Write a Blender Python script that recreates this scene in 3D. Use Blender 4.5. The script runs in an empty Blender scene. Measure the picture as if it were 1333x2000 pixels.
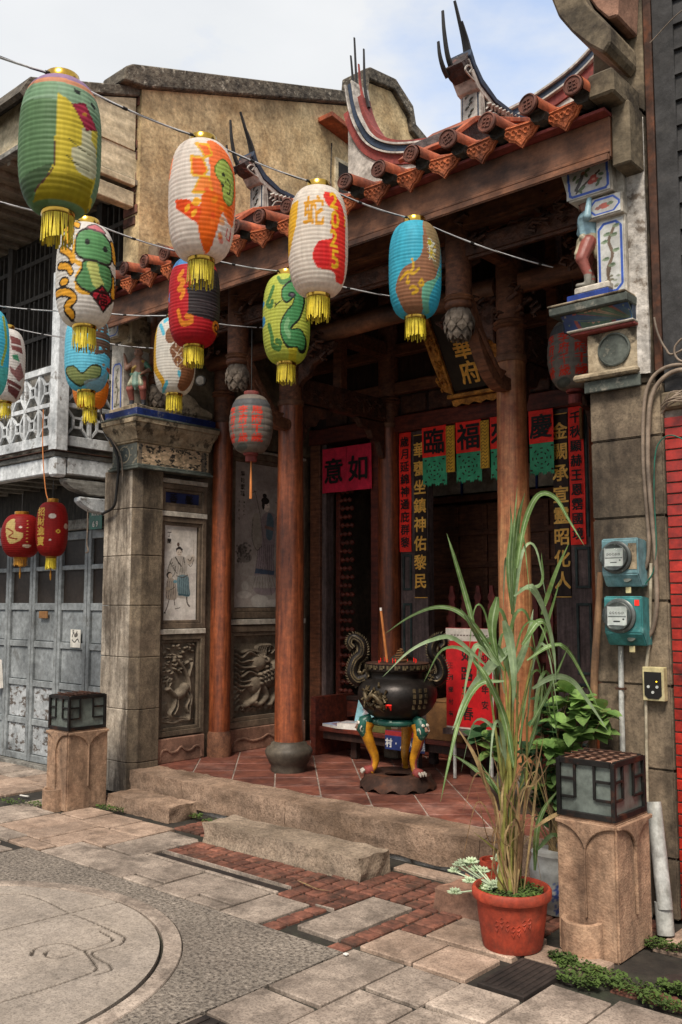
import bpy, bmesh, math, random
import numpy as np
from mathutils import Vector, Matrix, noise
random.seed(7)
SC = bpy.context.scene
COL = SC.collection
rad = math.radians

# ------------------------------------------------------------------ camera
FPX, CXP, CYP, HORIZON, EYE = 1803.0, 666.5, 1000.0, 1178.0, 1.6
PITCH = math.atan((HORIZON - CYP) / FPX)
YAW = rad(41.5)
cam_d = bpy.data.cameras.new('camera')
cam_d.sensor_fit = 'VERTICAL'
cam_d.sensor_height = 36.0
cam_d.lens = FPX / 2000.0 * 36.0
cam_d.clip_start = 0.05
cam_d.clip_end = 500
cam = bpy.data.objects.new('camera', cam_d)
cam.location = (0, 0, EYE)
cam.rotation_euler = (rad(90) + PITCH, 0, YAW)
COL.objects.link(cam)
SC.camera = cam

# ------------------------------------------------------------------ sky and sun
SUN_EL, SUN_AZ = rad(53), rad(155)           # azimuth clockwise from +Y
world = bpy.data.worlds.new('World')
SC.world = world
world.use_nodes = True
wn, wl = world.node_tree.nodes, world.node_tree.links
wn.clear()
w_out = wn.new('ShaderNodeOutputWorld')
w_bg = wn.new('ShaderNodeBackground')
w_sky = wn.new('ShaderNodeTexSky')
w_sky.sky_type = 'NISHITA'
w_sky.sun_disc = False
w_sky.sun_elevation = SUN_EL
w_sky.sun_rotation = SUN_AZ
w_tc = wn.new('ShaderNodeTexCoord')
w_map = wn.new('ShaderNodeMapping')
w_map.inputs['Scale'].default_value = (1.0, 1.0, 2.2)
w_map.inputs['Location'].default_value = (0.35, 0.1, 0.2)
w_no = wn.new('ShaderNodeTexNoise')
w_no.inputs['Scale'].default_value = 2.6
w_no.inputs['Detail'].default_value = 7
w_no.inputs['Roughness'].default_value = 0.55
w_rp = wn.new('ShaderNodeValToRGB')
w_rp.color_ramp.elements[0].position = 0.20
w_rp.color_ramp.elements[1].position = 0.45
w_n2 = wn.new('ShaderNodeTexNoise')
w_n2.inputs['Scale'].default_value = 5.0
w_n2.inputs['Detail'].default_value = 6
w_cl = wn.new('ShaderNodeMixRGB')
w_cl.inputs[1].default_value = (2.3, 2.4, 2.52, 1)
w_cl.inputs[2].default_value = (2.95, 2.97, 3.0, 1)
w_mx = wn.new('ShaderNodeMixRGB')
wl.new(w_tc.outputs['Generated'], w_map.inputs['Vector'])
wl.new(w_map.outputs['Vector'], w_no.inputs['Vector'])
wl.new(w_map.outputs['Vector'], w_n2.inputs['Vector'])
wl.new(w_no.outputs['Fac'], w_rp.inputs['Fac'])
wl.new(w_n2.outputs['Fac'], w_cl.inputs[0])
wl.new(w_rp.outputs['Color'], w_mx.inputs[0])
wl.new(w_sky.outputs['Color'], w_mx.inputs[1])
wl.new(w_cl.outputs['Color'], w_mx.inputs[2])
wl.new(w_mx.outputs['Color'], w_bg.inputs['Color'])
w_bg.inputs['Strength'].default_value = 0.1
wl.new(w_bg.outputs['Background'], w_out.inputs['Surface'])

sun_d = bpy.data.lights.new('sun', 'SUN')
sun_d.energy = 1.5
sun_d.angle = rad(18)
sun_d.color = (1.0, 0.91, 0.80)
sun = bpy.data.objects.new('sun', sun_d)
_sd = Vector((math.sin(SUN_AZ) * math.cos(SUN_EL), math.cos(SUN_AZ) * math.cos(SUN_EL), math.sin(SUN_EL)))
sun.rotation_euler = (-_sd).to_track_quat('-Z', 'Y').to_euler()
sun.location = (0, -3, 9)
COL.objects.link(sun)

vs = SC.view_settings
vs.view_transform = 'Standard'
vs.look = 'None'
vs.exposure = 1.72
vs.gamma = 1.0
vs.use_curve_mapping = False

# ------------------------------------------------------------------ pixel -> direction (photo 1333 x 2000)
_fh = Vector((-math.sin(YAW), math.cos(YAW), 0))
_R = Vector((math.cos(YAW), math.sin(YAW), 0))
_F = _fh * math.cos(PITCH) + Vector((0, 0, math.sin(PITCH)))
_U = -_fh * math.sin(PITCH) + Vector((0, 0, math.cos(PITCH)))
_C = Vector((0, 0, EYE))
def ray(u, v): return _F + _R * ((u - CXP) / FPX) + _U * ((CYP - v) / FPX)
def PZ(u, v, z=0.0):
    d = ray(u, v); return _C + d * ((z - EYE) / d.z)
def PY(u, v, y):
    d = ray(u, v); return _C + d * (y / d.y)
def PX(u, v, x):
    d = ray(u, v); return _C + d * (x / d.x)
def PD(u, v, dist):            # at a depth along the view
    return _C + ray(u, v) * dist

# ------------------------------------------------------------------ glyph outlines (built-in font), measured once
CHARS = '金闕承宣靈昭化人華甕坐鎮神佑黎民歲月延綿通庇群千秋顯赫王恩霑國境臨福慶如意府馬李蛇農2025麻姑獻瑞丁蘭春路平迎新年鄉村安69正民A人·健康馨香來陳有壽祿水流長招財進寶萬'
GLY = {}
def _glyphs():
    tmp = []
    for ch in sorted(set(CHARS)):
        for off in (0.0,):
            c = bpy.data.curves.new('g', 'FONT')
            c.body = ch
            c.align_x = 'CENTER'; c.align_y = 'CENTER'
            c.offset = off
            c.resolution_u = 2
            o = bpy.data.objects.new('g', c)
            COL.objects.link(o); tmp.append((ch, True, o))
    dg = bpy.context.evaluated_depsgraph_get()
    for ch, b, o in tmp:
        ev = o.evaluated_get(dg)
        me = ev.to_mesh()
        me.calc_loop_triangles()
        vv = np.array([v.co[:2] for v in me.vertices], float).reshape(-1, 2)
        tt = [tuple(t.vertices) for t in me.loop_triangles]
        if len(vv):
            ctr = (vv.max(0) + vv.min(0)) / 2
            vv = vv - ctr
        GLY[(ch, b)] = (vv, tt)
        ev.to_mesh_clear()
    for ch, b, o in tmp:
        c = o.data
        bpy.data.objects.remove(o); bpy.data.curves.remove(c)
_glyphs()

# ------------------------------------------------------------------ colour and materials
def H(s):
    r = []
    for i in (0, 2, 4):
        c = int(s[i:i + 2], 16) / 255
        r.append(c / 12.92 if c <= 0.04045 else ((c + 0.055) / 1.055) ** 2.4)
    return tuple(r)

def MAT(name, c1, c2=None, rough=0.75, scale=5.0, stretch=(1, 1, 1), bump=0.25, bscale=45.0, bdist=0.004, metal=0.0,
        stain=None, stain_amt=0.6, stain_scale=1.6, stain_lo=0.5, stain_hi=0.7, stain_stretch=(1, 1, 1),
        speck=None, speck_amt=0.5, speck_scale=95.0, rnd=0.0, attr=False, local=False, spec=0.4, rough_var=0.12, grunge=0.42):
    m = bpy.data.materials.new(name); m.use_nodes = True
    n, l = m.node_tree.nodes, m.node_tree.links
    b = n['Principled BSDF']
    if isinstance(c1, str): c1 = H(c1)
    c2 = H(c2) if isinstance(c2, str) else (c2 or tuple(x * 0.72 for x in c1))
    if local:
        src = n.new('ShaderNodeTexCoord').outputs['Object']
    else:
        src = n.new('ShaderNodeNewGeometry').outputs['Position']
    def mapped(st):
        mp = n.new('ShaderNodeMapping'); mp.inputs['Scale'].default_value = st
        l.new(src, mp.inputs['Vector']); return mp.outputs['Vector']
    base_v = mapped(stretch)
    no = n.new('ShaderNodeTexNoise'); no.inputs['Scale'].default_value = scale
    no.inputs['Detail'].default_value = 8; no.inputs['Roughness'].default_value = 0.62
    l.new(base_v, no.inputs['Vector'])
    rp = n.new('ShaderNodeValToRGB'); rp.color_ramp.elements[0].position = 0.34; rp.color_ramp.elements[1].position = 0.66
    l.new(no.outputs['Fac'], rp.inputs['Fac'])
    mx = n.new('ShaderNodeMixRGB')
    l.new(rp.outputs['Color'], mx.inputs[0])
    if attr:
        at = n.new('ShaderNodeAttribute'); at.attribute_name = 'Col'
        dk = n.new('ShaderNodeMixRGB'); dk.blend_type = 'MULTIPLY'; dk.inputs[0].default_value = 1.0
        dk.inputs[2].default_value = (c2[0], c2[1], c2[2], 1)
        l.new(at.outputs['Color'], dk.inputs[1])
        l.new(at.outputs['Color'], mx.inputs[1]); l.new(dk.outputs['Color'], mx.inputs[2])
    else:
        mx.inputs[1].default_value = (*c1, 1); mx.inputs[2].default_value = (*c2, 1)
    out = mx.outputs['Color']
    if speck:
        sp = n.new('ShaderNodeTexNoise'); sp.inputs['Scale'].default_value = speck_scale
        sp.inputs['Detail'].default_value = 6; sp.inputs['Roughness'].default_value = 0.75
        l.new(src, sp.inputs['Vector'])
        sr = n.new('ShaderNodeValToRGB'); sr.color_ramp.elements[0].position = 0.47; sr.color_ramp.elements[1].position = 0.62
        sr.color_ramp.elements[1].color = (speck_amt,) * 3 + (1,)
        l.new(sp.outputs['Fac'], sr.inputs['Fac'])
        sm = n.new('ShaderNodeMixRGB'); sm.inputs[2].default_value = (*(H(speck) if isinstance(speck, str) else speck), 1)
        l.new(sr.outputs['Color'], sm.inputs[0]); l.new(out, sm.inputs[1]); out = sm.outputs['Color']
    if stain:
        st = n.new('ShaderNodeTexNoise'); st.inputs['Scale'].default_value = stain_scale
        st.inputs['Detail'].default_value = 9; st.inputs['Roughness'].default_value = 0.68
        l.new(mapped(stain_stretch), st.inputs['Vector'])
        sr = n.new('ShaderNodeValToRGB'); sr.color_ramp.elements[0].position = stain_lo; sr.color_ramp.elements[1].position = stain_hi
        sr.color_ramp.elements[1].color = (stain_amt,) * 3 + (1,)
        l.new(st.outputs['Fac'], sr.inputs['Fac'])
        sm = n.new('ShaderNodeMixRGB'); sm.inputs[2].default_value = (*(H(stain) if isinstance(stain, str) else stain), 1)
        l.new(sr.outputs['Color'], sm.inputs[0]); l.new(out, sm.inputs[1]); out = sm.outputs['Color']
    if grunge:
        for gs, lo, k in ((2.1, 1 - grunge, 0), (23.0, 1 - grunge * .7, 1)):
            gn = n.new('ShaderNodeTexNoise'); gn.inputs['Scale'].default_value = gs; gn.inputs['Detail'].default_value = 10; gn.inputs['Roughness'].default_value = 0.72
            l.new(src, gn.inputs['Vector'])
            gr = n.new('ShaderNodeMapRange'); gr.inputs['From Min'].default_value = 0.36; gr.inputs['From Max'].default_value = 0.62
            gr.inputs['To Min'].default_value = lo; gr.inputs['To Max'].default_value = 1.2
            l.new(gn.outputs['Fac'], gr.inputs['Value'])
            gm = n.new('ShaderNodeMixRGB'); gm.blend_type = 'MULTIPLY'; gm.inputs[0].default_value = 1.0
            l.new(out, gm.inputs[1]); l.new(gr.outputs['Result'], gm.inputs[2]); out = gm.outputs['Color']
    if rnd:
        oi = n.new('ShaderNodeObjectInfo')
        mr = n.new('ShaderNodeMapRange'); mr.inputs['To Min'].default_value = 1 - rnd; mr.inputs['To Max'].default_value = 1 + rnd
        l.new(oi.outputs['Random'], mr.inputs['Value'])
        hs = n.new('ShaderNodeHueSaturation'); l.new(mr.outputs['Result'], hs.inputs['Value']); l.new(out, hs.inputs['Color'])
        out = hs.outputs['Color']
    l.new(out, b.inputs['Base Color'])
    b.inputs['Metallic'].default_value = metal
    b.inputs['Specular IOR Level'].default_value = spec
    rr = n.new('ShaderNodeMapRange'); rr.inputs['To Min'].default_value = max(0.02, rough - rough_var); rr.inputs['To Max'].default_value = min(1, rough + rough_var)
    l.new(no.outputs['Fac'], rr.inputs['Value']); l.new(rr.outputs['Result'], b.inputs['Roughness'])
    if bump:
        bn = n.new('ShaderNodeTexNoise'); bn.inputs['Scale'].default_value = bscale; bn.inputs['Detail'].default_value = 6
        l.new(base_v, bn.inputs['Vector'])
        bp = n.new('ShaderNodeBump'); bp.inputs['Strength'].default_value = bump; bp.inputs['Distance'].default_value = bdist
        l.new(bn.outputs['Fac'], bp.inputs['Height']); l.new(bp.outputs['Normal'], b.inputs['Normal'])
    return m

def mat_paper(name='paper_skin'):
    m = bpy.data.materials.new(name); m.use_nodes = True
    n, l = m.node_tree.nodes, m.node_tree.links
    out = n['Material Output']; b = n['Principled BSDF']
    at = n.new('ShaderNodeAttribute'); at.attribute_name = 'Col'
    no = n.new('ShaderNodeTexNoise'); no.inputs['Scale'].default_value = 22; no.inputs['Detail'].default_value = 6
    g = n.new('ShaderNodeNewGeometry'); l.new(g.outputs['Position'], no.inputs['Vector'])
    mr = n.new('ShaderNodeMapRange'); mr.inputs['To Min'].default_value = 0.82; mr.inputs['To Max'].default_value = 1.22
    l.new(no.outputs['Fac'], mr.inputs['Value'])
    mp = n.new('ShaderNodeMapping'); mp.inputs['Scale'].default_value = (60, 60, 7); l.new(g.outputs['Position'], mp.inputs['Vector'])
    n3 = n.new('ShaderNodeTexNoise'); n3.inputs['Scale'].default_value = 1.0; n3.inputs['Detail'].default_value = 5; l.new(mp.outputs['Vector'], n3.inputs['Vector'])
    m3 = n.new('ShaderNodeMapRange'); m3.inputs['From Min'].default_value = .35; m3.inputs['From Max'].default_value = .65; m3.inputs['To Min'].default_value = .87; m3.inputs['To Max'].default_value = 1.06; l.new(n3.outputs['Fac'], m3.inputs['Value'])
    mm = n.new('ShaderNodeMath'); mm.operation = 'MULTIPLY'; l.new(mr.outputs['Result'], mm.inputs[0]); l.new(m3.outputs['Result'], mm.inputs[1])
    hs = n.new('ShaderNodeHueSaturation'); l.new(at.outputs['Color'], hs.inputs['Color']); l.new(mm.outputs[0], hs.inputs['Value'])
    l.new(hs.outputs['Color'], b.inputs['Base Color'])
    b.inputs['Roughness'].default_value = 0.55; b.inputs['Specular IOR Level'].default_value = 0.25
    tr = n.new('ShaderNodeBsdfTranslucent'); l.new(hs.outputs['Color'], tr.inputs['Color'])
    mx = n.new('ShaderNodeMixShader'); mx.inputs[0].default_value = 0.45
    l.new(b.outputs[0], mx.inputs[1]); l.new(tr.outputs[0], mx.inputs[2]); l.new(mx.outputs[0], out.inputs['Surface'])
    return m

def mat_leaf(name, c1, c2, tr=0.25, rough=0.5):
    m = MAT(name, c1, c2, rough=rough, scale=14, bump=0.12, bscale=60, rnd=0.25, stain='8a7a45', stain_scale=9, stain_lo=.6, stain_hi=.72, stain_amt=.6, grunge=.2)
    n, l = m.node_tree.nodes, m.node_tree.links
    b = n['Principled BSDF']; src = b.inputs['Base Color'].links[0].from_socket
    t = n.new('ShaderNodeBsdfTranslucent'); l.new(src, t.inputs['Color'])
    mx = n.new('ShaderNodeMixShader'); mx.inputs[0].default_value = tr
    l.new(b.outputs[0], mx.inputs[1]); l.new(t.outputs[0], mx.inputs[2]); l.new(mx.outputs[0], n['Material Output'].inputs['Surface'])
    return m

def mat_glass(name, col=(0.9, 0.95, 0.95), rough=0.05, alpha=1.0):
    m = bpy.data.materials.new(name); m.use_nodes = True
    b = m.node_tree.nodes['Principled BSDF']
    b.inputs['Base Color'].default_value = (*col, 1); b.inputs['Roughness'].default_value = rough
    b.inputs['Transmission Weight'].default_value = 1.0; b.inputs['IOR'].default_value = 1.12
    return m

def mat_glow(name, col, s):
    m = bpy.data.materials.new(name); m.use_nodes = True
    b = m.node_tree.nodes['Principled BSDF']
    b.inputs['Base Color'].default_value = (*col, 1)
    b.inputs['Emission Color'].default_value = (*col, 1); b.inputs['Emission Strength'].default_value = s
    return m

m_soil = MAT('joint_soil', '37322b', '221e19', rough=0.95, scale=7, bump=0.5, bscale=60, stain='35402a', stain_amt=0.5, stain_scale=2.3)
m_agg = MAT('washed_aggregate', '8f857a', '5f564c', rough=0.9, scale=55, bump=0.9, bscale=95, bdist=0.008, speck='241e1a', speck_amt=0.9, speck_scale=49, stain='4a4038', stain_scale=1.2, stain_amt=0.4, grunge=0.2)
m_paver = MAT('granite_paver', 'a99a8c', '7b6e63', rough=0.85, scale=4, bump=0.45, bscale=110, speck='3d332a', speck_amt=0.6, speck_scale=93, rnd=0.16, stain='39312a', stain_scale=3.4, stain_lo=0.5, stain_hi=0.68, stain_amt=0.75, grunge=0.26)
m_paver_w = MAT('warm_granite_paver', 'ab9482', '826d5d', rough=0.85, scale=4, bump=0.45, bscale=110, speck='4a382c', speck_amt=0.58, speck_scale=93, rnd=0.14, stain='3d332a', stain_scale=3.4, stain_lo=0.51, stain_hi=0.7, stain_amt=0.7, grunge=0.26)
m_disc = MAT('carved_disc_granite', 'a09689', (0.84, 0.83, 0.81), rough=0.85, scale=3, bump=0.4, bscale=120, attr=True, speck='3f362e', speck_amt=0.55, speck_scale=104, grunge=0.22)
m_brickpave = MAT('paving_brick', '8a5846', '5d3a2f', rough=0.85, scale=16, bump=0.5, bscale=70, rnd=0.3, stain='2f2a20', stain_scale=5, stain_lo=0.45, stain_hi=0.66, stain_amt=0.85)
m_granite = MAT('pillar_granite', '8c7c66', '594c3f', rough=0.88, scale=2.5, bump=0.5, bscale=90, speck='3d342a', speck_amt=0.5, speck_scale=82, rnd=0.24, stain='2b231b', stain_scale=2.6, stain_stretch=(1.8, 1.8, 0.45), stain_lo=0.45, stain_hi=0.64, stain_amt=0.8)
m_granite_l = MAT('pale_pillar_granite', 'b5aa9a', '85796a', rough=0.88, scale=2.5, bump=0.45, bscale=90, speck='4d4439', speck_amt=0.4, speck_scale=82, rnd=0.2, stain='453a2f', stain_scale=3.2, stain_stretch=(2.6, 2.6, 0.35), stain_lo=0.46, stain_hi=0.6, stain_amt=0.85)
m_kerb = MAT('kerb_granite', 'a58b76', '735d4b', rough=0.9, scale=3, bump=0.8, bscale=80, bdist=0.007, speck='4a3829', speck_amt=0.6, speck_scale=66, stain='3a2e24', stain_scale=2.2, stain_lo=0.5, stain_hi=0.72, stain_amt=0.6, grunge=0.3)
m_step = MAT('step_granite', 'ab9884', '7d6d5c', rough=0.9, scale=3, bump=0.8, bscale=80, bdist=0.007, speck='453a2c', speck_amt=0.6, speck_scale=66, stain='372d23', stain_scale=2.2, stain_lo=0.52, stain_hi=0.75, stain_amt=0.6, grunge=0.3)
m_pinkst = MAT('pink_base_stone', 'a47d68', '7d5c4b', rough=0.88, scale=4, bump=0.4, bscale=70, speck='54392d', speck_amt=0.35, stain='2f231c', stain_scale=2.5, stain_amt=0.6)
m_lampst = MAT('lamp_stone', 'b39378', '8c6e58', rough=0.88, scale=5, bump=0.7, bscale=95, bdist=0.006, speck='5c3f2a', speck_amt=0.35, speck_scale=71, stain='45352a', stain_scale=2.6, stain_stretch=(2.6, 2.6, 0.5), stain_lo=0.49, stain_hi=0.7, stain_amt=0.7)
m_tile = MAT('terracotta_floor', '85503f', '5f362d', rough=0.55, scale=5, bump=0.15, bscale=40, rnd=0.15, stain='b08f83', stain_scale=2.6, stain_lo=0.52, stain_hi=0.75, stain_amt=0.4, spec=0.5)
m_mortar = MAT('floor_mortar', 'a8968a', '84746a', rough=0.9, scale=9)
m_darkst = MAT('dark_relief_stone', '8a7c6a', '5f5446', rough=0.8, scale=4, bump=0.3, bscale=60, stain='231d17', stain_scale=2.5, stain_amt=0.5)
m_frame = MAT('brown_frame_stone', '84725f', '5f5143', rough=0.82, scale=4, stretch=(1, 1, 0.4), bump=0.3, bscale=60, stain='2c251e', stain_scale=2, stain_amt=0.5)
m_white = MAT('white_plaster', 'cfc8bb', 'aaa192', rough=0.85, scale=6, bump=0.3, stain='6b6257', stain_scale=5, stain_lo=0.55, stain_hi=0.75, stain_amt=0.6)
m_wplast = MAT('flaking_white_plaster', 'ccc6be', 'a59d92', rough=0.9, scale=9, bump=0.9, bscale=30, bdist=0.01, stain='5e4f40', stain_scale=9, stain_lo=0.55, stain_hi=0.63, stain_amt=0.85)
m_col = MAT('red_brown_column', '9a5431', '622f1b', rough=0.42, scale=7, stretch=(6, 6, 0.5), bump=0.12, bscale=30, stain='3a180d', stain_scale=3, stain_stretch=(3, 3, 0.5), stain_lo=0.48, stain_hi=0.7, stain_amt=0.65, spec=0.5)
m_colbare = MAT('worn_wood_column', 'b48459', '80492c', rough=0.5, scale=6, stretch=(7, 7, 0.35), bump=0.15, bscale=30, stain='7a2f18', stain_scale=1.2, stain_stretch=(1, 1, 0.7), stain_lo=0.45, stain_hi=0.7, stain_amt=0.8)
m_wood = MAT('old_brown_wood', '7d4e34', '4d2e1f', rough=0.65, scale=6, stretch=(1, 6, 6), bump=0.25, bscale=25, stain='1c110c', stain_scale=1.6, stain_amt=0.6)
m_fascia = MAT('fascia_wood', '8c5c3e', '4f3223', rough=0.6, scale=2.6, stretch=(0.5, 2.2, 3.2), bump=0.2, bscale=30, stain='2a1a12', stain_scale=2.0, stain_stretch=(0.7, 1, 1.6), stain_lo=0.44, stain_hi=0.64, stain_amt=0.8)
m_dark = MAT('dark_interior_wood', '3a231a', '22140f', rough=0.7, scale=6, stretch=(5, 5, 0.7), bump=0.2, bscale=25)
m_redwood = MAT('dark_red_wood', '71301f', '421c14', rough=0.6, scale=6, stretch=(1, 5, 5), bump=0.2, bscale=25)
m_greywood = MAT('weathered_purple_grey_wood', '6d5c58', '4a3d3b', rough=0.75, scale=6, stretch=(6, 6, 0.6), bump=0.3, bscale=25, stain='2a2020', stain_scale=2, stain_amt=0.5)
m_grnwood = MAT('faded_green_trim', '3a4a48', '28302f', rough=0.7, scale=8)
m_carve = MAT('carved_dark_timber', '5f3a28', '331f16', rough=0.6, scale=12, bump=0.9, bscale=28, bdist=0.02)
m_lotus = MAT('grey_lotus_wood', '8b7d6e', '5b4f44', rough=0.8, scale=14, bump=0.4, bscale=50)
m_gold = MAT('gold_leaf', 'c08a32', '8f5e1c', rough=0.38, scale=18, bump=0.25, bscale=60, metal=0.55)
m_goldtx = MAT('gold_lettering', 'eebb58', 'd0983a', rough=0.5, scale=30, bump=0.1, metal=0.0, grunge=0.15)
m_goldcarve = MAT('carved_gilt_wood', 'dd9c45', '8a5522', rough=0.5, scale=16, bump=0.9, bscale=35, bdist=0.015, metal=0.0)
m_brass = MAT('polished_brass', 'd0a94e', '9c7a2e', rough=0.22, scale=6, bump=0.0, metal=1.0, grunge=0.15)
m_tassel = MAT('yellow_tassel', 'd8c335', 'a8931c', rough=0.6, scale=20, bump=0.0, grunge=0.15)
m_black = MAT('black_ink', '14110f', '0c0a09', rough=0.6, scale=20, bump=0.0, grunge=0.15)
m_ink = MAT('black_brush_ink', '1a1210', '0f0b0a', rough=0.65, scale=20, bump=0.0, grunge=0.15)
m_red = MAT('red_paper', 'f02c1e', 'e02416', rough=0.65, scale=12, bump=0.12, bscale=15, grunge=0.15)
m_pinkred = MAT('crimson_cloth', 'c8203e', 'a81a34', rough=0.75, scale=8, bump=0.25, bscale=20, grunge=0.15)
m_greenp = MAT('green_paper', '3fa377', '2f8a63', rough=0.65, scale=12, bump=0.12, bscale=15, grunge=0.15)
m_yellowp = MAT('yellow_paper', 'e4b23a', 'c8951f', rough=0.65, scale=12, bump=0.12, bscale=15, grunge=0.15)
m_whitep = MAT('white_paper', 'd8d4cd', 'bdb8b0', rough=0.65, scale=8, bump=0.12, bscale=12, grunge=0.15)
m_orange = MAT('orange_roof_tile', 'b5603c', '7d3f2a', rough=0.75, scale=9, bump=0.4, bscale=60, rnd=0.15, stain='2a1d17', stain_scale=3.2, stain_lo=0.5, stain_hi=0.68, stain_amt=0.85)
m_drip = MAT('drip_tile_clay', 'c06a3e', '8a4527', rough=0.75, scale=14, bump=0.9, bscale=70, bdist=0.01, rnd=0.15, stain='33201a', stain_scale=5, stain_lo=0.5, stain_hi=0.72, stain_amt=0.7)
m_cap = MAT('tile_cap_clay', '6d3f30', '45281f', rough=0.75, scale=14, bump=0.4, bscale=60, rnd=0.2, stain='2c1f1a', stain_scale=6, stain_amt=0.5)
m_soot = MAT('sooty_mortar', '4a443d', '2c2722', rough=0.95, scale=9, bump=0.8, bscale=50, bdist=0.01)
m_rblue = MAT('ridge_blue', '2e3d52', '1f2a3a', rough=0.7, scale=9, bump=0.4, stain='6e6a62', stain_scale=5, stain_lo=0.6, stain_hi=0.72, stain_amt=0.5)
m_rred = MAT('ridge_red', '8f3f38', '6d2f2b', rough=0.75, scale=7, bump=0.4, stain='3a2a26', stain_scale=4, stain_amt=0.5)
m_rwhite = MAT('ridge_white', 'bdb8af', '98928a', rough=0.8, scale=9, bump=0.5, stain='3a352f', stain_scale=6, stain_lo=0.52, stain_hi=0.68, stain_amt=0.7)
m_rdark = MAT('ridge_dark_carving', '4a3c39', '2d2625', rough=0.8, scale=14, bump=1.0, bscale=30, bdist=0.02, stain='8a5a50', stain_scale=9, stain_lo=0.58, stain_hi=0.64, stain_amt=0.6)
m_iron = MAT('black_horn', '2b2826', '1b1918', rough=0.6, scale=9)
m_tan = MAT('tan_stucco', 'dcc497', 'b0946a', rough=0.92, scale=2.6, bump=0.6, bscale=22, bdist=0.012, stain='57452f', stain_scale=1.5, stain_stretch=(1, 1.3, 0.45), stain_lo=0.47, stain_hi=0.7, stain_amt=0.7, speck='6d5a40', speck_amt=0.35, speck_scale=28)
m_coping = MAT('mossy_coping', '6d6456', '2f2a24', rough=0.95, scale=9, bump=1.0, bscale=26, bdist=0.02, stain='a39b8c', stain_scale=12, stain_lo=0.58, stain_hi=0.64, stain_amt=0.7)
m_cream = MAT('cream_painted_board', 'd5c5a4', 'ac9c7d', rough=0.75, scale=3, stretch=(3, 0.7, 5), bump=0.3, bscale=25, stain='5d4a38', stain_scale=5, stain_lo=0.6, stain_hi=0.66, stain_amt=0.75)
m_soffit = MAT('grey_soffit', '8f8474', '756a5c', rough=0.85, scale=3, bump=0.2)
m_wgrey = MAT('peeling_grey_white_paint', 'd0d3d4', 'a9adaf', rough=0.75, scale=4, stretch=(2, 2, 1), bump=0.4, bscale=30, stain='5d544a', stain_scale=7, stain_lo=0.58, stain_hi=0.64, stain_amt=0.8)
m_gwood = MAT('weathered_grey_timber', '8f8d86', '5d5a54', rough=0.85, scale=5, stretch=(4, 1, 6), bump=0.6, bscale=28, stain='4a4038', stain_scale=5, stain_lo=0.55, stain_hi=0.66, stain_amt=0.7)
m_slat = MAT('dark_lattice_wood', '453f38', '2a2622', rough=0.8, scale=7, stretch=(5, 5, 0.8), bump=0.3)
m_door = MAT('grey_blue_door_paint', '8a8f90', '6b7072', rough=0.72, scale=3, stretch=(1.5, 1.5, 0.8), bump=0.3, bscale=30, stain='45403a', stain_scale=4, stain_lo=0.58, stain_hi=0.68, stain_amt=0.55)
m_doorpeel = MAT('peeling_door_panel', 'a9adaf', '84898b', rough=0.75, scale=4, bump=0.6, bscale=24, stain='463a30', stain_scale=9, stain_stretch=(0.8, 0.8, 1.6), stain_lo=0.52, stain_hi=0.57, stain_amt=0.9)
m_dglass = MAT('dusty_dark_pane', '332b25', '231d19', rough=0.55, scale=4, bump=0.0, spec=0.2)
m_gbrick = MAT('glazed_red_brick', 'a82a1d', '7d1c13', rough=0.35, scale=12, bump=0.15, bscale=40, rnd=0.2, stain='2c0d09', stain_scale=6, stain_lo=0.58, stain_hi=0.75, stain_amt=0.5, spec=0.6)
m_bmort = MAT('pale_brick_mortar', 'a89f93', '82796e', rough=0.9, scale=15)
m_siding = MAT('charcoal_siding', '3c3b3b', '2a2929', rough=0.8, scale=5, stretch=(2, 2, 2), bump=0.3, stain='55504b', stain_scale=7, stain_lo=0.6, stain_hi=0.75, stain_amt=0.4)
m_oldplast = MAT('stained_grey_plaster', '857761', '5d513f', rough=0.92, scale=3, bump=0.6, bscale=24, bdist=0.012, stain='2a231b', stain_scale=2.6, stain_lo=0.44, stain_hi=0.62, stain_amt=0.9)
m_oldplast2 = MAT('peeling_pale_plaster', 'b5a68c', '8c7b62', rough=0.92, scale=6, bump=0.7, bscale=30, bdist=0.012, stain='3c352c', stain_scale=8, stain_lo=0.52, stain_hi=0.6, stain_amt=0.85)
m_medal = MAT('mossy_medallion', '5d625b', '3f443f', rough=0.9, scale=9, bump=0.7, bscale=30, stain='a09a8a', stain_scale=9, stain_lo=0.6, stain_hi=0.68, stain_amt=0.6)
m_cblue = MAT('cobalt_glaze', '24439a', '1b3270', rough=0.35, scale=9, bump=0.2, stain='b9bcc0', stain_scale=14, stain_lo=0.62, stain_hi=0.68, stain_amt=0.6)
m_grnband = MAT('grey_green_moulding', '5a6059', '3f443f', rough=0.85, scale=9, bump=0.5, stain='a59d8e', stain_scale=8, stain_lo=0.56, stain_hi=0.64, stain_amt=0.6)
m_pot = MAT('terracotta_pot', 'a23d26', '7d2d1b', rough=0.7, scale=9, bump=0.3, bscale=60, stain='54362a', stain_scale=7, stain_stretch=(1.5, 1.5, .7), stain_lo=.5, stain_hi=.72, stain_amt=0.65)
m_potsoil = MAT('potting_soil', '332a20', '1c1711', rough=0.95, scale=20, bump=1.0, bscale=50, bdist=0.02)
m_moss = mat_leaf('moss_green', H('4c6128'), H('2c3b17'), tr=0.1, rough=0.9)
m_blade = mat_leaf('cane_leaf', H('6d8550'), H('49632f'), tr=0.3)
m_blade2 = mat_leaf('pale_cane_leaf', H('93a682'), H('6a8055'), tr=0.3)
m_stalk = mat_leaf('cane_stalk', H('7d7a3c'), H('5c5a2a'), tr=0.05)
m_dry = mat_leaf('dry_straw_leaf', H('a58d62'), H('6f5a3c'), tr=0.2, rough=0.8)
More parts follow.
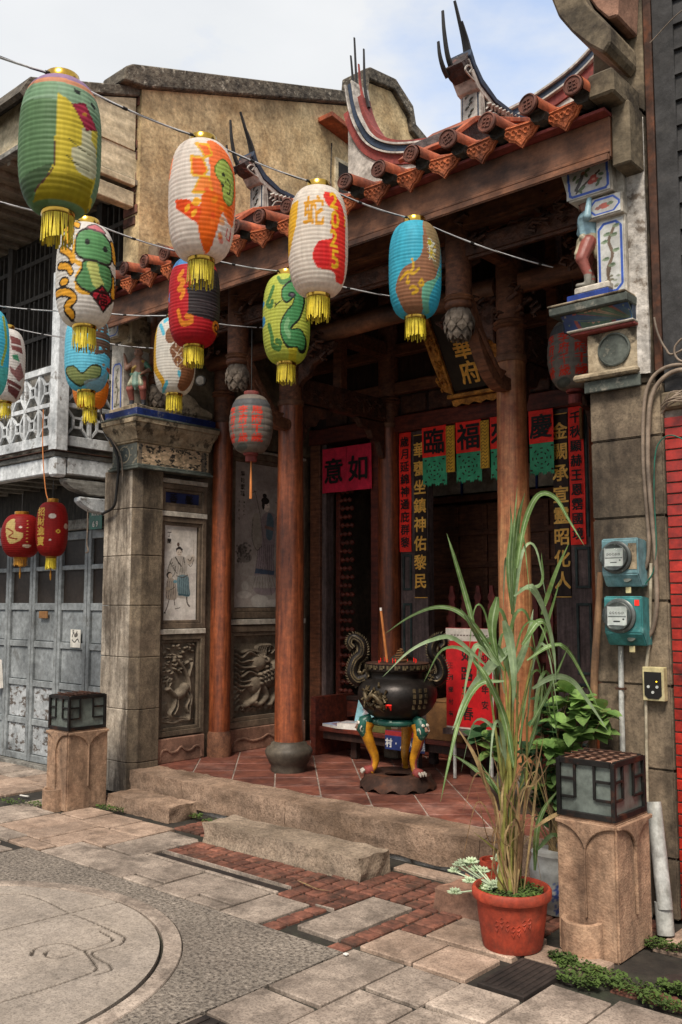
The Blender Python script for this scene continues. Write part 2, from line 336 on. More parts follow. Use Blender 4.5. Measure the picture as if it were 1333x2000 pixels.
m_broad = mat_leaf('broad_shrub_leaf', H('7d9a55'), H('56753a'), tr=0.3)
m_darkleaf = mat_leaf('dark_shrub_leaf', H('3d5a37'), H('243a22'), tr=0.2)
m_succ = mat_leaf('pale_succulent', H('bcc7ab'), H('93a582'), tr=0.15)
m_stem = MAT('plant_stem', '6d5a3a', '4a3c26', rough=0.8, scale=20)
m_bronze = MAT('sooty_bronze', '2f2a27', '1b1816', rough=0.42, scale=7, bump=0.3, bscale=40, metal=0.5, stain='5d4a30', stain_scale=6, stain_lo=0.58, stain_hi=0.7, stain_amt=0.6)
m_bronzerel = MAT('worn_bronze_relief', '7a6a4d', '2e271f', rough=0.5, scale=16, bump=0.5, bscale=40, metal=0.45)
m_yleg = MAT('ochre_painted_leg', 'c58a1e', '9c6512', rough=0.45, scale=9, bump=0.1, stain='6b3a14', stain_scale=5, stain_amt=0.5)
m_greenen = MAT('green_enamel', '1f574a', '123a30', rough=0.4, scale=12, bump=0.3, stain='a9bfa9', stain_scale=22, stain_lo=0.58, stain_hi=0.64, stain_amt=0.7)
m_rust = MAT('rusty_base_iron', '54392c', '33231c', rough=0.75, scale=9, bump=0.5, bscale=40, metal=0.3, stain='7a4526', stain_scale=6, stain_amt=0.6)
m_ash = MAT('incense_ash', 'a08c78', '7d6a58', rough=0.95, scale=20, bump=0.6)
m_metalbox = MAT('black_lamp_frame', '262321', '171514', rough=0.55, scale=12, bump=0.3, metal=0.4, stain='5a3524', stain_scale=8, stain_lo=0.55, stain_hi=0.68, stain_amt=0.7)
m_frost = MAT('frosted_lamp_glass', '6d756f', '525a55', rough=0.3, scale=5, bump=0.05, stain='4b4f48', stain_scale=4, stain_amt=0.6, spec=0.6)
m_teal = MAT('teal_meter_box', '7f9da2', '587f85', rough=0.45, scale=4, stretch=(3, 3, 0.8), bump=0.1, stain='9aa8a5', stain_scale=6, stain_lo=0.6, stain_hi=0.7, stain_amt=0.5)
m_teal2 = MAT('green_teal_meter_box', '3f8081', '2a6161', rough=0.45, scale=4, stretch=(3, 3, 0.8), bump=0.1, stain='8fb0ab', stain_scale=6, stain_lo=0.6, stain_hi=0.7, stain_amt=0.5)
m_mface = MAT('meter_dial', 'b9bcb8', '9fa29e', rough=0.4, scale=9, bump=0.0, grunge=0.15)
m_mring = MAT('meter_ring', '6b6f6c', '4c504e', rough=0.4, scale=9, bump=0.0, metal=0.5)
m_mglass = mat_glass('meter_glass')
m_pvc = MAT('grey_pvc', 'b5b6b2', '94958f', rough=0.55, scale=5, bump=0.1, stain='6a6052', stain_scale=7, stain_stretch=(3, 3, .5), stain_lo=.5, stain_hi=.7, stain_amt=0.7)
m_pvcw = MAT('cream_conduit', 'b5ab96', '918874', rough=0.6, scale=5, bump=0.1, stain='6a5c48', stain_scale=5, stain_amt=0.5)
m_cable = MAT('taupe_cable', '8a7a6a', '6a5c4f', rough=0.6, scale=9, bump=0.0)
m_cablek = MAT('black_cable', '242220', '181614', rough=0.6, scale=9, bump=0.0)
m_cablew = MAT('white_string_cable', 'c5c4c4', 'a09f9f', rough=0.6, scale=9, bump=0.0, grunge=0.15)
m_cableg = MAT('green_wire', '1f6d5a', '154c3f', rough=0.6, scale=9, bump=0.0)
m_cardboard = MAT('cardboard', '8a6239', '6f4d2c', rough=0.85, scale=5, bump=0.15)
m_stick = MAT('incense_stick', 'b5713c', '9a5c2e', rough=0.8, scale=20, grunge=0.15)
m_broom = MAT('bare_pole_wood', '8a6a4c', '614732', rough=0.8, scale=6, stretch=(6, 6, 0.6), bump=0.3)
m_manh = MAT('manhole_iron', '3a312c', '231d1a', rough=0.8, scale=7, bump=0.7, bscale=60, metal=0.2)
m_bulb = MAT('column_base_stone', '4c453b', '332d26', rough=0.6, scale=6, bump=0.35, bscale=50, stain='746959', stain_scale=4, stain_amt=0.4)
m_colst = MAT('speckled_base_stone', '8f6247', '5d3a29', rough=0.85, scale=6, bump=0.5, bscale=80, speck='3a241a', speck_amt=0.5)
m_print = MAT('printed_surface', 'ffffff', (0.72, 0.72, 0.70), rough=0.6, scale=7, attr=True, bump=0.1, grunge=0.15)
m_glazed = MAT('painted_ceramic', 'ffffff', (0.62, 0.6, 0.58), rough=0.45, scale=9, attr=True, bump=0.25, bscale=50, grunge=0.15)
m_paint_old = MAT('faded_wall_painting', 'ffffff', (0.80, 0.79, 0.77), rough=0.7, scale=6, attr=True, bump=0.2, grunge=0.15)
m_paper = mat_paper()
m_bldoor = MAT('teal_door_plate', '1d6a55', '175444', rough=0.4, scale=9, bump=0.0)
m_lemon = MAT('lemon_plastic', 'c9bd92', 'b0a478', rough=0.4, scale=5, bump=0.0)
m_led = mat_glow('led_yellow', H('f0c020'), 1.5)

# ------------------------------------------------------------------ object helpers
def world_of(o):
    p = Vector((0, 0, 0))
    while o is not None:
        p += o.location; o = o.parent
    return p
def tag(o, label=None, cat=None, group=None, kind=None):
    if label: o['label'] = label
    if cat: o['category'] = cat
    if group: o['group'] = group
    if kind: o['kind'] = kind
    return o
def thing(name, loc, label, cat, group=None, rotz=0.0):
    o = bpy.data.objects.new(name, None)
    o.empty_display_size = 0.1
    o.location = loc; o.rotation_euler = (0, 0, rotz)
    COL.objects.link(o)
    return tag(o, label, cat, group)
def inst(src, name, loc, parent=None, rot=None, scale=None, world=True):
    o = bpy.data.objects.new(name, src.data if hasattr(src, 'data') else src)
    COL.objects.link(o)
    o.parent = parent
    o.location = Vector(loc) - (world_of(parent) if (parent and world) else Vector((0, 0, 0)))
    if rot: o.rotation_euler = rot
    if scale: o.scale = scale
    return o

def smooth_curve(pts, n=6, closed=False):
    P = [Vector(p) for p in pts]
    if len(P) < 3: return P
    out = []
    m = len(P)
    for i in range(m if closed else m - 1):
        p0 = P[(i - 1) % m] if (closed or i > 0) else P[0] * 2 - P[1]
        p1, p2 = P[i], P[(i + 1) % m]
        p3 = P[(i + 2) % m] if (closed or i + 2 < m) else P[-1] * 2 - P[-2]
        for k in range(n):
            t = k / n
            out.append(0.5 * (2 * p1 + (p2 - p0) * t + (2 * p0 - 5 * p1 + 4 * p2 - p3) * t * t + (3 * p1 - p0 - 3 * p2 + p3) * t ** 3))
    if not closed: out.append(P[-1].copy())
    return out

class MB:
    def __init__(s): s.v = []; s.f = []; s.m = []
    def add(s, vs, fs, mi=0):
        b = len(s.v); s.v += [tuple(v) for v in vs]
        s.f += [tuple(b + i for i in f) for f in fs]; s.m += [mi] * len(fs)
        return s
    def box(s, x0, x1, y0, y1, z0, z1, mi=0):
        vs = [(x, y, z) for z in (z0, z1) for y in (y0, y1) for x in (x0, x1)]
        return s.add(vs, [(0, 2, 3, 1), (4, 5, 7, 6), (0, 1, 5, 4), (2, 6, 7, 3), (0, 4, 6, 2), (1, 3, 7, 5)], mi)
    def obox(s, c, size, M=None, mi=0):
        c = Vector(c); M = M or Matrix.Identity(3)
        hx, hy, hz = (k / 2 for k in size)
        vs = [c + M @ Vector((x, y, z)) for z in (-hz, hz) for y in (-hy, hy) for x in (-hx, hx)]
        return s.add(vs, [(0, 2, 3, 1), (4, 5, 7, 6), (0, 1, 5, 4), (2, 6, 7, 3), (0, 4, 6, 2), (1, 3, 7, 5)], mi)
    def bar(s, a, b, w, h, up=(0, 0, 1), mi=0):
        a, b = Vector(a), Vector(b); d = (b - a); L = d.length; d.normalize()
        u = Vector(up); x = d.cross(u)
        if x.length < 1e-4: x = d.cross(Vector((1, 0, 0)))
        x.normalize(); z = x.cross(d).normalized()
        return s.obox((a + b) / 2, (w, L, h), Matrix((x, d, z)).transposed(), mi)
    def lathe(s, prof, c=(0, 0, 0), seg=24, mi=0, squash=(1, 1), a0=0.0, wob=None):
        c = Vector(c); vs = []; fs = []
        for r, z in prof:
            for k in range(seg):
                a = a0 + 2 * math.pi * k / seg
                rr = r * (wob(a, z) if wob else 1.0)
                vs.append((c.x + rr * math.cos(a) * squash[0], c.y + rr * math.sin(a) * squash[1], c.z + z))
        for i in range(len(prof) - 1):
            for k in range(seg):
                k2 = (k + 1) % seg
                fs.append((i * seg + k, i * seg + k2, (i + 1) * seg + k2, (i + 1) * seg + k))
        fs.append(tuple(reversed(range(seg)))); fs.append(tuple(range((len(prof) - 1) * seg, len(prof) * seg)))
        return s.add(vs, fs, mi)
    def tube(s, pts, r, seg=8, mi=0, flat=1.0, up=None):
        P = [Vector(p) for p in pts]; n = len(P)
        rr = r if isinstance(r, (list, tuple)) else [r] * n
        vs = []; fs = []; prev = None
        for i, p in enumerate(P):
            t = (P[min(i + 1, n - 1)] - P[max(i - 1, 0)])
            t = t.normalized() if t.length > 1e-9 else Vector((0, 0, 1))
            if prev is None:
                a = Vector(up) if up else (Vector((0, 0, 1)) if abs(t.z) < 0.9 else Vector((1, 0, 0)))
                x = t.cross(a).normalized()
            else:
                x = (prev - t * prev.dot(t)).normalized()
            prev = x; y = t.cross(x)
            for k in range(seg):
                a = 2 * math.pi * k / seg
                vs.append(p + x * (math.cos(a) * rr[i]) + y * (math.sin(a) * rr[i] * flat))
        for i in range(n - 1):
            for k in range(seg):
                k2 = (k + 1) % seg
                fs.append((i * seg + k, i * seg + k2, (i + 1) * seg + k2, (i + 1) * seg + k))
        fs.append(tuple(reversed(range(seg)))); fs.append(tuple(range((n - 1) * seg, n * seg)))
        return s.add(vs, fs, mi)
    def prism(s, poly, o, ax, ay, d, mi=0):
        """poly in (ax, ay) from o, extruded by the vector d"""
        o, ax, ay, d = Vector(o), Vector(ax), Vector(ay), Vector(d)
        b = [o + ax * p[0] + ay * p[1] for p in poly]; n = len(b)
        vs = b + [p + d for p in b]
        fs = [tuple(range(n)), tuple(reversed(range(n, 2 * n)))] + [(i, n + i, n + (i + 1) % n, (i + 1) % n) for i in range(n)]
        return s.add(vs, fs, mi)
    def sweep(s, path, w, h, up=(0, 0, 1), mi=0):
        """rectangle w x h swept along a path lying in a plane whose normal is `side`"""
        P = [Vector(p) for p in path]; n = len(P); vs = []; fs = []
        ww = w if isinstance(w, (list, tuple)) else [w] * n
        hh = h if isinstance(h, (list, tuple)) else [h] * n
        up = Vector(up)
        for i, p in enumerate(P):
            t = (P[min(i + 1, n - 1)] - P[max(i - 1, 0)]).normalized()
            x = up; y = t.cross(x).normalized()
            for a, b in ((-1, -1), (1, -1), (1, 1), (-1, 1)):
                vs.append(p + x * (a * ww[i] / 2) + y * (b * hh[i] / 2))
        for i in range(n - 1):
            for k in range(4):
                k2 = (k + 1) % 4
                fs.append((i * 4 + k, i * 4 + k2, (i + 1) * 4 + k2, (i + 1) * 4 + k))
        fs += [(3, 2, 1, 0), tuple((n - 1) * 4 + k for k in range(4))]
        return s.add(vs, fs, mi)
    def glyphs(s, text, o, ax, ay, size, step=None, vertical=True, bold=True, thick=0.0, nrm=(0, -1, 0), mi=0, sx=1.0):
        o, ax, ay, nrm = Vector(o), Vector(ax), Vector(ay), Vector(nrm)
        step = step or size * 1.12
        for i, ch in enumerate(text):
            if ch == ' ': continue
            vv, tt = GLY[(ch, True)]
            c = o - ay * (step * i) if vertical else o + ax * (step * i)
            e = size * .02
            for k, (dx, dy) in enumerate(((0, 0), (e, e), (-e, -e), (e, -e), (-e, e)) if bold else ((0, 0),)):
                s.add([c + ax * (p[0] * size * sx + dx) + ay * (p[1] * size + dy) + nrm * (thick + k * .0003) for p in vv], tt, mi)
        return s
    def build(s, name, mat, parent=None, bevel=0.0, smooth=None, local=False, origin=None, subdiv=0, rough=0.0, rscale=6.0, recalc=True, seg=1):
        me = bpy.data.meshes.new(name)
        V = np.array(s.v, float)
        if local:
            org = Vector((0, 0, 0))
        elif origin is not None:
            org = Vector(origin)
        else:
            mn, mxx = V.min(0), V.max(0)
            org = Vector(((mn[0] + mxx[0]) / 2, (mn[1] + mxx[1]) / 2, mn[2]))
        V = V - np.array(org)
        me.from_pydata(V.tolist(), [], s.f)
        mats = mat if isinstance(mat, (list, tuple)) else [mat]
        for m in mats: me.materials.append(m)
        if len(mats) > 1: me.polygons.foreach_set('material_index', s.m)
        if bevel or subdiv or rough or recalc:
            bm = bmesh.new(); bm.from_mesh(me)
            if recalc: bmesh.ops.recalc_face_normals(bm, faces=bm.faces)
            if subdiv: bmesh.ops.subdivide_edges(bm, edges=bm.edges[:], cuts=subdiv, use_grid_fill=True)
            if bevel: bmesh.ops.bevel(bm, geom=bm.edges[:], offset=bevel, segments=seg, affect='EDGES', clamp_overlap=True)
            if rough:
                for v in bm.verts:
                    p = (v.co + org) * rscale
                    d = Vector((noise.noise(p), noise.noise(p + Vector((9, 3, 1))), noise.noise(p + Vector((2, 7, 5)))))
                    v.co += d * rough
            bm.to_mesh(me); bm.free()
        if smooth is not None:
            me.shade_smooth()
            if smooth > 0: me.set_sharp_from_angle(angle=rad(smooth))
        o = bpy.data.objects.new(name, me)
        COL.objects.link(o)
        o.parent = parent
        if not local:
            o.location = org - (world_of(parent) if parent else Vector((0, 0, 0)))
        return o

def bx(name, x0, x1, y0, y1, z0, z1, mat, parent=None, bevel=0.004, **k):
    return MB().box(x0, x1, y0, y1, z0, z1).build(name, mat, parent, bevel=bevel, **k)

# ------------------------------------------------------------------ painted / carved sheets
class Canvas:
    def __init__(s, X, Y, base):
        s.X = np.asarray(X, float); s.Y = np.asarray(Y, float)
        s.c = np.tile(np.array(H(base) if isinstance(base, str) else base), (len(s.X), 1)).astype(float)
        s.h = np.zeros(len(s.X))
    def put(s, m, col, h=None, a=1.0):
        if col is not None:
            c = np.array(H(col) if isinstance(col, str) else col)
            s.c[m] = s.c[m] * (1 - a) + c * a
        if h is not None: s.h[m] = np.maximum(s.h[m], h) if h > 0 else np.minimum(s.h[m], h)
        return s
    def inside(s, pts):
        x, y = s.X, s.Y; m = np.zeros(len(x), bool); n = len(pts)
        for i in range(n):
            x1, y1 = pts[i][:2]; x2, y2 = pts[(i + 1) % n][:2]
            if y1 == y2: continue
            c = ((y1 > y) != (y2 > y)) & (x < (x2 - x1) * (y - y1) / (y2 - y1) + x1)
            m ^= c
        return m
    def poly(s, pts, col, h=None, sm=False, a=1.0, edge=None, ew=0.02):
        if sm: pts = smooth_curve([(p[0], p[1], 0) for p in pts], 5, True)
        s.put(s.inside(pts), col, h, a)
        if edge: s.line(list(pts) + [pts[0]], ew, edge, sm=False)
        return s
    def ell(s, cx, cy, rx, ry, col, rot=0.0, h=None, dome=False, a=1.0):
        ca, sa = math.cos(rot), math.sin(rot)
        dx, dy = s.X - cx, s.Y - cy
        q = ((dx * ca + dy * sa) / rx) ** 2 + ((-dx * sa + dy * ca) / ry) ** 2
        m = q < 1
        if dome and h is not None:
            s.h[m] = np.maximum(s.h[m], h * np.sqrt(1 - q[m]))
            h = None
        return s.put(m, col, h, a)
    def dist(s, pts):
        d = np.full(len(s.X), 1e9)
        for i in range(len(pts) - 1):
            ax_, ay_ = pts[i][:2]; bx_, by_ = pts[i + 1][:2]
            vx, vy = bx_ - ax_, by_ - ay_; L = vx * vx + vy * vy + 1e-12
            t = np.clip(((s.X - ax_) * vx + (s.Y - ay_) * vy) / L, 0, 1)
            d = np.minimum(d, np.hypot(s.X - ax_ - t * vx, s.Y - ay_ - t * vy))
        return d
    def line(s, pts, w, col, h=None, sm=True, dome=False, a=1.0):
        if sm and len(pts) > 2: pts = smooth_curve([(p[0], p[1], 0) for p in pts], 5)
        d = s.dist(pts); m = d < w / 2
        if dome and h is not None:
            s.h[m] = np.maximum(s.h[m], h * np.sqrt(np.clip(1 - (d[m] / (w / 2)) ** 2, 0, 1)))
            h = None
        return s.put(m, col, h, a)
    def text(s, t, cx, cy, size, col, step=None, vertical=True, bold=True, sx=1.0):
        step = step or size * 1.1
        e = size * .022
        for i, ch, dx, dy in [(i, ch, dx, dy) for i, ch in enumerate(t) for dx, dy in (((0, 0), (e, e), (-e, -e), (e, -e), (-e, e)) if bold else ((0, 0),))]:
            vv, tt = GLY[(ch, True)]
            ox, oy = (cx + dx * sx, cy - step * i + dy) if vertical else (cx + step * i + dx * sx, cy + dy)
            P = vv * np.array([size * sx, size]) + np.array([ox, oy])
            x0, y0 = P.min(0); x1, y1 = P.max(0)
            idx = np.nonzero((s.X > x0) & (s.X < x1) & (s.Y > y0) & (s.Y < y1))[0]
            if not len(idx): continue
            x, y = s.X[idx], s.Y[idx]; m = np.zeros(len(idx), bool)
            for a, b, c in tt:
                A, B, Cc = P[a], P[b], P[c]
                d1 = (x - B[0]) * (A[1] - B[1]) - (A[0] - B[0]) * (y - B[1])
                d2 = (x - Cc[0]) * (B[1] - Cc[1]) - (B[0] - Cc[0]) * (y - Cc[1])
                d3 = (x - A[0]) * (Cc[1] - A[1]) - (Cc[0] - A[0]) * (y - A[1])
                m |= ~(((d1 < 0) | (d2 < 0) | (d3 < 0)) & ((d1 > 0) | (d2 > 0) | (d3 > 0)))
            mm = np.zeros(len(s.X), bool); mm[idx[m]] = True
            s.put(mm, col)
        return s

def set_col(me, c):
    a = me.color_attributes.new('Col', 'FLOAT_COLOR', 'POINT')
    a.data.foreach_set('color', np.c_[c, np.ones(len(c))].astype(np.float32).ravel())

def grid_faces(nx, ny, wrap=False):
    f = []
    for j in range(ny - 1):
        for i in range(nx if wrap else nx - 1):
            i2 = (i + 1) % nx
            f.append((j * nx + i, j * nx + i2, (j + 1) * nx + i2, (j + 1) * nx + i))
    return f

def sheet(name, o, ax, ay, w, h, nrm, res, base, draw, mat, parent=None, curve=None, thick=0.004):
    """a printed or carved sheet: o = lower left, w x h metres, draw(canvas) in 0..w, 0..h, real relief along nrm"""
    o, ax, ay, nrm = Vector(o), Vector(ax), Vector(ay), Vector(nrm)
    nx, ny = max(2, int(w / res) + 1), max(2, int(h / res) + 1)
    gx, gy = np.meshgrid(np.linspace(0, w, nx), np.linspace(0, h, ny))
    cv = Canvas(gx.ravel(), gy.ravel(), base)
    draw(cv)
    hh = cv.h * getattr(cv, '_s', 1.0) + (curve(cv.X, cv.Y) if curve else 0)
    P = np.array(o) + np.outer(cv.X, np.array(ax)) + np.outer(cv.Y, np.array(ay)) + np.outer(hh, np.array(nrm))
    org = np.array([P[:, 0].mean(), P[:, 1].mean(), P[:, 2].min()])
    me = bpy.data.meshes.new(name)
    fs = grid_faces(nx, ny)
    n = len(P)
    rim = [j * nx for j in range(ny)][::-1] + [i for i in range(nx)][1:] + [j * nx + nx - 1 for j in range(ny)][1:] + [(ny - 1) * nx + i for i in range(nx)][::-1][1:-1]
    back = P[rim] - np.array(nrm) * thick
    V = np.vstack([P, back]) - org
    k = len(rim)
    for i in range(k):
        j = (i + 1) % k
        fs.append((rim[i], n + i, n + j, rim[j]))
    fs.append(tuple(n + i for i in range(k))[::-1])
    me.from_pydata(V.tolist(), [], fs)
    me.materials.append(mat)
    set_col(me, np.vstack([cv.c, cv.c[rim]]))
    me.shade_smooth()
    me.set_sharp_from_angle(angle=rad(50))
    ob = bpy.data.objects.new(name, me)
    COL.objects.link(ob); ob.parent = parent
    ob.location = Vector(org) - (world_of(parent) if parent else Vector((0, 0, 0)))
    return ob

# ------------------------------------------------------------------ fused figures: capsules -> voxel skin, coloured by the nearest capsule
def blob(name, caps, voxel, mat, parent=None, local=True, smooth_it=3, colored=True):
    """caps: (p0, p1, r0, r1, colour)"""
    mb = MB()
    for p0, p1, r0, r1, c in caps:
        p0, p1 = Vector(p0), Vector(p1); L = (p1 - p0).length
        if L < 1e-5: p1 = p0 + Vector((0, 0, 1e-4))
        d = (p1 - p0).normalized()
        pts = []; rs = []
        for k in range(5):
            a = math.pi / 2 * k / 4
            pts.append(p0 - d * r0 * math.cos(a)); rs.append(max(r0 * math.sin(a), r0 * 0.02))
        for k in range(5):
            a = math.pi / 2 * (1 - k / 4)
            pts.append(p1 + d * r1 * math.cos(a)); rs.append(max(r1 * math.sin(a), r1 * 0.02))
        mb.tube(pts, rs, 10)
    o = mb.build(name, mat, None, local=True)
    md = o.modifiers.new('r', 'REMESH'); md.mode = 'VOXEL'; md.voxel_size = voxel; md.use_smooth_shade = True
    ms = o.modifiers.new('s', 'SMOOTH'); ms.iterations = smooth_it; ms.factor = 0.5
    dg = bpy.context.evaluated_depsgraph_get()
    dg.update()
    me = bpy.data.meshes.new_from_object(o.evaluated_get(dg))
    old = o.data
    o.modifiers.clear(); o.data = me; bpy.data.meshes.remove(old)
    if colored:
        P = np.empty(len(me.vertices) * 3); me.vertices.foreach_get('co', P); P = P.reshape(-1, 3)
        best = np.full(len(P), 1e9); colr = np.zeros((len(P), 3))
        for p0, p1, r0, r1, c in caps:
            a, b = np.array(p0, float), np.array(p1, float); v = b - a; L = v @ v + 1e-9
            t = np.clip((P - a) @ v / L, 0, 1)
            d = np.linalg.norm(P - a - t[:, None] * v, axis=1) - (r0 + (r1 - r0) * t)
            m = d < best; best[m] = d[m]; colr[m] = H(c) if isinstance(c, str) else c
        set_col(me, colr)
    me.shade_smooth()
    if not me.materials: me.materials.append(mat)
    o.parent = parent
    return o

def letters(text, o, ax, ay, size, step, mat, parent, vertical=True, name='character', **k):
    """each written character is a piece of its own"""
    o, ax, ay = Vector(o), Vector(ax), Vector(ay)
    for i, ch in enumerate(text):
        MB().glyphs(ch, o - ay * (step * i) if vertical else o + ax * (step * i), ax, ay, size, **k).build(name, mat, parent, recalc=False)

# ================================================================== GROUND
ground = MB().add([(-40, -25, -0.020), (30, -25, -0.020), (30, 40, -0.020), (-40, 40, -0.020)], [(0, 1, 2, 3)]).build('ground', m_soil, recalc=False, origin=(0, 0, -0.020))
tag(ground, 'dark damp soil and mortar bed showing in the paving joints', kind='structure')
street = tag(bpy.data.objects.new('street_pavement', None), 'stone paved street with red bricks and a carved round inlay', kind='structure')
street.location = (-3, 2, 0); COL.objects.link(street)

def slab(x0, x1, y0, y1, mat, name='paver', gap=0.0052, z=0.0, bev=0.0045):
    dz = random.uniform(-0.004, 0.004) + z
    tilt = random.uniform(-0.003, 0.003)
    mb = MB()
    x0 += gap + random.uniform(0, 0.003); x1 -= gap; y0 += gap; y1 -= gap + random.uniform(0, 0.003)
    mb.box(x0, x1, y0, y1, -0.06, dz)
    for i in range(len(mb.v)):
        x, y, zz = mb.v[i]
        if zz > -0.05: mb.v[i] = (x, y, zz + tilt * (1 if x > (x0 + x1) / 2 else -1))
    return mb.build(name, mat, street, bevel=bev)

# washed aggregate square with a round hole, ring and carved disc
CC = (-4.31, 1.925); R_OUT, R_GRV, R_DISC = 1.226, 1.128, 1.122
SQ = (-5.70, -2.93, 0.52, 3.325)
mb = MB(); N = 96
def sqpt(a):
    dx, dy = math.cos(a), math.sin(a)
    t = min((SQ[1] - CC[0]) / dx if dx > 1e-9 else 1e9, (SQ[0] - CC[0]) / dx if dx < -1e-9 else 1e9,
            (SQ[3] - CC[1]) / dy if dy > 1e-9 else 1e9, (SQ[2] - CC[1]) / dy if dy < -1e-9 else 1e9)
    return CC[0] + dx * t, CC[1] + dy * t
angs = sorted([2 * math.pi * k / N for k in range(N)] + [math.atan2(y - CC[1], x - CC[0]) % (2 * math.pi) for x in SQ[:2] for y in SQ[2:]])
vs = []; fs = []
n = len(angs)
for a in angs:
    vs.append((CC[0] + (R_OUT + 0.004) * math.cos(a), CC[1] + (R_OUT + 0.004) * math.sin(a), 0.0)); x, y = sqpt(a); vs.append((x, y, 0.0))
    vs.append((CC[0] + (R_OUT + 0.004) * math.cos(a), CC[1] + (R_OUT + 0.004) * math.sin(a), -0.05)); vs.append((x, y, -0.05))
for i in range(n):
    j = (i + 1) % n
    fs += [(4 * i, 4 * i + 1, 4 * j + 1, 4 * j), (4 * i + 1, 4 * i + 3, 4 * j + 3, 4 * j + 1), (4 * i + 2, 4 * i, 4 * j, 4 * j + 2)]
mb.add(vs, fs).build('aggregate_slab', m_agg, street)
mb = MB(); vs = []; fs = []
for k in range(N):
    a = 2 * math.pi * k / N
    for r, z in ((R_GRV + 0.012, -0.04), (R_GRV + 0.012, -0.002), (R_GRV + 0.018, 0.004), (R_OUT - 0.004, 0.004), (R_OUT, -0.002), (R_OUT, -0.04)):
        vs.append((CC[0] + r * math.cos(a), CC[1] + r * math.sin(a), z))
for k in range(N):
    j = (k + 1) % N
    for q in range(5): fs.append((6 * k + q, 6 * k + q + 1, 6 * j + q + 1, 6 * j + q))
mb.add(vs, fs).build('ring_kerb', m_paver, street)

def c6(x, y): return PZ(x / 2.666, 1450 + y / 2.666)[:2]
nr, na = 130, 760
rr = np.linspace(0.01, R_DISC, nr); aa = np.linspace(0, 2 * math.pi, na, endpoint=False)
A, Rr = np.meshgrid(aa, rr)
cv = Canvas(CC[0] + (Rr * np.cos(A)).ravel(), CC[1] + (Rr * np.sin(A)).ravel(), '958a7f')
grooves = [[(-60, 1000), (370, 890), (655, 826)], [(-60, 1377), (250, 1283), (470, 1205), (505, 1180), (490, 1150), (440, 1085)],
           [(-60, 800), (60, 793), (140, 795), (240, 830), (360, 890)],
           [(385, 900), (500, 945), (640, 1010), (650, 1030), (620, 1060), (480, 1100), (570, 1160), (575, 1190), (500, 1215)],
           [(165, 1115), (190, 1075), (300, 1050), (380, 1060), (440, 1085), (570, 1045), (585, 1022), (520, 985)],
           [(382, 1105), (300, 1127), (245, 1118), (240, 1098), (262, 1085)]]
for g in grooves:
    cv.line([c6(*p) for p in g], 0.0115, '3f372f', h=-0.009, sm=len(g) > 3)
P = np.c_[cv.X, cv.Y, cv.h + 0.004]
me = bpy.data.meshes.new('carved_disc')
fs = grid_faces(na, nr, True); fs.append(tuple(reversed(range(na))))
nb = len(P); edge = P[-na:].copy(); edge[:, 2] = -0.04
for k in range(na): fs.append(((nr - 1) * na + k, (nr - 1) * na + (k + 1) % na, nb + (k + 1) % na, nb + k))
me.from_pydata((np.vstack([P, edge]) - np.array([CC[0], CC[1], 0])).tolist(), [], fs)
set_col(me, np.vstack([cv.c, cv.c[-na:]])); me.materials.append(m_disc); me.shade_smooth(); me.set_sharp_from_angle(angle=rad(40))
o = bpy.data.objects.new('carved_disc', me); COL.objects.link(o); o.parent = street; o.location = Vector((CC[0], CC[1], 0)) - street.location

W_, G_ = m_paver_w, m_paver
for r in [(-6.45, -6.11, 3.52, 4.01, W_), (-6.11, -5.84, 3.49, 3.98, W_), (-5.84, -5.58, 3.49, 3.98, W_), (-6.12, -5.74, 3.98, 4.29, W_),
          (-5.74, -5.36, 3.98, 4.29, W_), (-5.58, -5.35, 3.66, 3.98, W_), (-5.35, -5.03, 3.68, 4.23, G_), (-5.58, -5.02, 3.34, 3.66, G_),
          (-5.02, -4.68, 3.34, 3.74, G_), (-4.68, -4.40, 3.44, 3.74, G_), (-4.68, -4.39, 3.34, 3.43, G_), (-4.39, -4.10, 3.34, 3.73, G_),
          (-4.10, -3.81, 3.44, 3.72, G_), (-4.10, -3.81, 3.34, 3.43, G_), (-3.81, -3.51, 3.33, 3.73, G_),
          (-3.34, -3.06, 3.43, 4.04, G_), (-2.93, -2.62, 3.43, 3.74, W_), (-2.62, -2.33, 3.43, 3.73, W_), (-2.79, -2.30, 3.76, 4.10, W_),
          (-2.93, -2.62, 2.84, 3.40, G_), (-2.93, -2.62, 2.50, 2.82, G_), (-2.62, -2.33, 3.10, 3.41, G_), (-2.62, -2.33, 2.56, 3.08, G_),
          (-2.33, -2.04, 3.13, 3.41, G_), (-2.33, -2.04, 2.55, 3.11, G_), (-2.04, -1.76, 3.14, 3.65, G_), (-2.04, -1.76, 2.60, 3.12, G_),
          (-1.76, -1.48, 3.39, 3.69, G_), (-1.76, -1.48, 2.85, 3.37, G_), (-1.48, -1.19, 3.15, 3.70, G_), (-1.48, -1.19, 2.7, 3.13, G_),
          (-1.19, -0.90, 3.3, 3.72, G_), (-1.19, -0.9, 2.8, 3.28, G_), (-3.62, -2.95, 4.56, 4.70, W_)]:
    slab(*r)
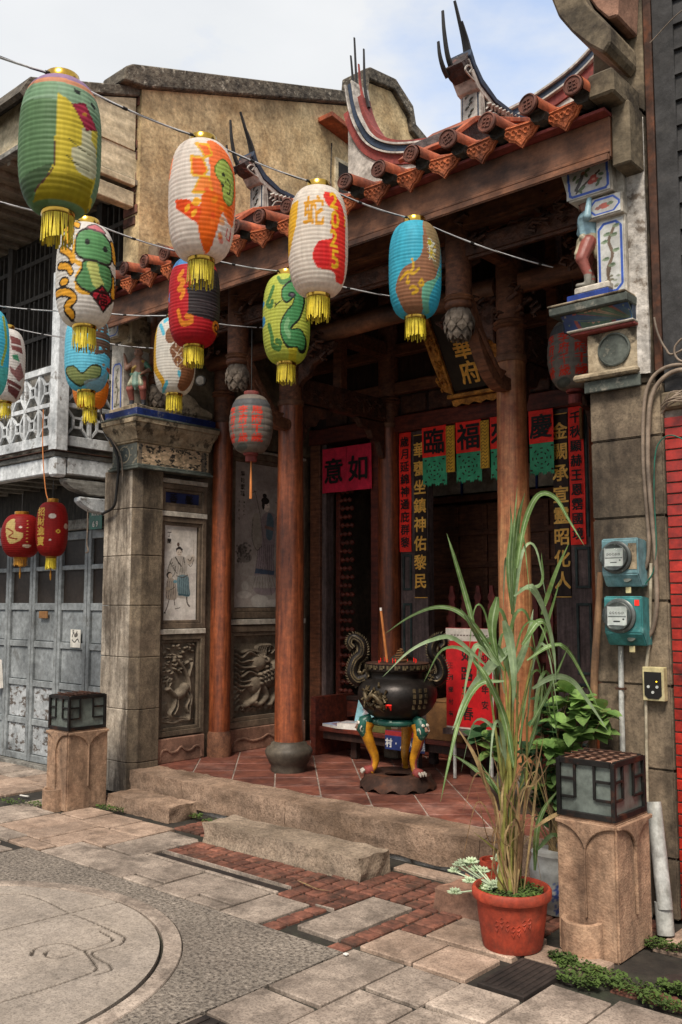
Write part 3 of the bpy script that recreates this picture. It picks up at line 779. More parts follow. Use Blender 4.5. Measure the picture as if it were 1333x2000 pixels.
# the same rows carry on beside and behind what the photo shows
for ci, x0 in enumerate([-2.93, -2.62, -2.33, -2.04, -1.76, -1.48, -1.19]):
    y = [2.48, 2.54, 2.53, 2.58, 2.83, 2.68, 2.78][ci]
    while y > 1.0:
        h = random.choice((0.32, 0.42, 0.54)); slab(x0, x0 + 0.285, y - h, y, G_); y -= h + 0.015
for x0 in np.arange(-0.9, 0.6, 0.29):
    y = 3.7
    while y > 2.2:
        h = random.choice((0.35, 0.45, 0.54)); slab(x0, x0 + 0.285, y - h, y, G_); y -= h + 0.015
x = -9.7
while x < -5.75:
    w = random.choice((0.3, 0.36, 0.42)); w = min(w, -5.72 - x) if x > -6.3 else w
    y = 1.5
    top = 4.95 if x + w < -7.0 else (3.5 if x < -6.45 else 3.32)
    while y < top - 0.12:
        h = min(random.choice((0.28, 0.4, 0.5)), top - y)
        slab(x, x + w - 0.01, y, y + h - 0.01, random.choice((W_, G_))); y += h
    x += w
for r in [(-6.99, -6.72, 3.52, 4.02, G_), (-6.72, -6.46, 3.52, 4.0, G_), (-6.99, -6.79, 4.03, 4.45, G_), (-6.44, -6.13, 4.02, 4.30, W_), (-6.45, -5.99, 3.34, 3.51, G_), (-5.99, -5.60, 3.34, 3.48, W_), (-3.51, -3.36, 3.74, 3.76, G_), (-1.9, -1.5, 4.33, 4.74, W_), (-1.5, -1.0, 4.33, 4.74, W_), (-2.29, -1.93, 3.83, 4.04, W_), (-5.03, -4.99, 3.75, 4.2, G_)]: slab(*r)

# gutter strip and its stone edge
slab(-4.99, -4.42, 3.752, 3.790, G_, 'gutter_edge'); slab(-4.42, -3.80, 3.745, 3.785, G_, 'gutter_edge')
bx('gutter_channel', -4.99, -3.80, 3.800, 3.862, -0.06, -0.014, m_manh, street)
slab(-4.99, -3.80, 3.868, 3.885, G_, 'gutter_edge')

# red paving bricks, one mesh shared
unit = MB().box(-0.05, 0.05, -0.05, 0.05, -0.05, 0).build('brick', m_brickpave, street, local=True, bevel=0.006)
bmu = unit.data
bricks = []
def brickfield(x0, x1, y0, y1, s, skip=()):
    ny = max(1, int(round((y1 - y0) / s))); nx = max(1, int(round((x1 - x0) / s)))
    sx, sy = (x1 - x0) / nx, (y1 - y0) / ny
    for j in range(ny):
        for i in range(nx):
            cx_, cy_ = x0 + (i + 0.5) * sx, y0 + (j + 0.5) * sy
            if any(a - 0.045 < cx_ < b + 0.045 and c - 0.045 < cy_ < d + 0.045 for a, b, c, d in skip): continue
            bricks.append((cx_, cy_, sx * 8.6, sy * 8.6))
brickfield(-4.99, -3.81, 3.90, 4.20, 0.094)
brickfield(-3.80, -2.95, 3.74, 4.52, 0.112, [(-3.34, -3.06, 3.43, 4.04)])
brickfield(-3.50, -2.95, 3.335, 3.74, 0.115, [(-3.34, -3.06, 3.43, 4.04)])
brickfield(-2.95, -2.80, 3.76, 4.3, 0.112)
brickfield(-6.40, -5.05, 4.31, 4.62, 0.1, [(-6.42, -5.5, 4.37, 4.68)])
brickfield(-6.99, -6.45, 4.46, 4.70, 0.1)
brickfield(-1.85, -0.9, 3.76, 4.3, 0.13, [(-1.92, -1.65, 3.9, 4.3)])
brickfield(-2.3, -1.95, 4.48, 4.72, 0.12)
brickfield(-2.75, -2.35, 4.12, 4.45, 0.11)
for i, (a, b, sx, sy) in enumerate(bricks):
    loc = (a + random.uniform(-.004, .004), b + random.uniform(-.004, .004), random.uniform(-0.010, -0.004))
    rz = random.uniform(-0.05, 0.05)
    if i == 0:
        unit.location = Vector(loc) - street.location; unit.rotation_euler = (0, 0, rz); unit.scale = (sx, sy, 1)
    else:
        inst(unit, 'brick', loc, street, (random.uniform(-.02, .02), random.uniform(-.02, .02), rz), (sx, sy, 1))

# iron covers
mb = MB().box(-2.275, -2.05, 3.44, 3.81, -0.05, 0.003)
for k in range(7): mb.box(-2.265 + k * 0.031, -2.250 + k * 0.031, 3.46, 3.79, 0.003, 0.007)
mh = mb.build('manhole_cover', m_manh, None, bevel=0.002)
tag(mh, 'dark rusty square drain cover set in the paving below the terracotta pot', 'manhole cover')
mb = MB().lathe([(0.10, -0.04), (0.10, -0.004), (0.085, 0.0), (0.0, -0.002)], (-1.62, 4.03, 0), 20)
tag(mb.build('round_drain_cover', m_manh, None), 'round black drain lid at the foot of the white drainpipe', 'manhole cover')
mb = MB().box(-2.905, -2.62, 2.30, 2.485, -0.05, 0.0)
for k in range(5): mb.box(-2.89 + k * 0.055, -2.86 + k * 0.055, 2.315, 2.47, 0.0, 0.006)
tag(mb.build('drain_grate', m_manh, None, bevel=0.002), 'dark drain grate beside the aggregate square', 'drain grate')

# moss tufts
def moss(name, pts, n, r, label):
    mb = MB()
    for _ in range(n):
        cx_, cy_, s = random.choice(pts)
        a = random.uniform(0, 6.28); d = s * math.sqrt(random.random())
        x, y = cx_ + math.cos(a) * d * 1.4, cy_ + math.sin(a) * d * 0.7
        q = random.uniform(0.4, 1.0) * r; b = random.uniform(0, 6.28)
        z = random.uniform(0.0, 0.03)
        ux, uy = math.cos(b) * q, math.sin(b) * q
        mb.add([(x - ux, y - uy, z), (x + uy * .6, y - ux * .6, z + q * .6), (x + ux, y + uy, z + q * random.uniform(0, 1)), (x - uy * .6, y + ux * .6, z + q * .3)], [(0, 1, 2, 3)])
    return tag(mb.build(name, m_moss, None, recalc=False), label, 'moss', kind='stuff')
moss('moss', [(-2.02, 3.86, .09), (-1.88, 3.84, .08), (-1.75, 3.8, .09), (-2.12, 3.9, .05), (-1.6, 3.74, .07), (-1.95, 3.72, .07), (-1.85, 4.35, .07), (-1.7, 4.4, .06), (-1.62, 3.9, .05)], 2600, 0.014, 'green moss and tiny weeds at the foot of the right stone lamp post')
moss('moss', [(-6.3, 4.32, .06), (-6.15, 4.34, .05), (-6.8, 4.02, .08), (-6.5, 4.55, .05), (-5.52, 4.6, .05), (-5.3, 4.55, .06), (-5.1, 4.5, .05), (-7.0, 3.95, .1), (-4.6, 4.55, .03), (-4.2, 4.55, .03)], 900, 0.014, 'thin moss in the paving joints by the step stones')

# ================================================================== TEMPLE
temple = thing('temple', (-4.44, 5.6, 0), 'old temple porch with red brown columns, carved panels and swallowtail roof ridges', 'temple')
XL, XR, FZ, PYF = -6.6, -2.335, 0.21, 4.735

# ---- platform
plat = bx('platform', XL, -2.30, PYF + 0.05, 10.0, -0.03, FZ - 0.03, m_mortar, temple, bevel=0)
floor = bx('porch_floor', XL, -2.33, 5.03, 7.2, FZ - 0.03, FZ - 0.006, m_mortar, temple, bevel=0)
TS = 0.34
tile = MB().box(-TS / 2 + 0.006, TS / 2 - 0.006, -TS / 2 + 0.006, TS / 2 - 0.006, -0.02, 0).build('floor_tile', m_tile, floor, local=True, bevel=0.003)
first = True
c45 = math.cos(rad(45))
for i in range(-12, 13):
    for j in range(-12, 13):
        a, b = i * TS, j * TS
        x, y = -4.44 + (a - b) * c45, 6.03 + (a + b) * c45
        if not (XL - 0.1 < x < -2.2 and 4.86 < y < 7.25): continue
        poly = [(x + dx, y + dy) for dx, dy in ((0.236, 0), (0, 0.236), (-0.236, 0), (0, -0.236))]
        full = all(XL < p[0] < -2.34 and 5.03 < p[1] < 7.19 for p in poly)
        if full:
            z = FZ + random.uniform(-0.0015, 0.0015)
            if first:
                tile.location = Vector((x, y, z)) - world_of(floor); tile.rotation_euler = (0, 0, rad(45)); first = False
            else:
                inst(tile, 'floor_tile', (x, y, z), floor, (0, 0, rad(45)))
        else:                                     # cut tiles along the edges
            def clip(pl, ax_, lim, keep):
                out = []
                for k in range(len(pl)):
                    p, q = pl[k], pl[(k + 1) % len(pl)]
                    ip, iq = keep(p[ax_], lim), keep(q[ax_], lim)
                    if ip: out.append(p)
                    if ip != iq:
                        t = (lim - p[ax_]) / (q[ax_] - p[ax_]); out.append((p[0] + (q[0] - p[0]) * t, p[1] + (q[1] - p[1]) * t))
                return out
            pl = poly
            for ax_, lim, kp in ((0, XL + 0.003, lambda v, l: v >= l), (0, -2.34, lambda v, l: v <= l), (1, 5.034, lambda v, l: v >= l), (1, 7.19, lambda v, l: v <= l)):
                if pl: pl = clip(pl, ax_, lim, kp)
            if len(pl) < 3: continue
            cxx, cyy = sum(p[0] for p in pl) / len(pl), sum(p[1] for p in pl) / len(pl)
            pl = [(cxx + (p[0] - cxx) * 0.975, cyy + (p[1] - cyy) * 0.975) for p in pl]
            ar = abs(sum(pl[k][0] * pl[(k + 1) % len(pl)][1] - pl[(k + 1) % len(pl)][0] * pl[k][1] for k in range(len(pl)))) / 2
            if ar > 0.002:
                MB().prism(pl, (0, 0, FZ - 0.02), (1, 0, 0), (0, 1, 0), (0, 0, 0.0195)).build('floor_tile', m_tile, floor)
kx = [-6.545, -5.86, -4.72, -3.10, -2.30]
for a, b in zip(kx, kx[1:]):
    MB().box(a + 0.003, b - 0.003, PYF, 5.028, 0.015, FZ).build('kerb_stone', m_kerb, temple, subdiv=15, rough=0.013, rscale=14, smooth=55)
bx('plinth_footing', -6.54, -2.3, PYF + 0.03, PYF + 0.06, -0.05, 0.03, m_wplast, temple, bevel=0)

# ---- left pillar, chamfered granite courses
def course(poly, z0, z1, name, mat, parent):
    return MB().prism(poly, (0, 0, z0 + 0.002), (1, 0, 0), (0, 1, 0), (0, 0, z1 - z0 - 0.004)).build(name, mat, parent, bevel=0.005)
pl = bx('left_pillar', -7.00, -6.60, 4.80, 5.02, 0, 2.77, m_granite, temple, bevel=0)
zc = [0.0, 0.26, 0.70, 1.14, 1.58, 2.01, 2.42, 2.77]
for a, b in zip(zc, zc[1:]):
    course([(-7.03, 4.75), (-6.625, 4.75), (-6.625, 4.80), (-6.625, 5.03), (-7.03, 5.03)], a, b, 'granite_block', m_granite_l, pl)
    course([(-6.624, 4.752), (-6.605, 4.752), (-6.547, 4.81), (-6.547, 5.03), (-6.624, 5.03)], a, b, 'granite_block', m_granite, pl)  # jamb face darker than the front: stained stone, with its shade also in the colour
# ---- right pillar
pr = bx('right_pillar', -2.31, -1.94, 4.78, 5.1, 0, 2.76, m_granite, temple, bevel=0)
zc = [0.0, 0.30, 0.74, 1.17, 1.61, 2.06, 2.49, 2.78]
for a, b in zip(zc, zc[1:]):
    MB().box(-2.335, -1.925, 4.75, 5.12, a + 0.002, b - 0.002).build('granite_block', m_granite, pr, bevel=0.008, seg=2)
# hidden return walls so the porch is closed
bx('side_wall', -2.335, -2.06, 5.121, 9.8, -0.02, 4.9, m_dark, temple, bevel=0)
bx('side_wall', -6.84, -6.70, 5.031, 9.8, -0.02, 4.9, m_frame, temple, bevel=0)

# ---- panelled left side wall (faces +X), framed bays
sw = bx('panel_wall', -6.70, -6.66, 5.031, 6.99, FZ - 0.02, 4.6, m_frame, temple, bevel=0)
def frame_bay(y0, y1, z0, z1, w, parent, mat=m_frame, depth=0.045, name='panel_frame'):
    mb = MB()
    for k, (dw, xx) in enumerate(((0.0, XL), (w * 0.62, XL - 0.012))):
        ww = w * 0.60 if k == 0 else w * 0.36
        a0, a1, b0, b1 = y0 + dw, y1 - dw, z0 + dw, z1 - dw
        mb.box(XL - depth, xx, a0, a0 + ww, b0, b1); mb.box(XL - depth, xx, a1 - ww, a1, b0, b1)
        mb.box(XL - depth, xx, a0 + ww, a1 - ww, b0, b0 + ww); mb.box(XL - depth, xx, a0 + ww, a1 - ww, b1 - ww, b1)
    return mb.build(name, mat, parent, bevel=0.003)
XA = Vector((0, 1, 0)); ZA = Vector((0, 0, 1)); NX = Vector((1, 0, 0))
def strip(y0, y1, z0, z1):
    bx('white_band', XL - 0.04, XL + 0.012, y0, y1, z0, z1, m_white, sw, bevel=0.003)
for (y0, y1) in ((5.035, 5.575),):
    strip(y0, y1, 2.675, 2.715)
    frame_bay(y0, y1, 2.425, 2.67, 0.075, sw)
    strip(y0, y1, 2.375, 2.42)
    frame_bay(y0, y1, 1.375, 2.37, 0.075, sw)
    strip(y0, y1, 1.325, 1.37)
    frame_bay(y0, y1, 0.435, 1.32, 0.075, sw, m_granite)
y2, y3 = 5.845, 6.90
strip(y2, y3, 3.075, 3.10); frame_bay(y2, y3, 1.455, 3.07, 0.10, sw); strip(y2, y3, 1.395, 1.445); frame_bay(y2, y3, 0.425, 1.385, 0.10, sw, m_frame)
bx('upper_wall', XL - 0.05, XL - 0.01, 5.04, 6.98, 3.12, 4.6, m_oldplast, temple, bevel=0)
def plinth_carve(y0, y1):
    pts = [(y0, 0.21), (y1, 0.21), (y1, 0.42), (y0, 0.42)]
    MB().prism([(p[0], p[1]) for p in pts], (XL - 0.03, 0, 0), (0, 1, 0), (0, 0, 1), (0.045, 0, 0)).build('base_stone', m_pinkst, sw, bevel=0.006)
    w = y1 - y0
    crv = [(y0 + w * t, 0.21 + z) for t, z in ((0.06, .02), (0.1, .10), (0.2, .115), (0.3, .085), (0.42, .095), (0.5, .125), (0.58, .095), (0.7, .085), (0.8, .115), (0.9, .10), (0.94, .02))]
    MB().tube([(XL + 0.014, a, b) for a, b in smooth_curve([(a, b, 0) for a, b in crv], 4) for a, b in ((a, b),)] if False else [(XL + 0.015, p.x, p.y) for p in smooth_curve([(a, b, 0) for a, b in crv], 4)], 0.011, 6).build('carved_scroll', m_pinkst, sw, smooth=60)
plinth_carve(5.035, 5.575); plinth_carve(5.845, 6.90)

# painted and carved panels
def cal_plaque(c):
    c.text('馨香', 0.29, 0.065, 0.10, '1c1a1a', vertical=False, step=-0.18)
sheet('blue_name_plaque', (XL - 0.03, 5.10, 2.475), XA, ZA, 0.41, 0.145, NX, 0.006, '2a3560', cal_plaque, m_glazed, sw)
def robed(c, cx, w, h):
    """a robed figure holding up a staff with a child at its side"""
    f = lambda pts: [(cx + x * w, y * h) for x, y in pts]
    c.poly(f([(-.20, .63), (-.30, .50), (-.26, .42), (-.12, .44), (-.10, .30), (-.06, .24), (.26, .24), (.28, .42), (.22, .52), (.24, .62), (.10, .665), (-.06, .665)]), 'b3aca3', sm=True)
    c.poly(f([(-.02, .46), (.24, .46), (.28, .36), (.30, .25), (.02, .27), (-.04, .34)]), '71898f', sm=True)
    for k in range(6): c.line(f([(.02 + k * .048, .45), (.03 + k * .05, .36), (.04 + k * .05, .26)]), .006, '3e5560')
    c.poly(f([(-.02, .28), (.28, .265), (.28, .25), (.0, .255)]), '3d5a63')
    c.line(f([(-.2, .635), (-.3, .52), (-.24, .44), (-.12, .48), (-.1, .56)]), .006, '3a332e')
    for k in range(5): c.line(f([(-.26 + k * .03, .60 - k * .02), (-.2 + k * .03, .58 - k * .02), (-.17 + k * .03, .60 - k * .03)]), .005, '3f3833')
    c.line(f([(.24, .62), (.30, .60), (.38, .66)]), .035, 'b3a89b'); c.line(f([(.24, .64), (.30, .62), (.37, .67)]), .006, '3a332e'); c.line(f([(.25, .58), (.33, .565), (.41, .64)]), .006, '3a332e')
    c.ell(cx + .37 * w, .675 * h, .03 * w * 1.4, .012 * h, 'cfc4b6')
    c.line(f([(.39, .69), (.40, .80), (.39, .84)]), .004, '8a7d70')
    c.line(f([(-.10, .65), (-.02, .60), (.06, .56)]), .012, '3a322d'); c.line(f([(.12, .65), (.14, .60)]), .010, '3a322d')
    c.line(f([(-.06, .46), (.1, .445), (.24, .47)]), .008, '4a413a'); c.ell(cx + .08 * w, .52 * h, .06 * w, .03 * h, '9a958c')
    for k in range(4): c.line(f([(-.04 + k * .06, .63), (-.02 + k * .06, .55), (-.06 + k * .07, .47)]), .004, '6a625a')
    c.ell(cx, .715 * h, .085 * w, .036 * h, '2e2825'); c.ell(cx - .005 * w, .70 * h, .075 * w, .036 * h, 'c9bcae')
    c.line(f([(-.07, .735), (0, .755), (.07, .735)]), .018, '2a2421'); c.ell(cx - .03 * w, .785 * h, .035 * w, .022 * h, '5d4a42')
    c.line(f([(-.04, .705), (-.02, .706)]), .005, '2a2421'); c.line(f([(.02, .705), (.045, .706)]), .005, '2a2421'); c.line(f([(-.02, .683), (.02, .683)]), .004, '7a4a42')
    # child
    c.poly(f([(-.30, .43), (-.34, .32), (-.31, .22), (-.06, .22), (-.08, .33), (-.14, .43)]), 'a89c8f', sm=True)
    c.ell(cx - .26 * w, .465 * h, .075 * w, .034 * h, '2d2623'); c.ell(cx - .235 * w, .458 * h, .055 * w, .027 * h, 'c6b7a6')
    c.ell(cx - .10 * w, .40 * h, .05 * w, .016 * h, '6a9aa8')
    for k in range(5): c.line(f([(-.30 + k * .05, .40), (-.31 + k * .055, .32), (-.33 + k * .06, .225)]), .005, '4b423b')
    c.line(f([(-.34, .33), (-.22, .315), (-.10, .345)]), .006, '3f3630'); c.ell(cx - .29 * w, .325 * h, .06 * w, .018 * h, 'b9a994')
    c.line(f([(-.25, .22), (-.30, .14), (-.36, .08)]), .010, '6a625c'); c.line(f([(-.12, .22), (-.10, .16)]), .010, '6a625c')
    c.line(f([(.22, .24), (.24, .18), (.30, .145)]), .014, '5a524c'); c.ell(cx - .36 * w, .08 * h, .03 * w, .008 * h, '3a332e')
    c.line(f([(-.08, .12), (.04, .13)]), .008, '5d554e')
def pnt1(c):
    for k in range(26): c.ell(random.uniform(0, .41), random.uniform(0, .87), random.uniform(.03, .1), random.uniform(.02, .07), random.choice(['c3bcb2', 'a89f97', 'b8afaa', 'b9ab9a']), a=0.35)
    robed(c, .20, .42, .87)
    c.text('丁蘭', .085, .77, .05, '25201d', step=.06)
sheet('wall_painting', (XL - 0.03, 5.085, 1.445), XA, ZA, 0.40, 0.865, NX, 0.0036, 'd6d0c8', pnt1, m_paint_old, sw)
def pnt2(c):
    W, Hh = 0.83, 1.41
    for k in range(50): c.ell(random.uniform(0, W), random.uniform(0, Hh), random.uniform(.05, .16), random.uniform(.04, .12), random.choice(['a39a91', '857b74', '978d86', 'b9b3ab']), a=0.3)
    for k in range(10): c.ell(random.uniform(0, W), random.uniform(0, .22), random.uniform(.04, .12), random.uniform(.03, .07), 'c9c5bd', a=0.6)
    c.ell(.10, .56, .06, .05, '4c4742', a=.6); c.ell(.14, .48, .09, .05, '4c4742', a=.5)
    for k in range(60): c.ell(random.uniform(.02, .22), random.uniform(.43, .62), .012, .010, '3f3b37', a=.6)
    for k in range(60): c.ell(random.uniform(.6, .83), random.uniform(.03, .22), .012, .010, '3a3733', a=.6)
    # lady
    c.poly([(.26, .16), (.55, .15), (.52, .45), (.55, .72), (.53, .92), (.40, .93), (.33, .80), (.30, .5)], '978a8c', sm=True)
    c.poly([(.20, .20), (.62, .20), (.54, .30), (.28, .31)], 'a9a29b', sm=True)
    c.poly([(.27, .33), (.53, .32), (.54, .36), (.28, .38)], '4b5b70')
    c.poly([(.42, .70), (.50, .68), (.52, .88), (.44, .93)], '5f7480', sm=True)
    c.poly([(.40, .78), (.52, .76), (.52, .795), (.40, .81)], '8d6f66')
    c.poly([(.24, .88), (.30, .92), (.34, .84), (.36, .62), (.28, .56), (.24, .66)], 'a79f92', sm=True); c.line([(.24, .88), (.23, .68), (.29, .56), (.36, .60)], .006, '4d4339')
    for k in range(9): c.line([(.31 + k * .026, .62), (.30 + k * .028, .48), (.28 + k * .031, .36)], .004, '55494d')
    for k in range(8): c.line([(.28 + k * .032, .30), (.24 + k * .045, .18)], .004, '6a635d')
    c.line([(.55, .88), (.60, .93), (.62, .80), (.60, .66)], .022, '8a8179'); c.line([(.56, .9), (.61, .94), (.635, .8), (.61, .65)], .005, '40372f')
    c.ell(.425, 1.00, .042, .055, 'e6d8ca'); c.ell(.405, 1.055, .055, .035, '221d1b'); c.ell(.378, 1.015, .02, .05, '221d1b'); c.ell(.395, 1.105, .03, .022, '221d1b')
    c.line([(.43, 1.012), (.445, 1.012)], .005, '2a2421'); c.line([(.44, .977), (.452, .977)], .005, '8a4a42')
    c.line([(.33, .93), (.27, 1.12), (.25, 1.14)], .007, '4a3d33'); c.line([(.20, 1.11), (.28, 1.14)], .006, '4a3d33'); c.line([(.33, .93), (.50, .12)], .004, '4a3d33')
    # boy
    c.poly([(.66, .44), (.83, .44), (.83, .60), (.68, .59)], '3e6480', sm=True); c.poly([(.66, .22), (.83, .22), (.83, .44), (.68, .44)], '9a938b', sm=True); c.ell(.775, .645, .04, .045, 'bfae9f'); c.ell(.76, .68, .05, .028, '2a2421')
    c.line([(.55, 1.05), (.66, 1.03), (.78, 1.12)], .006, '4a4540')
    for k in range(8): c.line([(.64, 1.035), (.64 + .06 * math.cos(k * .8), 1.035 + .05 * math.sin(k * .8))], .008, '45403b')
    c.text('麻姑獻瑞', .10, 1.30, .055, '2a2522', step=.066)
    c.text('水流長春安', .055, 1.02, .03, '4a443f', step=.042, bold=False); c.text('有年正月', .12, 1.02, .03, '4a443f', step=.042, bold=False)
sheet('wall_painting', (XL - 0.03, 5.95, 1.56), XA, ZA, 0.845, 1.41, NX, 0.0046, 'aaa19a', pnt2, m_paint_old, sw)

def rel_deer(c):
    c._s = 1.7
    W, Hh = 0.40, 0.74; k = '5b5144'
    c.line([(.34, .05), (.345, .25), (.33, .40), (.26, .52), (.17, .60)], .035, k, h=.022, dome=True)
    c.line([(.33, .42), (.37, .55)], .022, k, h=.018, dome=True)
    for i in range(46):
        x, y = random.uniform(.03, .38), random.uniform(.46, .72)
        if x < .2 and y < .5: continue
        c.ell(x, y, random.uniform(.016, .034), random.uniform(.010, .018), k, rot=random.uniform(-.6, .6), h=random.uniform(.014, .026), dome=True)
    for i in range(9): c.ell(random.uniform(.04, .14), random.uniform(.38, .50), .03, .012, k, rot=.3, h=.018, dome=True)
    # deer
    c.ell(.235, .285, .085, .05, k, rot=.35, h=.036, dome=True); c.ell(.29, .33, .05, .05, k, h=.034, dome=True)
    c.line([(.17, .27), (.13, .31), (.10, .335)], .042, k, h=.034, dome=True); c.ell(.085, .335, .035, .018, k, rot=.2, h=.034, dome=True)
    c.line([(.09, .35), (.08, .40), (.11, .43)], .01, k, h=.022, dome=True); c.line([(.10, .35), (.125, .385)], .012, k, h=.022, dome=True)
    for p in ([(.18, .26), (.165, .18), (.12, .12), (.13, .09)], [(.20, .25), (.20, .17), (.165, .11)], [(.30, .30), (.33, .23), (.30, .17), (.32, .12)], [(.32, .32), (.355, .25), (.345, .18)]):
        c.line(p, .022, k, h=.026, dome=True)
    for q in range(8): c.line([(.01, .10 - q * .008), (.12 + q * .01, .06 + .03 * math.sin(q)), (.25, .08 - q * .006), (.39, .05)], .014, k, h=.008 + .002 * (q % 3), dome=True)
    for q in range(5): c.line([(.03 + q * .02, .1), (.01 + q * .015, .17), (.05 + q * .01, .21)], .012, k, h=.012, dome=True)
sheet('relief_carving', (XL - 0.045, 5.085, 0.51), XA, ZA, 0.40, 0.735, NX, 0.0042, '5b5144', rel_deer, m_darkst, sw, thick=0.003)
def rel_lion(c):
    c._s = 1.25
    k = '5b5144'
    c.ell(.46, .34, .19, .10, k, rot=.3, h=.05, dome=True); c.ell(.60, .42, .12, .10, k, h=.045, dome=True); c.ell(.30, .29, .10, .09, k, h=.045, dome=True)
    c.ell(.34, .50, .10, .085, k, h=.055, dome=True); c.ell(.43, .515, .055, .04, k, h=.055, dome=True); c.ell(.42, .455, .05, .022, k, h=.05, dome=True)
    c.ell(.43, .485, .03, .012, k, h=-.005); c.ell(.39, .55, .018, .018, k, h=.066, dome=True)
    for q in range(9):
        y = .62 - q * .045
        c.line([(.32, y - .02), (.20, y + .03 * math.sin(q * 1.7)), (.10, y - .02), (.03, y + .02)], .026, k, h=.030 + .008 * (q % 2), dome=True)
    for q in range(5): c.line([(.33 + q * .02, .57), (.30 + q * .03, .64), (.36 + q * .03, .67)], .02, k, h=.036, dome=True)
    c.line([(.46, .60), (.49, .66), (.54, .62), (.50, .58)], .016, k, h=.03, dome=True)
    for p in ([(.33, .25), (.28, .15), (.17, .10)], [(.40, .27), (.44, .17), (.34, .10), (.28, .12)], [(.58, .34), (.60, .22), (.53, .14), (.48, .09)], [(.66, .38), (.73, .25), (.70, .14), (.64, .10)]):
        c.line(p, .062, k, h=.042, dome=True); c.ell(p[-1][0], p[-1][1], .05, .028, k, h=.045, dome=True)
    for i in range(7):
        for j in range(3): c.ell(.34 + i * .045, .30 + j * .045 + i * .012, .018, .013, k, h=.062)
    for q in range(9): c.line([(.05 + q * .08, .06), (.10 + q * .08, .10 + .03 * math.sin(q * 2.1)), (.16 + q * .07, .05)], .020, k, h=.02, dome=True)
    for q in range(6): c.line([(.03, .12 + q * .05), (.09, .16 + q * .05), (.13, .12 + q * .055)], .018, k, h=.018, dome=True)
    for q in range(5): c.line([(.72, .40 + q * .06), (.80, .46 + q * .05), (.76, .53 + q * .04)], .024, k, h=.024, dome=True)
sheet('relief_carving', (XL - 0.050, 5.95, 0.525), XA, ZA, 0.845, 0.76, NX, 0.0058, '5b5144', rel_lion, m_darkst, sw, thick=0.003)

# ---- columns
def column(x, y, r0, r1, ztop, mat, base='drum'):
    c = MB().lathe([(r0, 0), (r0 * 1.0, 0.6), (r0 * 0.97, 1.5), (r1, 2.86)], (x, y, FZ + 0.22), 28).build('column', mat, temple, smooth=50)
    MB().lathe([(r1 * 1.06, 0), (r1 * 1.12, 0.012), (r1 * 1.06, 0.024), (r1 * 1.13, 0.036), (r1 * 1.06, 0.05)], (x, y, 3.29), 28).build('column_ring', m_fascia, c, smooth=60)
    MB().lathe([(r1 * 0.98, 0), (r1 * 0.95, ztop - 3.3)], (x, y, 3.3), 24).build('column_neck', m_wood, c, smooth=50)
    MB().lathe([(r1 * 1.0, 0), (r1 * 1.2, 0.02), (r1 * 1.08, 0.035), (r1 * 1.2, 0.05), (r1 * 1.0, 0.07)], (x, y, 3.53), 24).build('column_ring', m_wood, c, smooth=60)
    if base == 'drum':
        MB().lathe([(0.145, 0), (0.15, 0.02), (0.15, 0.055), (0.165, 0.075), (0.195, 0.14), (0.20, 0.17), (0.185, 0.20), (0.155, 0.215), (0.15, 0.235), (r0 * 1.02, 0.25)], (x, y, FZ - 0.003), 32).build('column_base', m_bulb, c, smooth=50)
    else:
        MB().lathe([(r0 * 1.12, 0), (r0 * 1.16, 0.05), (r0 * 1.12, 0.2), (r0, 0.23)], (x, y, FZ - 0.003), 24).build('column_base', m_colst, c, smooth=50)
    return c
column(-5.535, 5.60, 0.122, 0.103, 4.25, m_col)
column(-3.345, 5.60, 0.118, 0.103, 4.25, m_colbare)
column(-6.545, 5.715, 0.098, 0.092, 4.25, m_col, 'cyl')
column(-5.55, 6.98, 0.115, 0.105, 4.8, m_col, 'cyl')
column(-3.33, 6.98, 0.115, 0.105, 4.8, m_col, 'cyl')

# ---- hanging lotus posts below the eave
def hanging(x, y):
    h = MB().lathe([(0.088, 0), (0.085, 0.7)], (x, y, 3.60), 20).build('hanging_post', m_wood, temple, smooth=50)
    MB().lathe([(0.088, 0), (0.10, 0.01), (0.092, 0.022), (0.103, 0.034), (0.088, 0.048)], (x, y, 3.585), 20).build('post_ring', m_fascia, h, smooth=60)
    MB().lathe([(0.05, 0), (0.09, 0.01), (0.098, 0.03), (0.09, 0.05)], (x, y, 3.535), 20).build('post_ring', m_wood, h, smooth=60)
    mb = MB(); mb.lathe([(0.02, 0.02), (0.06, 0.03), (0.085, 0.1), (0.088, 0.15), (0.07, 0.2), (0.05, 0.22)], (x, y, 3.335), 16)
    for row in range(4):
        n = 8; z = 3.545 - row * 0.046
        rr_ = [0.068, 0.089, 0.093, 0.080][row]
        for k in range(n):
            a = 2 * math.pi * (k + 0.5 * (row % 2)) / n
            c = Vector((x + rr_ * math.cos(a), y + rr_ * math.sin(a), z))
            t = Vector((-math.sin(a), math.cos(a), 0)); nn = Vector((math.cos(a), math.sin(a), 0)); w, l = 0.036, 0.078
            dn = [.022, .010, -.002, -.014][row]
            mb.add([c + t * w * .5, c - t * w * .5, c - t * w - ZA * l * .55 + nn * dn * .6, c - ZA * l + nn * (dn + .004), c + t * w - ZA * l * .55 + nn * dn * .6, c - ZA * l * .5 + nn * (dn * .6 + .014)], [(0, 1, 5), (1, 2, 5), (2, 3, 5), (3, 4, 5), (4, 0, 5)])
    for k in range(8):
        a = 2 * math.pi * k / 8
        mb.tube([(x + .045 * math.cos(a), y + .045 * math.sin(a), 3.37), (x + .05 * math.cos(a), y + .05 * math.sin(a), 3.33)], [.016, .010], 6)
    mb.build('lotus_bud', m_lotus, h)
    return h
for x in (-6.60, -5.555, -3.375): hanging(x, 5.0)
hanging(-2.40, 5.3)

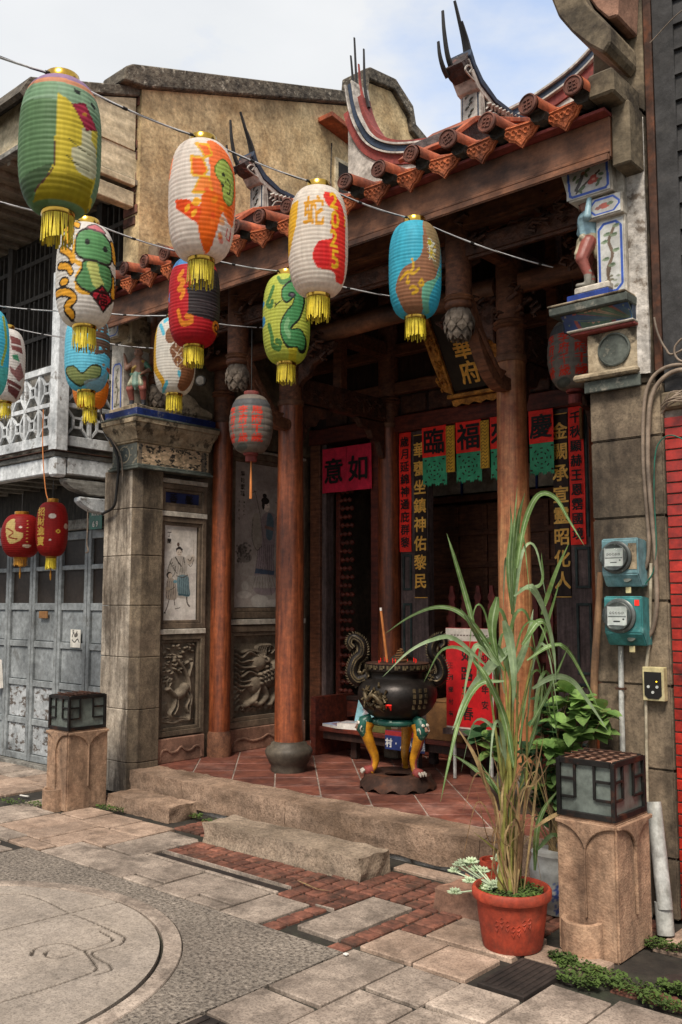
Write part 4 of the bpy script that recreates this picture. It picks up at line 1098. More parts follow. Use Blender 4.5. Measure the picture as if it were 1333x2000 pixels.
# ---- carved brackets between hanging posts and columns (in the depth direction)
def wing(x, y0, z0, y1, z1, mat=m_wood, t=0.06, name='wing_bracket'):
    w, h = y1 - y0, z1 - z0
    pts = [(0, .0), (.10, -.04), (.30, -.36), (.55, -.66), (.80, -.86), (1.0, -.90), (1.0, -1.04), (.72, -1.06), (.42, -.88), (.18, -.54), (.02, -.2), (-.02, 0)]
    pts = [(p.x, p.y) for p in smooth_curve([(a, b, 0) for a, b in pts], 3, True)]
    return MB().prism([(y0 + a * w, z0 + b * -h) for a, b in pts], (x - t / 2, 0, 0), (0, 1, 0), (0, 0, 1), (t, 0, 0)).build(name, mat, temple, bevel=0.006)
for x, m in ((-5.50, m_lotus), (-3.335, m_carve)):
    w = wing(x, 5.02, 3.62, 5.52, 3.10, m_wood, 0.085)
    for k in range(7):
        s = k / 6
        MB().tube([(x + 0.045, 5.1 + .12 * s, 3.42 - .1 * s), (x + .052, 5.22 + .1 * s, 3.22 - .03 * s + .05 * (1 - s)), (x + .045, 5.38 + .05 * s, 3.14 + .05 * s)], .010, 5).build('feather', m_wood, w)

# ---- beams
def beam(name, x0, x1, y0, y1, z0, z1, mat, bev=0.02): return bx(name, x0, x1, y0, y1, z0, z1, mat, temple, bevel=bev, seg=2)
MB().tube([(-5.43, 5.6, 3.86), (-4.44, 5.6, 3.88), (-3.44, 5.6, 3.86)], 0.085, 20).build('round_tie_beam', m_fascia, temple, smooth=50)
MB().tube([(-6.6, 5.6, 3.86), (-5.64, 5.6, 3.86)], 0.08, 16).build('round_tie_beam', m_wood, temple, smooth=50)
MB().tube([(-3.24, 5.6, 3.86), (-2.34, 5.6, 3.86)], 0.08, 16).build('round_tie_beam', m_wood, temple, smooth=50)
for x in (-5.54, -3.34):
    b = bx('carved_beam', x - 0.05, x + 0.05, 5.70, 6.87, 3.34, 3.56, m_carve, temple, bevel=0.008)
    for k in range(22):
        MB().lathe([(0.012, 0), (0.03, 0.008), (0.02, 0.018), (0.002, 0.02)], (0, 0, 0), 7).build('x', m_carve) if False else None
    mb = MB()
    for k in range(40):
        yy, zz = random.uniform(5.74, 6.83), random.uniform(3.37, 3.53)
        mb.tube([(x + 0.05, yy, zz), (x + 0.062, yy + random.uniform(-.03, .03), zz + random.uniform(-.03, .03)), (x + 0.05, yy + random.uniform(-.05, .05), zz + random.uniform(-.03, .03))], .010, 5)
    tag(mb.build('beam_carving', m_carve, b), kind='stuff')
    bx('beam', x - 0.055, x + 0.055, 5.0, 6.9, 3.98, 4.14, m_wood, temple, bevel=0.02)
    bx('short_post', x - 0.05, x + 0.05, 6.2, 6.3, 3.56, 4.7, m_wood, temple, bevel=0.01)
    # scrolled bracket below the beam
    pts = [(5.72, 3.33), (6.12, 3.33), (6.05, 3.25), (5.95, 3.24), (5.9, 3.16), (5.8, 3.14), (5.76, 3.02), (5.70, 2.98)]
    MB().prism(pts, (x - 0.035, 0, 0), (0, 1, 0), (0, 0, 1), (0.07, 0, 0)).build('bracket', m_carve, temple, bevel=0.008)
    pts = [(6.86, 3.33), (6.46, 3.33), (6.53, 3.25), (6.63, 3.24), (6.68, 3.16), (6.78, 3.14), (6.82, 3.02), (6.86, 2.98)]
    MB().prism(pts, (x - 0.035, 0, 0), (0, 1, 0), (0, 0, 1), (0.07, 0, 0)).build('bracket', m_carve, temple, bevel=0.008)
beam('front_purlin', -6.64, -2.34, 4.93, 5.07, 4.06, 4.20, m_wood)
beam('tie_board', -6.64, -2.34, 4.965, 5.035, 3.86, 4.0, m_carve)
beam('inner_purlin', -6.64, -2.34, 5.53, 5.67, 4.26, 4.40, m_wood)
beam('inner_purlin', -6.64, -2.34, 6.18, 6.32, 4.62, 4.78, m_wood)
# bracket clusters carved like clouds and birds on the posts
def cluster(name, c, n, r, mat, seed, sx=1.0, sy=1.0, sz=1.0):
    rnd = random.Random(seed); mb = MB()
    for k in range(n):
        p = Vector(c) + Vector((rnd.uniform(-r, r) * sx, rnd.uniform(-r, r) * sy, rnd.uniform(-r, r) * sz))
        a = rnd.uniform(0, 6.28); q = rnd.uniform(.25, .45) * r
        mb.tube([p, p + Vector((math.cos(a) * q * sx, math.sin(a) * q * .6 * sy, q * .5)), p + Vector((math.cos(a + 1) * q * sx, math.sin(a + 1) * q * sy, q * 1.0)), p + Vector((math.cos(a + 2.4) * q * .6 * sx, math.sin(a + 2) * q * .5 * sy, q * .7))], [q * .30, q * .34, q * .26, q * .12], 6)
    return mb.build(name, mat, temple, smooth=60)
for i, (x, y, z, sx) in enumerate([(-5.545, 5.0, 4.0, 1.5), (-3.36, 5.0, 4.0, 1.5), (-5.54, 5.6, 3.72, 1.3), (-3.34, 5.6, 3.7, 1.3), (-5.2, 5.55, 3.72, 1.2), (-3.7, 5.55, 3.72, 1.2), (-2.6, 5.3, 3.85, 1.0), (-6.35, 5.3, 3.9, 1.0), (-4.95, 5.6, 4.08, 1.8), (-3.95, 5.6, 4.08, 1.8), (-2.75, 5.0, 4.0, 1.4)]):
    cluster('carved_bracket', (x, y, z), 26, 0.14, m_carve, 40 + i, sx, 0.6, 0.8)
for x0, x1 in ((-5.42, -5.0), (-3.46, -3.88)):
    s = 1 if x1 > x0 else -1; L = abs(x1 - x0)
    pts = [(0, 0), (1, 0), (.92, -.18), (.7, -.22), (.6, -.42), (.38, -.5), (.28, -.78), (.1, -.86), (0, -1)]
    MB().prism([(x0 + s * a * L, 3.77 + b * 0.32) for a, b in pts], (0, 5.565, 0), (1, 0, 0), (0, 0, 1), (0, 0.07, 0)).build('bracket', m_carve, temple, bevel=0.008)

# ---- roof slopes, rafters, ceiling
def rz(y): return 4.245 + (y - 4.40) * 0.52            # top of the sloping boards
MB().prism([(4.50, rz(4.50)), (7.0, rz(7.0)), (9.9, rz(7.0) - 1.3), (9.9, rz(7.0) - 1.36), (7.0, rz(7.0) - 0.07), (4.50, rz(4.50) - 0.04)], (-6.80, 0, 0), (0, 1, 0), (0, 0, 1), (4.66, 0, 0)).build('roof_deck', m_dark, temple)
for k in range(15):
    x = -6.6 + k * 0.30
    MB().prism([(4.56, rz(4.56) - 0.052), (6.98, rz(6.98) - 0.052), (6.98, rz(6.98) - 0.115), (4.56, rz(4.56) - 0.115)], (x - 0.035, 0, 0), (0, 1, 0), (0, 0, 1), (0.07, 0, 0)).build('rafter', m_wood, temple)
# eave fascia with moulded lower edge
fa = bx('eave_fascia', -6.86, -2.075, 4.545, 4.585, 4.005, 4.235, m_fascia, temple, bevel=0.004)
bx('fascia_moulding', -6.86, -2.075, 4.522, 4.544, 3.978, 4.022, m_fascia, fa, bevel=0.007, seg=2)
bx('fascia_moulding', -6.86, -2.075, 4.534, 4.5445, 4.026, 4.046, m_fascia, fa, bevel=0.004)
bx('eave_board', -6.86, -2.07, 4.475, 4.60, 4.236, 4.256, m_rred, temple, bevel=0.003)

# ---- roof tiles
roof = bx('roof', -6.80, -2.14, 4.50, 4.60, 4.262, 4.285, m_soot, temple, bevel=0)
def ez(x): return 4.305 + 0.035 * ((x + 4.44) / 2.3) ** 2
TP = 0.268
cap_mb = MB()
ring = [(0.068, 0), (0.068, 0.02), (0.060, 0.024), (0.056, 0.016), (0.0, 0.016)]
def facing(prof, seg=24):                              # lathe pointing to -Y
    mb = MB(); mb.lathe(prof, (0, 0, 0), seg)
    mb.v = [(x, -z, y) for x, y, z in mb.v]
    return mb
cap_mb = facing(ring)
for a, b in (((-.036, 0), (.036, 0)), ((0, -.036), (0, .036)), ((-.03, .026), (.03, .026)), ((-.03, -.026), (.03, -.026)), ((-.028, -.026), (-.028, .026)), ((.028, -.026), (.028, .026))):
    cap_mb.bar((a[0], -0.018, a[1]), (b[0], -0.018, b[1]), 0.006, 0.010, up=(0, 1, 0))
drip = [(-.118, .065), (.118, .065), (.122, .03), (.095, .012), (.07, -.02), (.035, -.035), (0, -.075), (-.035, -.035), (-.07, -.02), (-.095, .012), (-.122, .03)]
caps_m = cap_mb.build('tile_cap', m_cap, roof, local=True, smooth=40).data
bpy.data.objects.remove(bpy.data.objects[[o.name for o in bpy.data.objects if o.data == caps_m][0]])
dmb = MB().prism(drip, (0, 0, 0), (1, 0, 0), (0, 0, 1), (0, 0.018, 0))
dmb.prism([(a * .82, b * .82 + .004) for a, b in drip], (0, -0.005, 0), (1, 0, 0), (0, 0, 1), (0, 0.006, 0))
for q in range(5):
    cxq = -.07 + q * .035
    dmb.tube([(cxq + .014 * math.cos(t), -.007, .016 + .016 * math.sin(t) - abs(cxq) * -.1) for t in np.linspace(0, 5, 8)], .0045, 5)
dmb.tube([(-.09, -.006, .052), (.09, -.006, .052)], .005, 5)
drip_m = dmb.build('drip_tile', m_drip, roof, local=True).data
bpy.data.objects.remove([o for o in bpy.data.objects if o.data == drip_m][0])
slope = math.atan(0.52)
bar_mb = MB(); segs = 14
vs = []; fs = []
for yy, zz, r in ((0, 0, .066), (.26, .035, .066), (1.2, .94 * .52, .06), (2.6, 2.34 * .52, .06)):
    for k in range(segs + 1):
        a = math.pi * (k / segs) * 1.3 - math.pi * .15
        vs.append((r * math.cos(a), yy, zz + r * math.sin(a)))
for i in range(3):
    for k in range(segs): fs.append((i * (segs + 1) + k, (i + 1) * (segs + 1) + k, (i + 1) * (segs + 1) + k + 1, i * (segs + 1) + k + 1))
bar_m = MB().add(vs, fs).build('round_tile', m_orange, roof, local=True, smooth=60).data
bpy.data.objects.remove([o for o in bpy.data.objects if o.data == bar_m][0])
mort_m = MB().prism([(-.085, -.03), (-.06, -.085), (0, -.1), (.06, -.085), (.085, -.03), (.08, .03), (-.08, .03)], (0, .02, 0), (1, 0, 0), (0, 0, 1), (0, .2, 0)).build('tile_mortar', m_soot, roof, local=True, subdiv=2, rough=.012, rscale=25).data
bpy.data.objects.remove([o for o in bpy.data.objects if o.data == mort_m][0])
x = -2.165
while x > -6.85:
    e = ez(x)
    inst(caps_m, 'tile_cap', (x, 4.315 + random.uniform(-.01, .01), e), roof, (random.uniform(-.12, .06), random.uniform(-.5, .5), random.uniform(-.12, .12)), (.82 + random.uniform(-.05, .05),) * 3)
    inst(bar_m, 'round_tile', (x, 4.318, e), roof, None, (.86, 1, .95))
    inst(mort_m, 'tile_mortar', (x, 4.40, e), roof, None, (.62, .5, .55))
    if x - TP > -6.9:
        inst(drip_m, 'drip_tile', (x - TP / 2, 4.450 + random.uniform(-.006, .006), e - 0.072), roof, (random.uniform(.1, .3), random.uniform(-.12, .12), random.uniform(-.15, .15)), (1.08, 1.08, .98))
    x -= TP
vs = []; fs = []
nx = 60
for i in range(nx + 1):
    xx = -6.82 + i * (4.70 / nx); ph = (xx + 2.165) / TP * 2 * math.pi
    for yy in (4.47, 5.6, 7.0): vs.append((xx, yy, ez(xx) - 0.03 + (yy - 4.40) * .52 + .016 * math.cos(ph)))
for i in range(nx):
    for j in range(2): fs.append((3 * i + j, 3 * i + 3 + j, 3 * i + 4 + j, 3 * i + 1 + j))
MB().add(vs, fs).build('pan_tiles', m_orange, roof, recalc=False)

# ---- descending ridges with swallow tails toward the street
def tail_ridge(X, dY):
    """profile traced on the plane X = -3.31"""
    q = lambda u, v: PX(u, v, -3.31)
    def yz(pts): return [(q(u, v).y, q(u, v).z) for u, v in pts]
    t = 0.15
    dx = X + 3.31
    def pr(name, pts, mat, th, off=0.0, sm=False, bev=0.004, parent=None):
        p = yz(pts)
        if sm: p = [(a.x, a.y) for a in smooth_curve([(a, b, 0) for a, b in p], 4, True)]
        return MB().prism([(a + dY, b + dY * .03) for a, b in p], (-3.31 + dx - th / 2 + off, 0, 0), (0, 1, 0), (0, 0, 1), (th, 0, 0)).build(name, mat, parent or temple, bevel=bev)
    r = pr('descending_ridge', [(942, 258), (942, 238), (938, 168), (914, 142), (901, 120), (910, 114), (917, 98), (924, 128), (938, 158), (965, 198), (1000, 226), (1040, 243), (1100, 250), (1100, 262)], m_rdark, t)
    pr('ridge_edge', [(917, 96), (926, 126), (940, 156), (967, 194), (1002, 221), (1042, 238), (1100, 244), (1100, 252), (1040, 246), (1000, 229), (964, 202), (936, 166), (922, 132), (914, 108)], m_rblue, t + .04, parent=r)
    pr('ridge_edge', [(924, 135), (936, 166), (964, 202), (1000, 229), (1038, 245), (1036, 250), (996, 235), (960, 208), (931, 172), (919, 140)], m_rwhite, t + .02, parent=r)
    pf0 = q(942, 238); pf1 = q(939, 170); yf = min(pf0.y, pf1.y) + dY - .004
    w2 = t / 2 + .008
    for nm_, mt_, in_, dep_ in (('white_panel', m_rwhite, 0, .0), ('panel_border', m_rblue, .014, .004), ('picture_panel', m_rwhite, .024, .008)):
        bx(nm_, X - w2 + in_, X + w2 - in_, yf - .012 - dep_, yf + .03, pf0.z + in_, pf1.z - in_, mt_, r, bevel=.003)
    for k in range(6):
        z_ = pf0.z + .05 + k * .028; x_ = X + .022 * math.sin(k * 2.2)
        MB().tube([(x_ - .012, yf - .022, z_), (x_, yf - .027, z_ + .012), (x_ + .014, yf - .022, z_ + .02)], .006, 5).build('floral_relief', m_grnband, r)
    for k in range(9):
        u0, v0 = 950 + k * 7, 205 + k * 3.4
        p = q(u0, v0)
        MB().tube([(X + t / 2 + .004, p.y + dY, p.z), (X + t / 2 + .014, p.y + dY + .03, p.z + .02), (X + t / 2 + .004, p.y + dY + .06, p.z - .01)], .012, 5).build('cloud_relief', m_rwhite, r)
    for pts, w, ox in (([(908, 136), (899, 118), (892, 92), (889, 65)], .034, -.062), ([(912, 134), (900, 98), (893, 50), (890, 8)], .038, -.03), ([(914, 130), (921, 108), (917, 75), (907, 30), (899, -4)], .040, .03), ([(924, 120), (917, 84), (910, 58), (905, 40)], .034, .062)):
        P = [q(u, v) for u, v in pts]
        P = smooth_curve([(X + ox, p.y + dY, p.z) for p in P], 5)
        n = len(P)
        MB().sweep(P, [.032 * (1 - .5 * i / n) for i in range(n)], [w * .72 * (1 - .65 * i / n) for i in range(n)], up=(1, 0, 0)).build('swallow_tail', m_iron, r, smooth=60)
    for pts in ([(930, 162), (918, 150), (908, 136), (914, 128), (920, 134), (916, 142)], [(925, 148), (918, 126), (914, 116)], [(946, 232), (944, 200), (940, 178)], [(952, 236), (960, 222), (972, 226), (968, 236), (960, 234)], [(975, 238), (985, 232), (996, 238), (1008, 236), (1018, 243)], [(948, 214), (956, 206), (960, 214), (953, 220)]):
        P = smooth_curve([(X + t / 2 + .004, q(u, v).y + dY, q(u, v).z) for u, v in pts], 4)
        MB().tube(P, .007, 5).build('scroll_relief', m_rwhite, r)
    for k in range(5):
        zz_ = pf1.z + .03 + k * .035; yy_ = yf - .01 - k * .028
        MB().tube(smooth_curve([(X - .05, yy_, zz_), (X - .02, yy_ - .012, zz_ + .02), (X + .02, yy_ - .012, zz_ - .005), (X + .05, yy_, zz_ + .015)], 3), .008, 5).build('scroll_relief', m_rred if k % 2 else m_rwhite, r)
    b = pr('ridge_ledge', [(845, 296), (852, 262), (905, 243), (1045, 246), (1045, 300)], m_rdark, .30, bev=.006, parent=r)
    pr('ledge_tile', [(838, 288), (905, 236), (1050, 240), (1050, 248), (908, 246), (842, 296)], m_orange, .36, bev=.004, parent=r)
tail_ridge(-3.385, 0.0)
tail_ridge(-5.55, 0.0)

# ---- main ridge, a sagging curve with upturned ends
RY = 7.0
half = [(-5.98, 6.98), (-5.93, 6.72), (-5.85, 6.50), (-5.70, 6.27), (-5.45, 6.10), (-5.10, 5.99), (-4.80, 5.945), (-4.44, 5.93)]
full = half + [(-8.88 - x, z) for x, z in reversed(half[:-1])]
crv = smooth_curve([(x, RY, z) for x, z in full], 6)
ridge = MB().sweep(crv, .22, .055, up=(0, 1, 0)).build('main_ridge', m_rblue, temple, smooth=50)
def off(c, d):
    out = []
    for i, p in enumerate(c):
        t = (c[min(i + 1, len(c) - 1)] - c[max(i - 1, 0)]).normalized(); nrm = Vector((-t.z, 0, t.x)); out.append(p + nrm * d)
    return out
MB().sweep(off(crv, .045), .27, .018, up=(0, 1, 0)).build('ridge_line', m_rwhite, ridge, smooth=50)
MB().sweep(off(crv, .075)[4:-4], .16, .04, up=(0, 1, 0)).build('ridge_crest', m_rred, ridge, smooth=50)
MB().sweep(off(crv, -.045), .27, .016, up=(0, 1, 0)).build('ridge_line', m_rwhite, ridge, smooth=50)
MB().sweep(off(crv, -.10)[6:-6], .20, .09, up=(0, 1, 0)).build('ridge_band', m_rred, ridge, smooth=50)
low = [p for p in off(crv, -.15)[10:-10]]
mb = MB(); n = len(low)
poly = [(p.x, p.z) for p in low] + [(low[-1].x, 5.35), (low[0].x, 5.35)]
mb.prism(poly, (0, RY - .08, 0), (1, 0, 0), (0, 0, 1), (0, .16, 0)).build('ridge_body', m_rwhite, ridge)
for sgn in (-1, 1):
    xe = -4.44 + sgn * 1.545
    for k, (dx, h) in enumerate(((-.05, .62), (.0, .80), (.06, .48), (.13, .62))):
        P = smooth_curve([(xe - sgn * (.10 + dx * .6), RY, 6.70), (xe - sgn * (.02 + dx * .8), RY, 6.95), (xe + sgn * (.02 - dx), RY, 6.75 + h)], 6); n = len(P)
        MB().sweep(P, [.035 * (1 - .5 * i / n) for i in range(n)], [.024 * (1 - .6 * i / n) for i in range(n)], up=(0, 1, 0)).build('swallow_tail', m_iron if k != 2 else m_rred, ridge, smooth=60)

# ---- door wall at the back of the porch
BY = 7.0
YN = Vector((0, -1, 0)); XX = Vector((1, 0, 0))
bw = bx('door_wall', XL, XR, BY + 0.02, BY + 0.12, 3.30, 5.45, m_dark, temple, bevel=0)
bx('lintel', XL, XR, BY - 0.06, BY + 0.14, 3.24, 3.40, m_redwood, temple, bevel=0.01)
bx('lintel', XL, XR, BY - 0.05, BY + 0.12, 3.62, 3.74, m_wood, temple, bevel=0.01)
bx('lintel', XL, XR, BY - 0.05, BY + 0.12, 4.0, 4.12, m_wood, temple, bevel=0.01)
for x in np.arange(-6.4, -2.4, 0.33):
    bx('lattice_panel', x, x + 0.29, BY - 0.01, BY + 0.03, 3.42, 3.60, m_carve, temple, bevel=0.01)
bx('threshold', XL, XR, BY - 0.03, BY + 0.15, FZ, FZ + 0.16, m_redwood, temple, bevel=0.01)
# posts flanking the side doors
bx('door_post', -6.60, -6.46, BY - 0.03, BY + 0.12, FZ + 0.16, 3.24, m_wood, temple, bevel=0.006)
bx('door_post', -5.78, -5.665, BY - 0.03, BY + 0.12, FZ + 0.16, 3.24, m_redwood, temple, bevel=0.006)
bx('door_post', -6.46, -6.40, BY + 0.0, BY + 0.12, FZ + 0.16, 3.24, m_greywood, temple, bevel=0.006)

def jamb_panel(x0, x1, outer_first):
    """tall door jamb: outer grey-purple stile with green sunk panels, inner black board for gold lettering"""
    j = bx('door_jamb', x0, x1, BY, BY + 0.10, FZ + 0.16, 3.24, m_greywood, temple, bevel=0.004)
    w = 0.155
    a, b = (x0, x1 - w) if outer_first else (x0 + w, x1)
    for z0, z1 in ((0.45, 0.95), (1.02, 1.60), (1.72, 2.06), (2.14, 3.16)):
        mb = MB(); f = 0.022; p0, p1 = a + 0.03, b - 0.03
        for q in ((p0, p0 + f, z0, z1), (p1 - f, p1, z0, z1), (p0 + f, p1 - f, z0, z0 + f), (p0 + f, p1 - f, z1 - f, z1)): mb.box(q[0], q[1], BY - 0.014, BY - 0.0005, q[2], q[3])
        mb.build('sunk_panel_frame', m_grnwood, j, bevel=0.003)
    bb = (x1 - w + 0.01, x1 - 0.004) if outer_first else (x0 + 0.004, x0 + w - 0.01)
    bx('lettered_board', bb[0], bb[1], BY - 0.012, BY - 0.0006, 1.66, 3.20, m_dark, j, bevel=0.002)
    bx('gold_line', bb[0], bb[1], BY - 0.014, BY - 0.0008, 1.648, 1.655, m_goldtx, j, bevel=0)
    bx('gold_line', bb[0], bb[1], BY - 0.016, BY - 0.0125, 3.19, 3.197, m_goldtx, j, bevel=0)
    return j, (bb[0] + bb[1]) / 2
jl, xl_ = jamb_panel(-5.43, -5.11, True)
jr, xr_ = jamb_panel(-3.79, -3.44, False)
letters('華甕坐鎮神佑黎民', (xl_, BY - 0.014, 3.05), XX, ZA, 0.148, 0.178, m_goldtx, jl, thick=0.003)
letters('金闕承宣靈昭化人', (xr_, BY - 0.014, 3.05), XX, ZA, 0.152, 0.18, m_goldtx, jr, thick=0.003)
bx('side_panel_wall', -3.22, XR, BY, BY + 0.1, FZ + 0.16, 3.24, m_redwood, temple, bevel=0)

# spindle door in the left side opening
sd = bx('spindle_door', -6.39, -6.33, BY + 0.14, BY + 0.19, FZ + 0.02, 3.22, m_redwood, temple, bevel=0.005)
bx('door_rail', -6.33, -5.79, BY + 0.14, BY + 0.19, FZ + 0.02, 0.62, m_redwood, sd, bevel=0.005)
bx('door_stile', -5.84, -5.79, BY + 0.14, BY + 0.19, 0.621, 3.22, m_redwood, sd, bevel=0.005)
bead = []
for r in (0.010, 0.026, 0.030, 0.020, 0.010): bead.append(r)
prof = []
zz = 0
mbp = MB(); pts = []; rs = []
for k in range(3):
    for t, r in ((0, .010), (.010, .020), (.028, .030), (.046, .020), (.056, .010)): pts.append((k * .062 + t, 0, 0)); rs.append(r)
mbp.tube(pts, rs, 10)
spn = mbp.build('spindle', m_redwood, sd, local=True, smooth=60).data
bpy.data.objects.remove([o for o in bpy.data.objects if o.data == spn][0])
k = 0; z = 0.72
while z < 3.0:
    inst(spn, 'spindle', (-6.31 + (0.03 if k % 2 else 0), BY + 0.10, z), sd)
    z += 0.088; k += 1
# inner room
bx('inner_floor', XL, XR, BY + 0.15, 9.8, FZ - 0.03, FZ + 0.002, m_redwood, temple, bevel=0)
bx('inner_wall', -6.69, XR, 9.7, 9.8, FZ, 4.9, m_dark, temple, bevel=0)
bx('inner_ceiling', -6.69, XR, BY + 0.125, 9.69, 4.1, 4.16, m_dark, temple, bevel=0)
cab = bx('altar_cabinet', -6.2, -4.0, 8.0, 8.4, FZ + 0.003, 2.62, m_wood, temple, bevel=0.01)
for k in range(4): bx('cabinet_rail', -6.18, -4.02, 7.96, 7.999, 1.3 + k * .33, 1.36 + k * .33, m_wood, cab, bevel=0.004)
for k in range(7): bx('cabinet_stile', -6.18 + k * .35, -6.13 + k * .35, 7.97, 7.998, 0.5, 2.6, m_wood, cab, bevel=0.004)
vp = bx('white_canopy', -5.9, -3.3, 8.02, 8.06, 2.74, 2.98, m_white, temple, bevel=0.004)
for k in range(6): bx('canopy_rail', -5.85 + k * .44, -5.83 + k * .44, 8.0, 8.019, 2.72, 3.0, m_cblue, vp, bevel=0)
bx('canopy_board', -5.92, -3.28, 7.97, 8.07, 2.65, 2.715, m_wood, vp, bevel=0.004)

# ---- right pillar capital
cp = bx('right_capital', -2.330, -2.035, 4.725, 5.1, 2.781, 3.10, m_oldplast2, temple, bevel=0.006)
bx('capital_moulding', -2.345, -2.02, 4.705, 4.7245, 2.765, 2.83, m_grnband, cp, bevel=0.004)
MB().box(-2.40, -2.02, 4.672, 4.7243, 2.835, 2.872).build('capital_moulding', m_oldplast2, cp, bevel=0.012)
md = facing([(0.094, 0), (0.094, 0.012), (0.086, 0.016), (0.082, 0.006), (0.0, 0.004)], 36)
o = md.build('medallion', m_medal, cp, local=True, smooth=40); o.location = Vector((-2.168, 4.7245, 2.99)) - world_of(cp)
MB().box(-2.41, -2.03, 4.68, 5.08, 3.101, 3.118).build('capital_ledge', m_rred, cp, bevel=0.004)
MB().box(-2.425, -2.03, 4.665, 5.09, 3.118, 3.130).build('capital_ledge', m_white, cp, bevel=0.004)
def cove(c):
    c.poly([(0, 0), (.1, 0), (.1, .12), (0, .12)], '2f4370'); c.poly([(.30, 0), (.4, 0), (.4, .12), (.30, .12)], '33507c')
    c.line([(.095, 0), (.075, .05), (.095, .11)], .02, '8d4a44'); c.line([(.285, 0), (.31, .05), (.285, .11)], .02, '8d4a44')
    for k in range(10): c.ell(.19 + .045 * math.cos(k * .628), .055 + .022 * math.sin(k * .628), .016, .010, 'a8806a', rot=k * .628)
    c.ell(.19, .055, .02, .012, 'b59a80')
    for k in range(40): c.ell(random.uniform(0, .4), random.uniform(0, .12), .006, .004, random.choice(['7d8f6a', '3f5a48', 'a59b82']), a=.7)
# painted cove: curved sheet
sheet('painted_cove', (-2.44, 4.685, 3.128), XX, ZA, 0.40, 0.082, YN, 0.004, '4f6350', cove, m_glazed, cp, curve=lambda x, y: 0.055 * (y / 0.082) ** 2)
bx('cove_side', -2.455, -2.04, 4.686, 5.08, 3.132, 3.212, m_rblue, cp, bevel=0.002)
MB().box(-2.50, -2.035, 4.60, 5.10, 3.213, 3.262).build('capital_top', m_grnband, cp, bevel=0.006, subdiv=3, rough=0.004, rscale=20)
bx('capital_top', -2.505, -2.04, 4.594, 5.105, 3.2625, 3.275, m_oldplast2, cp, bevel=0.004)
bx('blue_plinth', -2.40, -2.15, 4.63, 4.95, 3.276, 3.318, m_cblue, cp, bevel=0.004)
bx('statue_plinth', -2.36, -2.15, 4.64, 4.93, 3.3185, 3.36, m_white, cp, bevel=0.008)
# tiled pilaster behind the figure
pil = bx('painted_pilaster', -2.245, -2.075, 4.70, 5.1, 3.276, 4.02, m_white, cp, bevel=0.004)
def blue_border(c, w, h, m=.014, t=.014):
    r = .03
    c.line([(m + r, m), (w - m - r, m), (w - m, m + r), (w - m, h - m - r), (w - m - r, h - m), (m + r, h - m), (m, h - m - r), (m, m + r), (m + r, m)], t, '2f52a8', sm=False)
def pine(c):
    blue_border(c, .155, .42)
    c.line([(.07, .05), (.06, .14), (.09, .22), (.07, .30), (.10, .37)], .018, '6b5a4a'); c.line([(.05, .05), (.075, .15)], .012, '5d4c3c')
    for x, y in ((.05, .2), (.11, .24), (.045, .30), (.10, .33), (.06, .34), (.115, .38), (.085, .16)): c.ell(x, y, .022, .010, '7d8a72'); c.ell(x + .005, y + .006, .014, .006, '4f6148')
    for k in range(14): c.ell(random.uniform(.03, .12), random.uniform(.03, .10), .012, .006, random.choice(['8a8f80', '6d6a58']))
sheet('pine_painting', (-2.238, 4.6935, 3.30), XX, ZA, 0.155, 0.42, YN, 0.0035, 'b9bab6', pine, m_glazed, pil)
bx('bracket_block', -2.275, -2.07, 4.665, 5.08, 3.735, 3.855, m_white, cp, bevel=0.004)
def smallp(c):
    blue_border(c, .19, .10, .010, .012); c.ell(.095, .05, .035, .016, 'a8584a'); c.ell(.06, .045, .02, .01, '8a5a50'); c.ell(.13, .055, .02, .01, '6d7a62')
sheet('flower_tile', (-2.268, 4.6585, 3.745), XX, ZA, 0.19, 0.10, YN, 0.004, 'b5b5b1', smallp, m_glazed, cp)
top_poly = [(-2.375, 3.862), (-2.11, 3.862), (-2.12, 4.06), (-2.155, 4.105), (-2.40, 4.085), (-2.425, 4.055)]
MB().prism([(a, b) for a, b in top_poly], (0, 4.64, 0), (1, 0, 0), (0, 0, 1), (0, .42, 0)).build('top_bracket', m_white, cp, bevel=0.004)
def birdp(c):
    r = [(.02, .025), (.035, .012), (.235, .012), (.25, .03), (.245, .17), (.22, .195), (.03, .185), (.01, .165)]
    c.line(r + [r[0]], .014, '2f52a8', sm=False)
    c.line([(.06, .03), (.10, .06), (.15, .09), (.20, .12)], .012, '4a4038')
    for x, y in ((.16, .08), (.175, .075), (.15, .07), (.165, .095)): c.ell(x, y, .02, .014, 'a5493f')
    c.ell(.165, .082, .01, .008, 'c98a7a')
    for x, y in ((.12, .12), (.13, .145), (.21, .10), (.2, .07), (.10, .05), (.07, .10), (.05, .12), (.135, .165), (.19, .05), (.085, .035)): c.ell(x, y, .018, .009, '55654a', rot=random.uniform(-1, 1))
    c.line([(.06, .05), (.085, .09), (.10, .13)], .022, '4d4a48'); c.ell(.103, .135, .012, .010, '8a5a45')
sheet('bird_flower_painting', (-2.385, 4.6335, 3.872), XX, ZA, 0.262, 0.205, YN, 0.0036, 'b3b0ab', birdp, m_glazed, cp)
# plaster body and white flaking strip above the capital
bx('plaster_wall', -2.11, -1.975, 4.745, 5.1, 2.781, 4.30, m_oldplast, temple, bevel=0.006)
MB().box(-2.072, -1.972, 4.728, 4.744, 2.83, 4.27).build('white_plaster_strip', m_wplast, temple, subdiv=6, rough=0.006, rscale=30)
bx('plaster_wall', -2.074, -1.97, 4.56, 4.74, 3.95, 4.30, m_oldplast, temple, bevel=0.008)

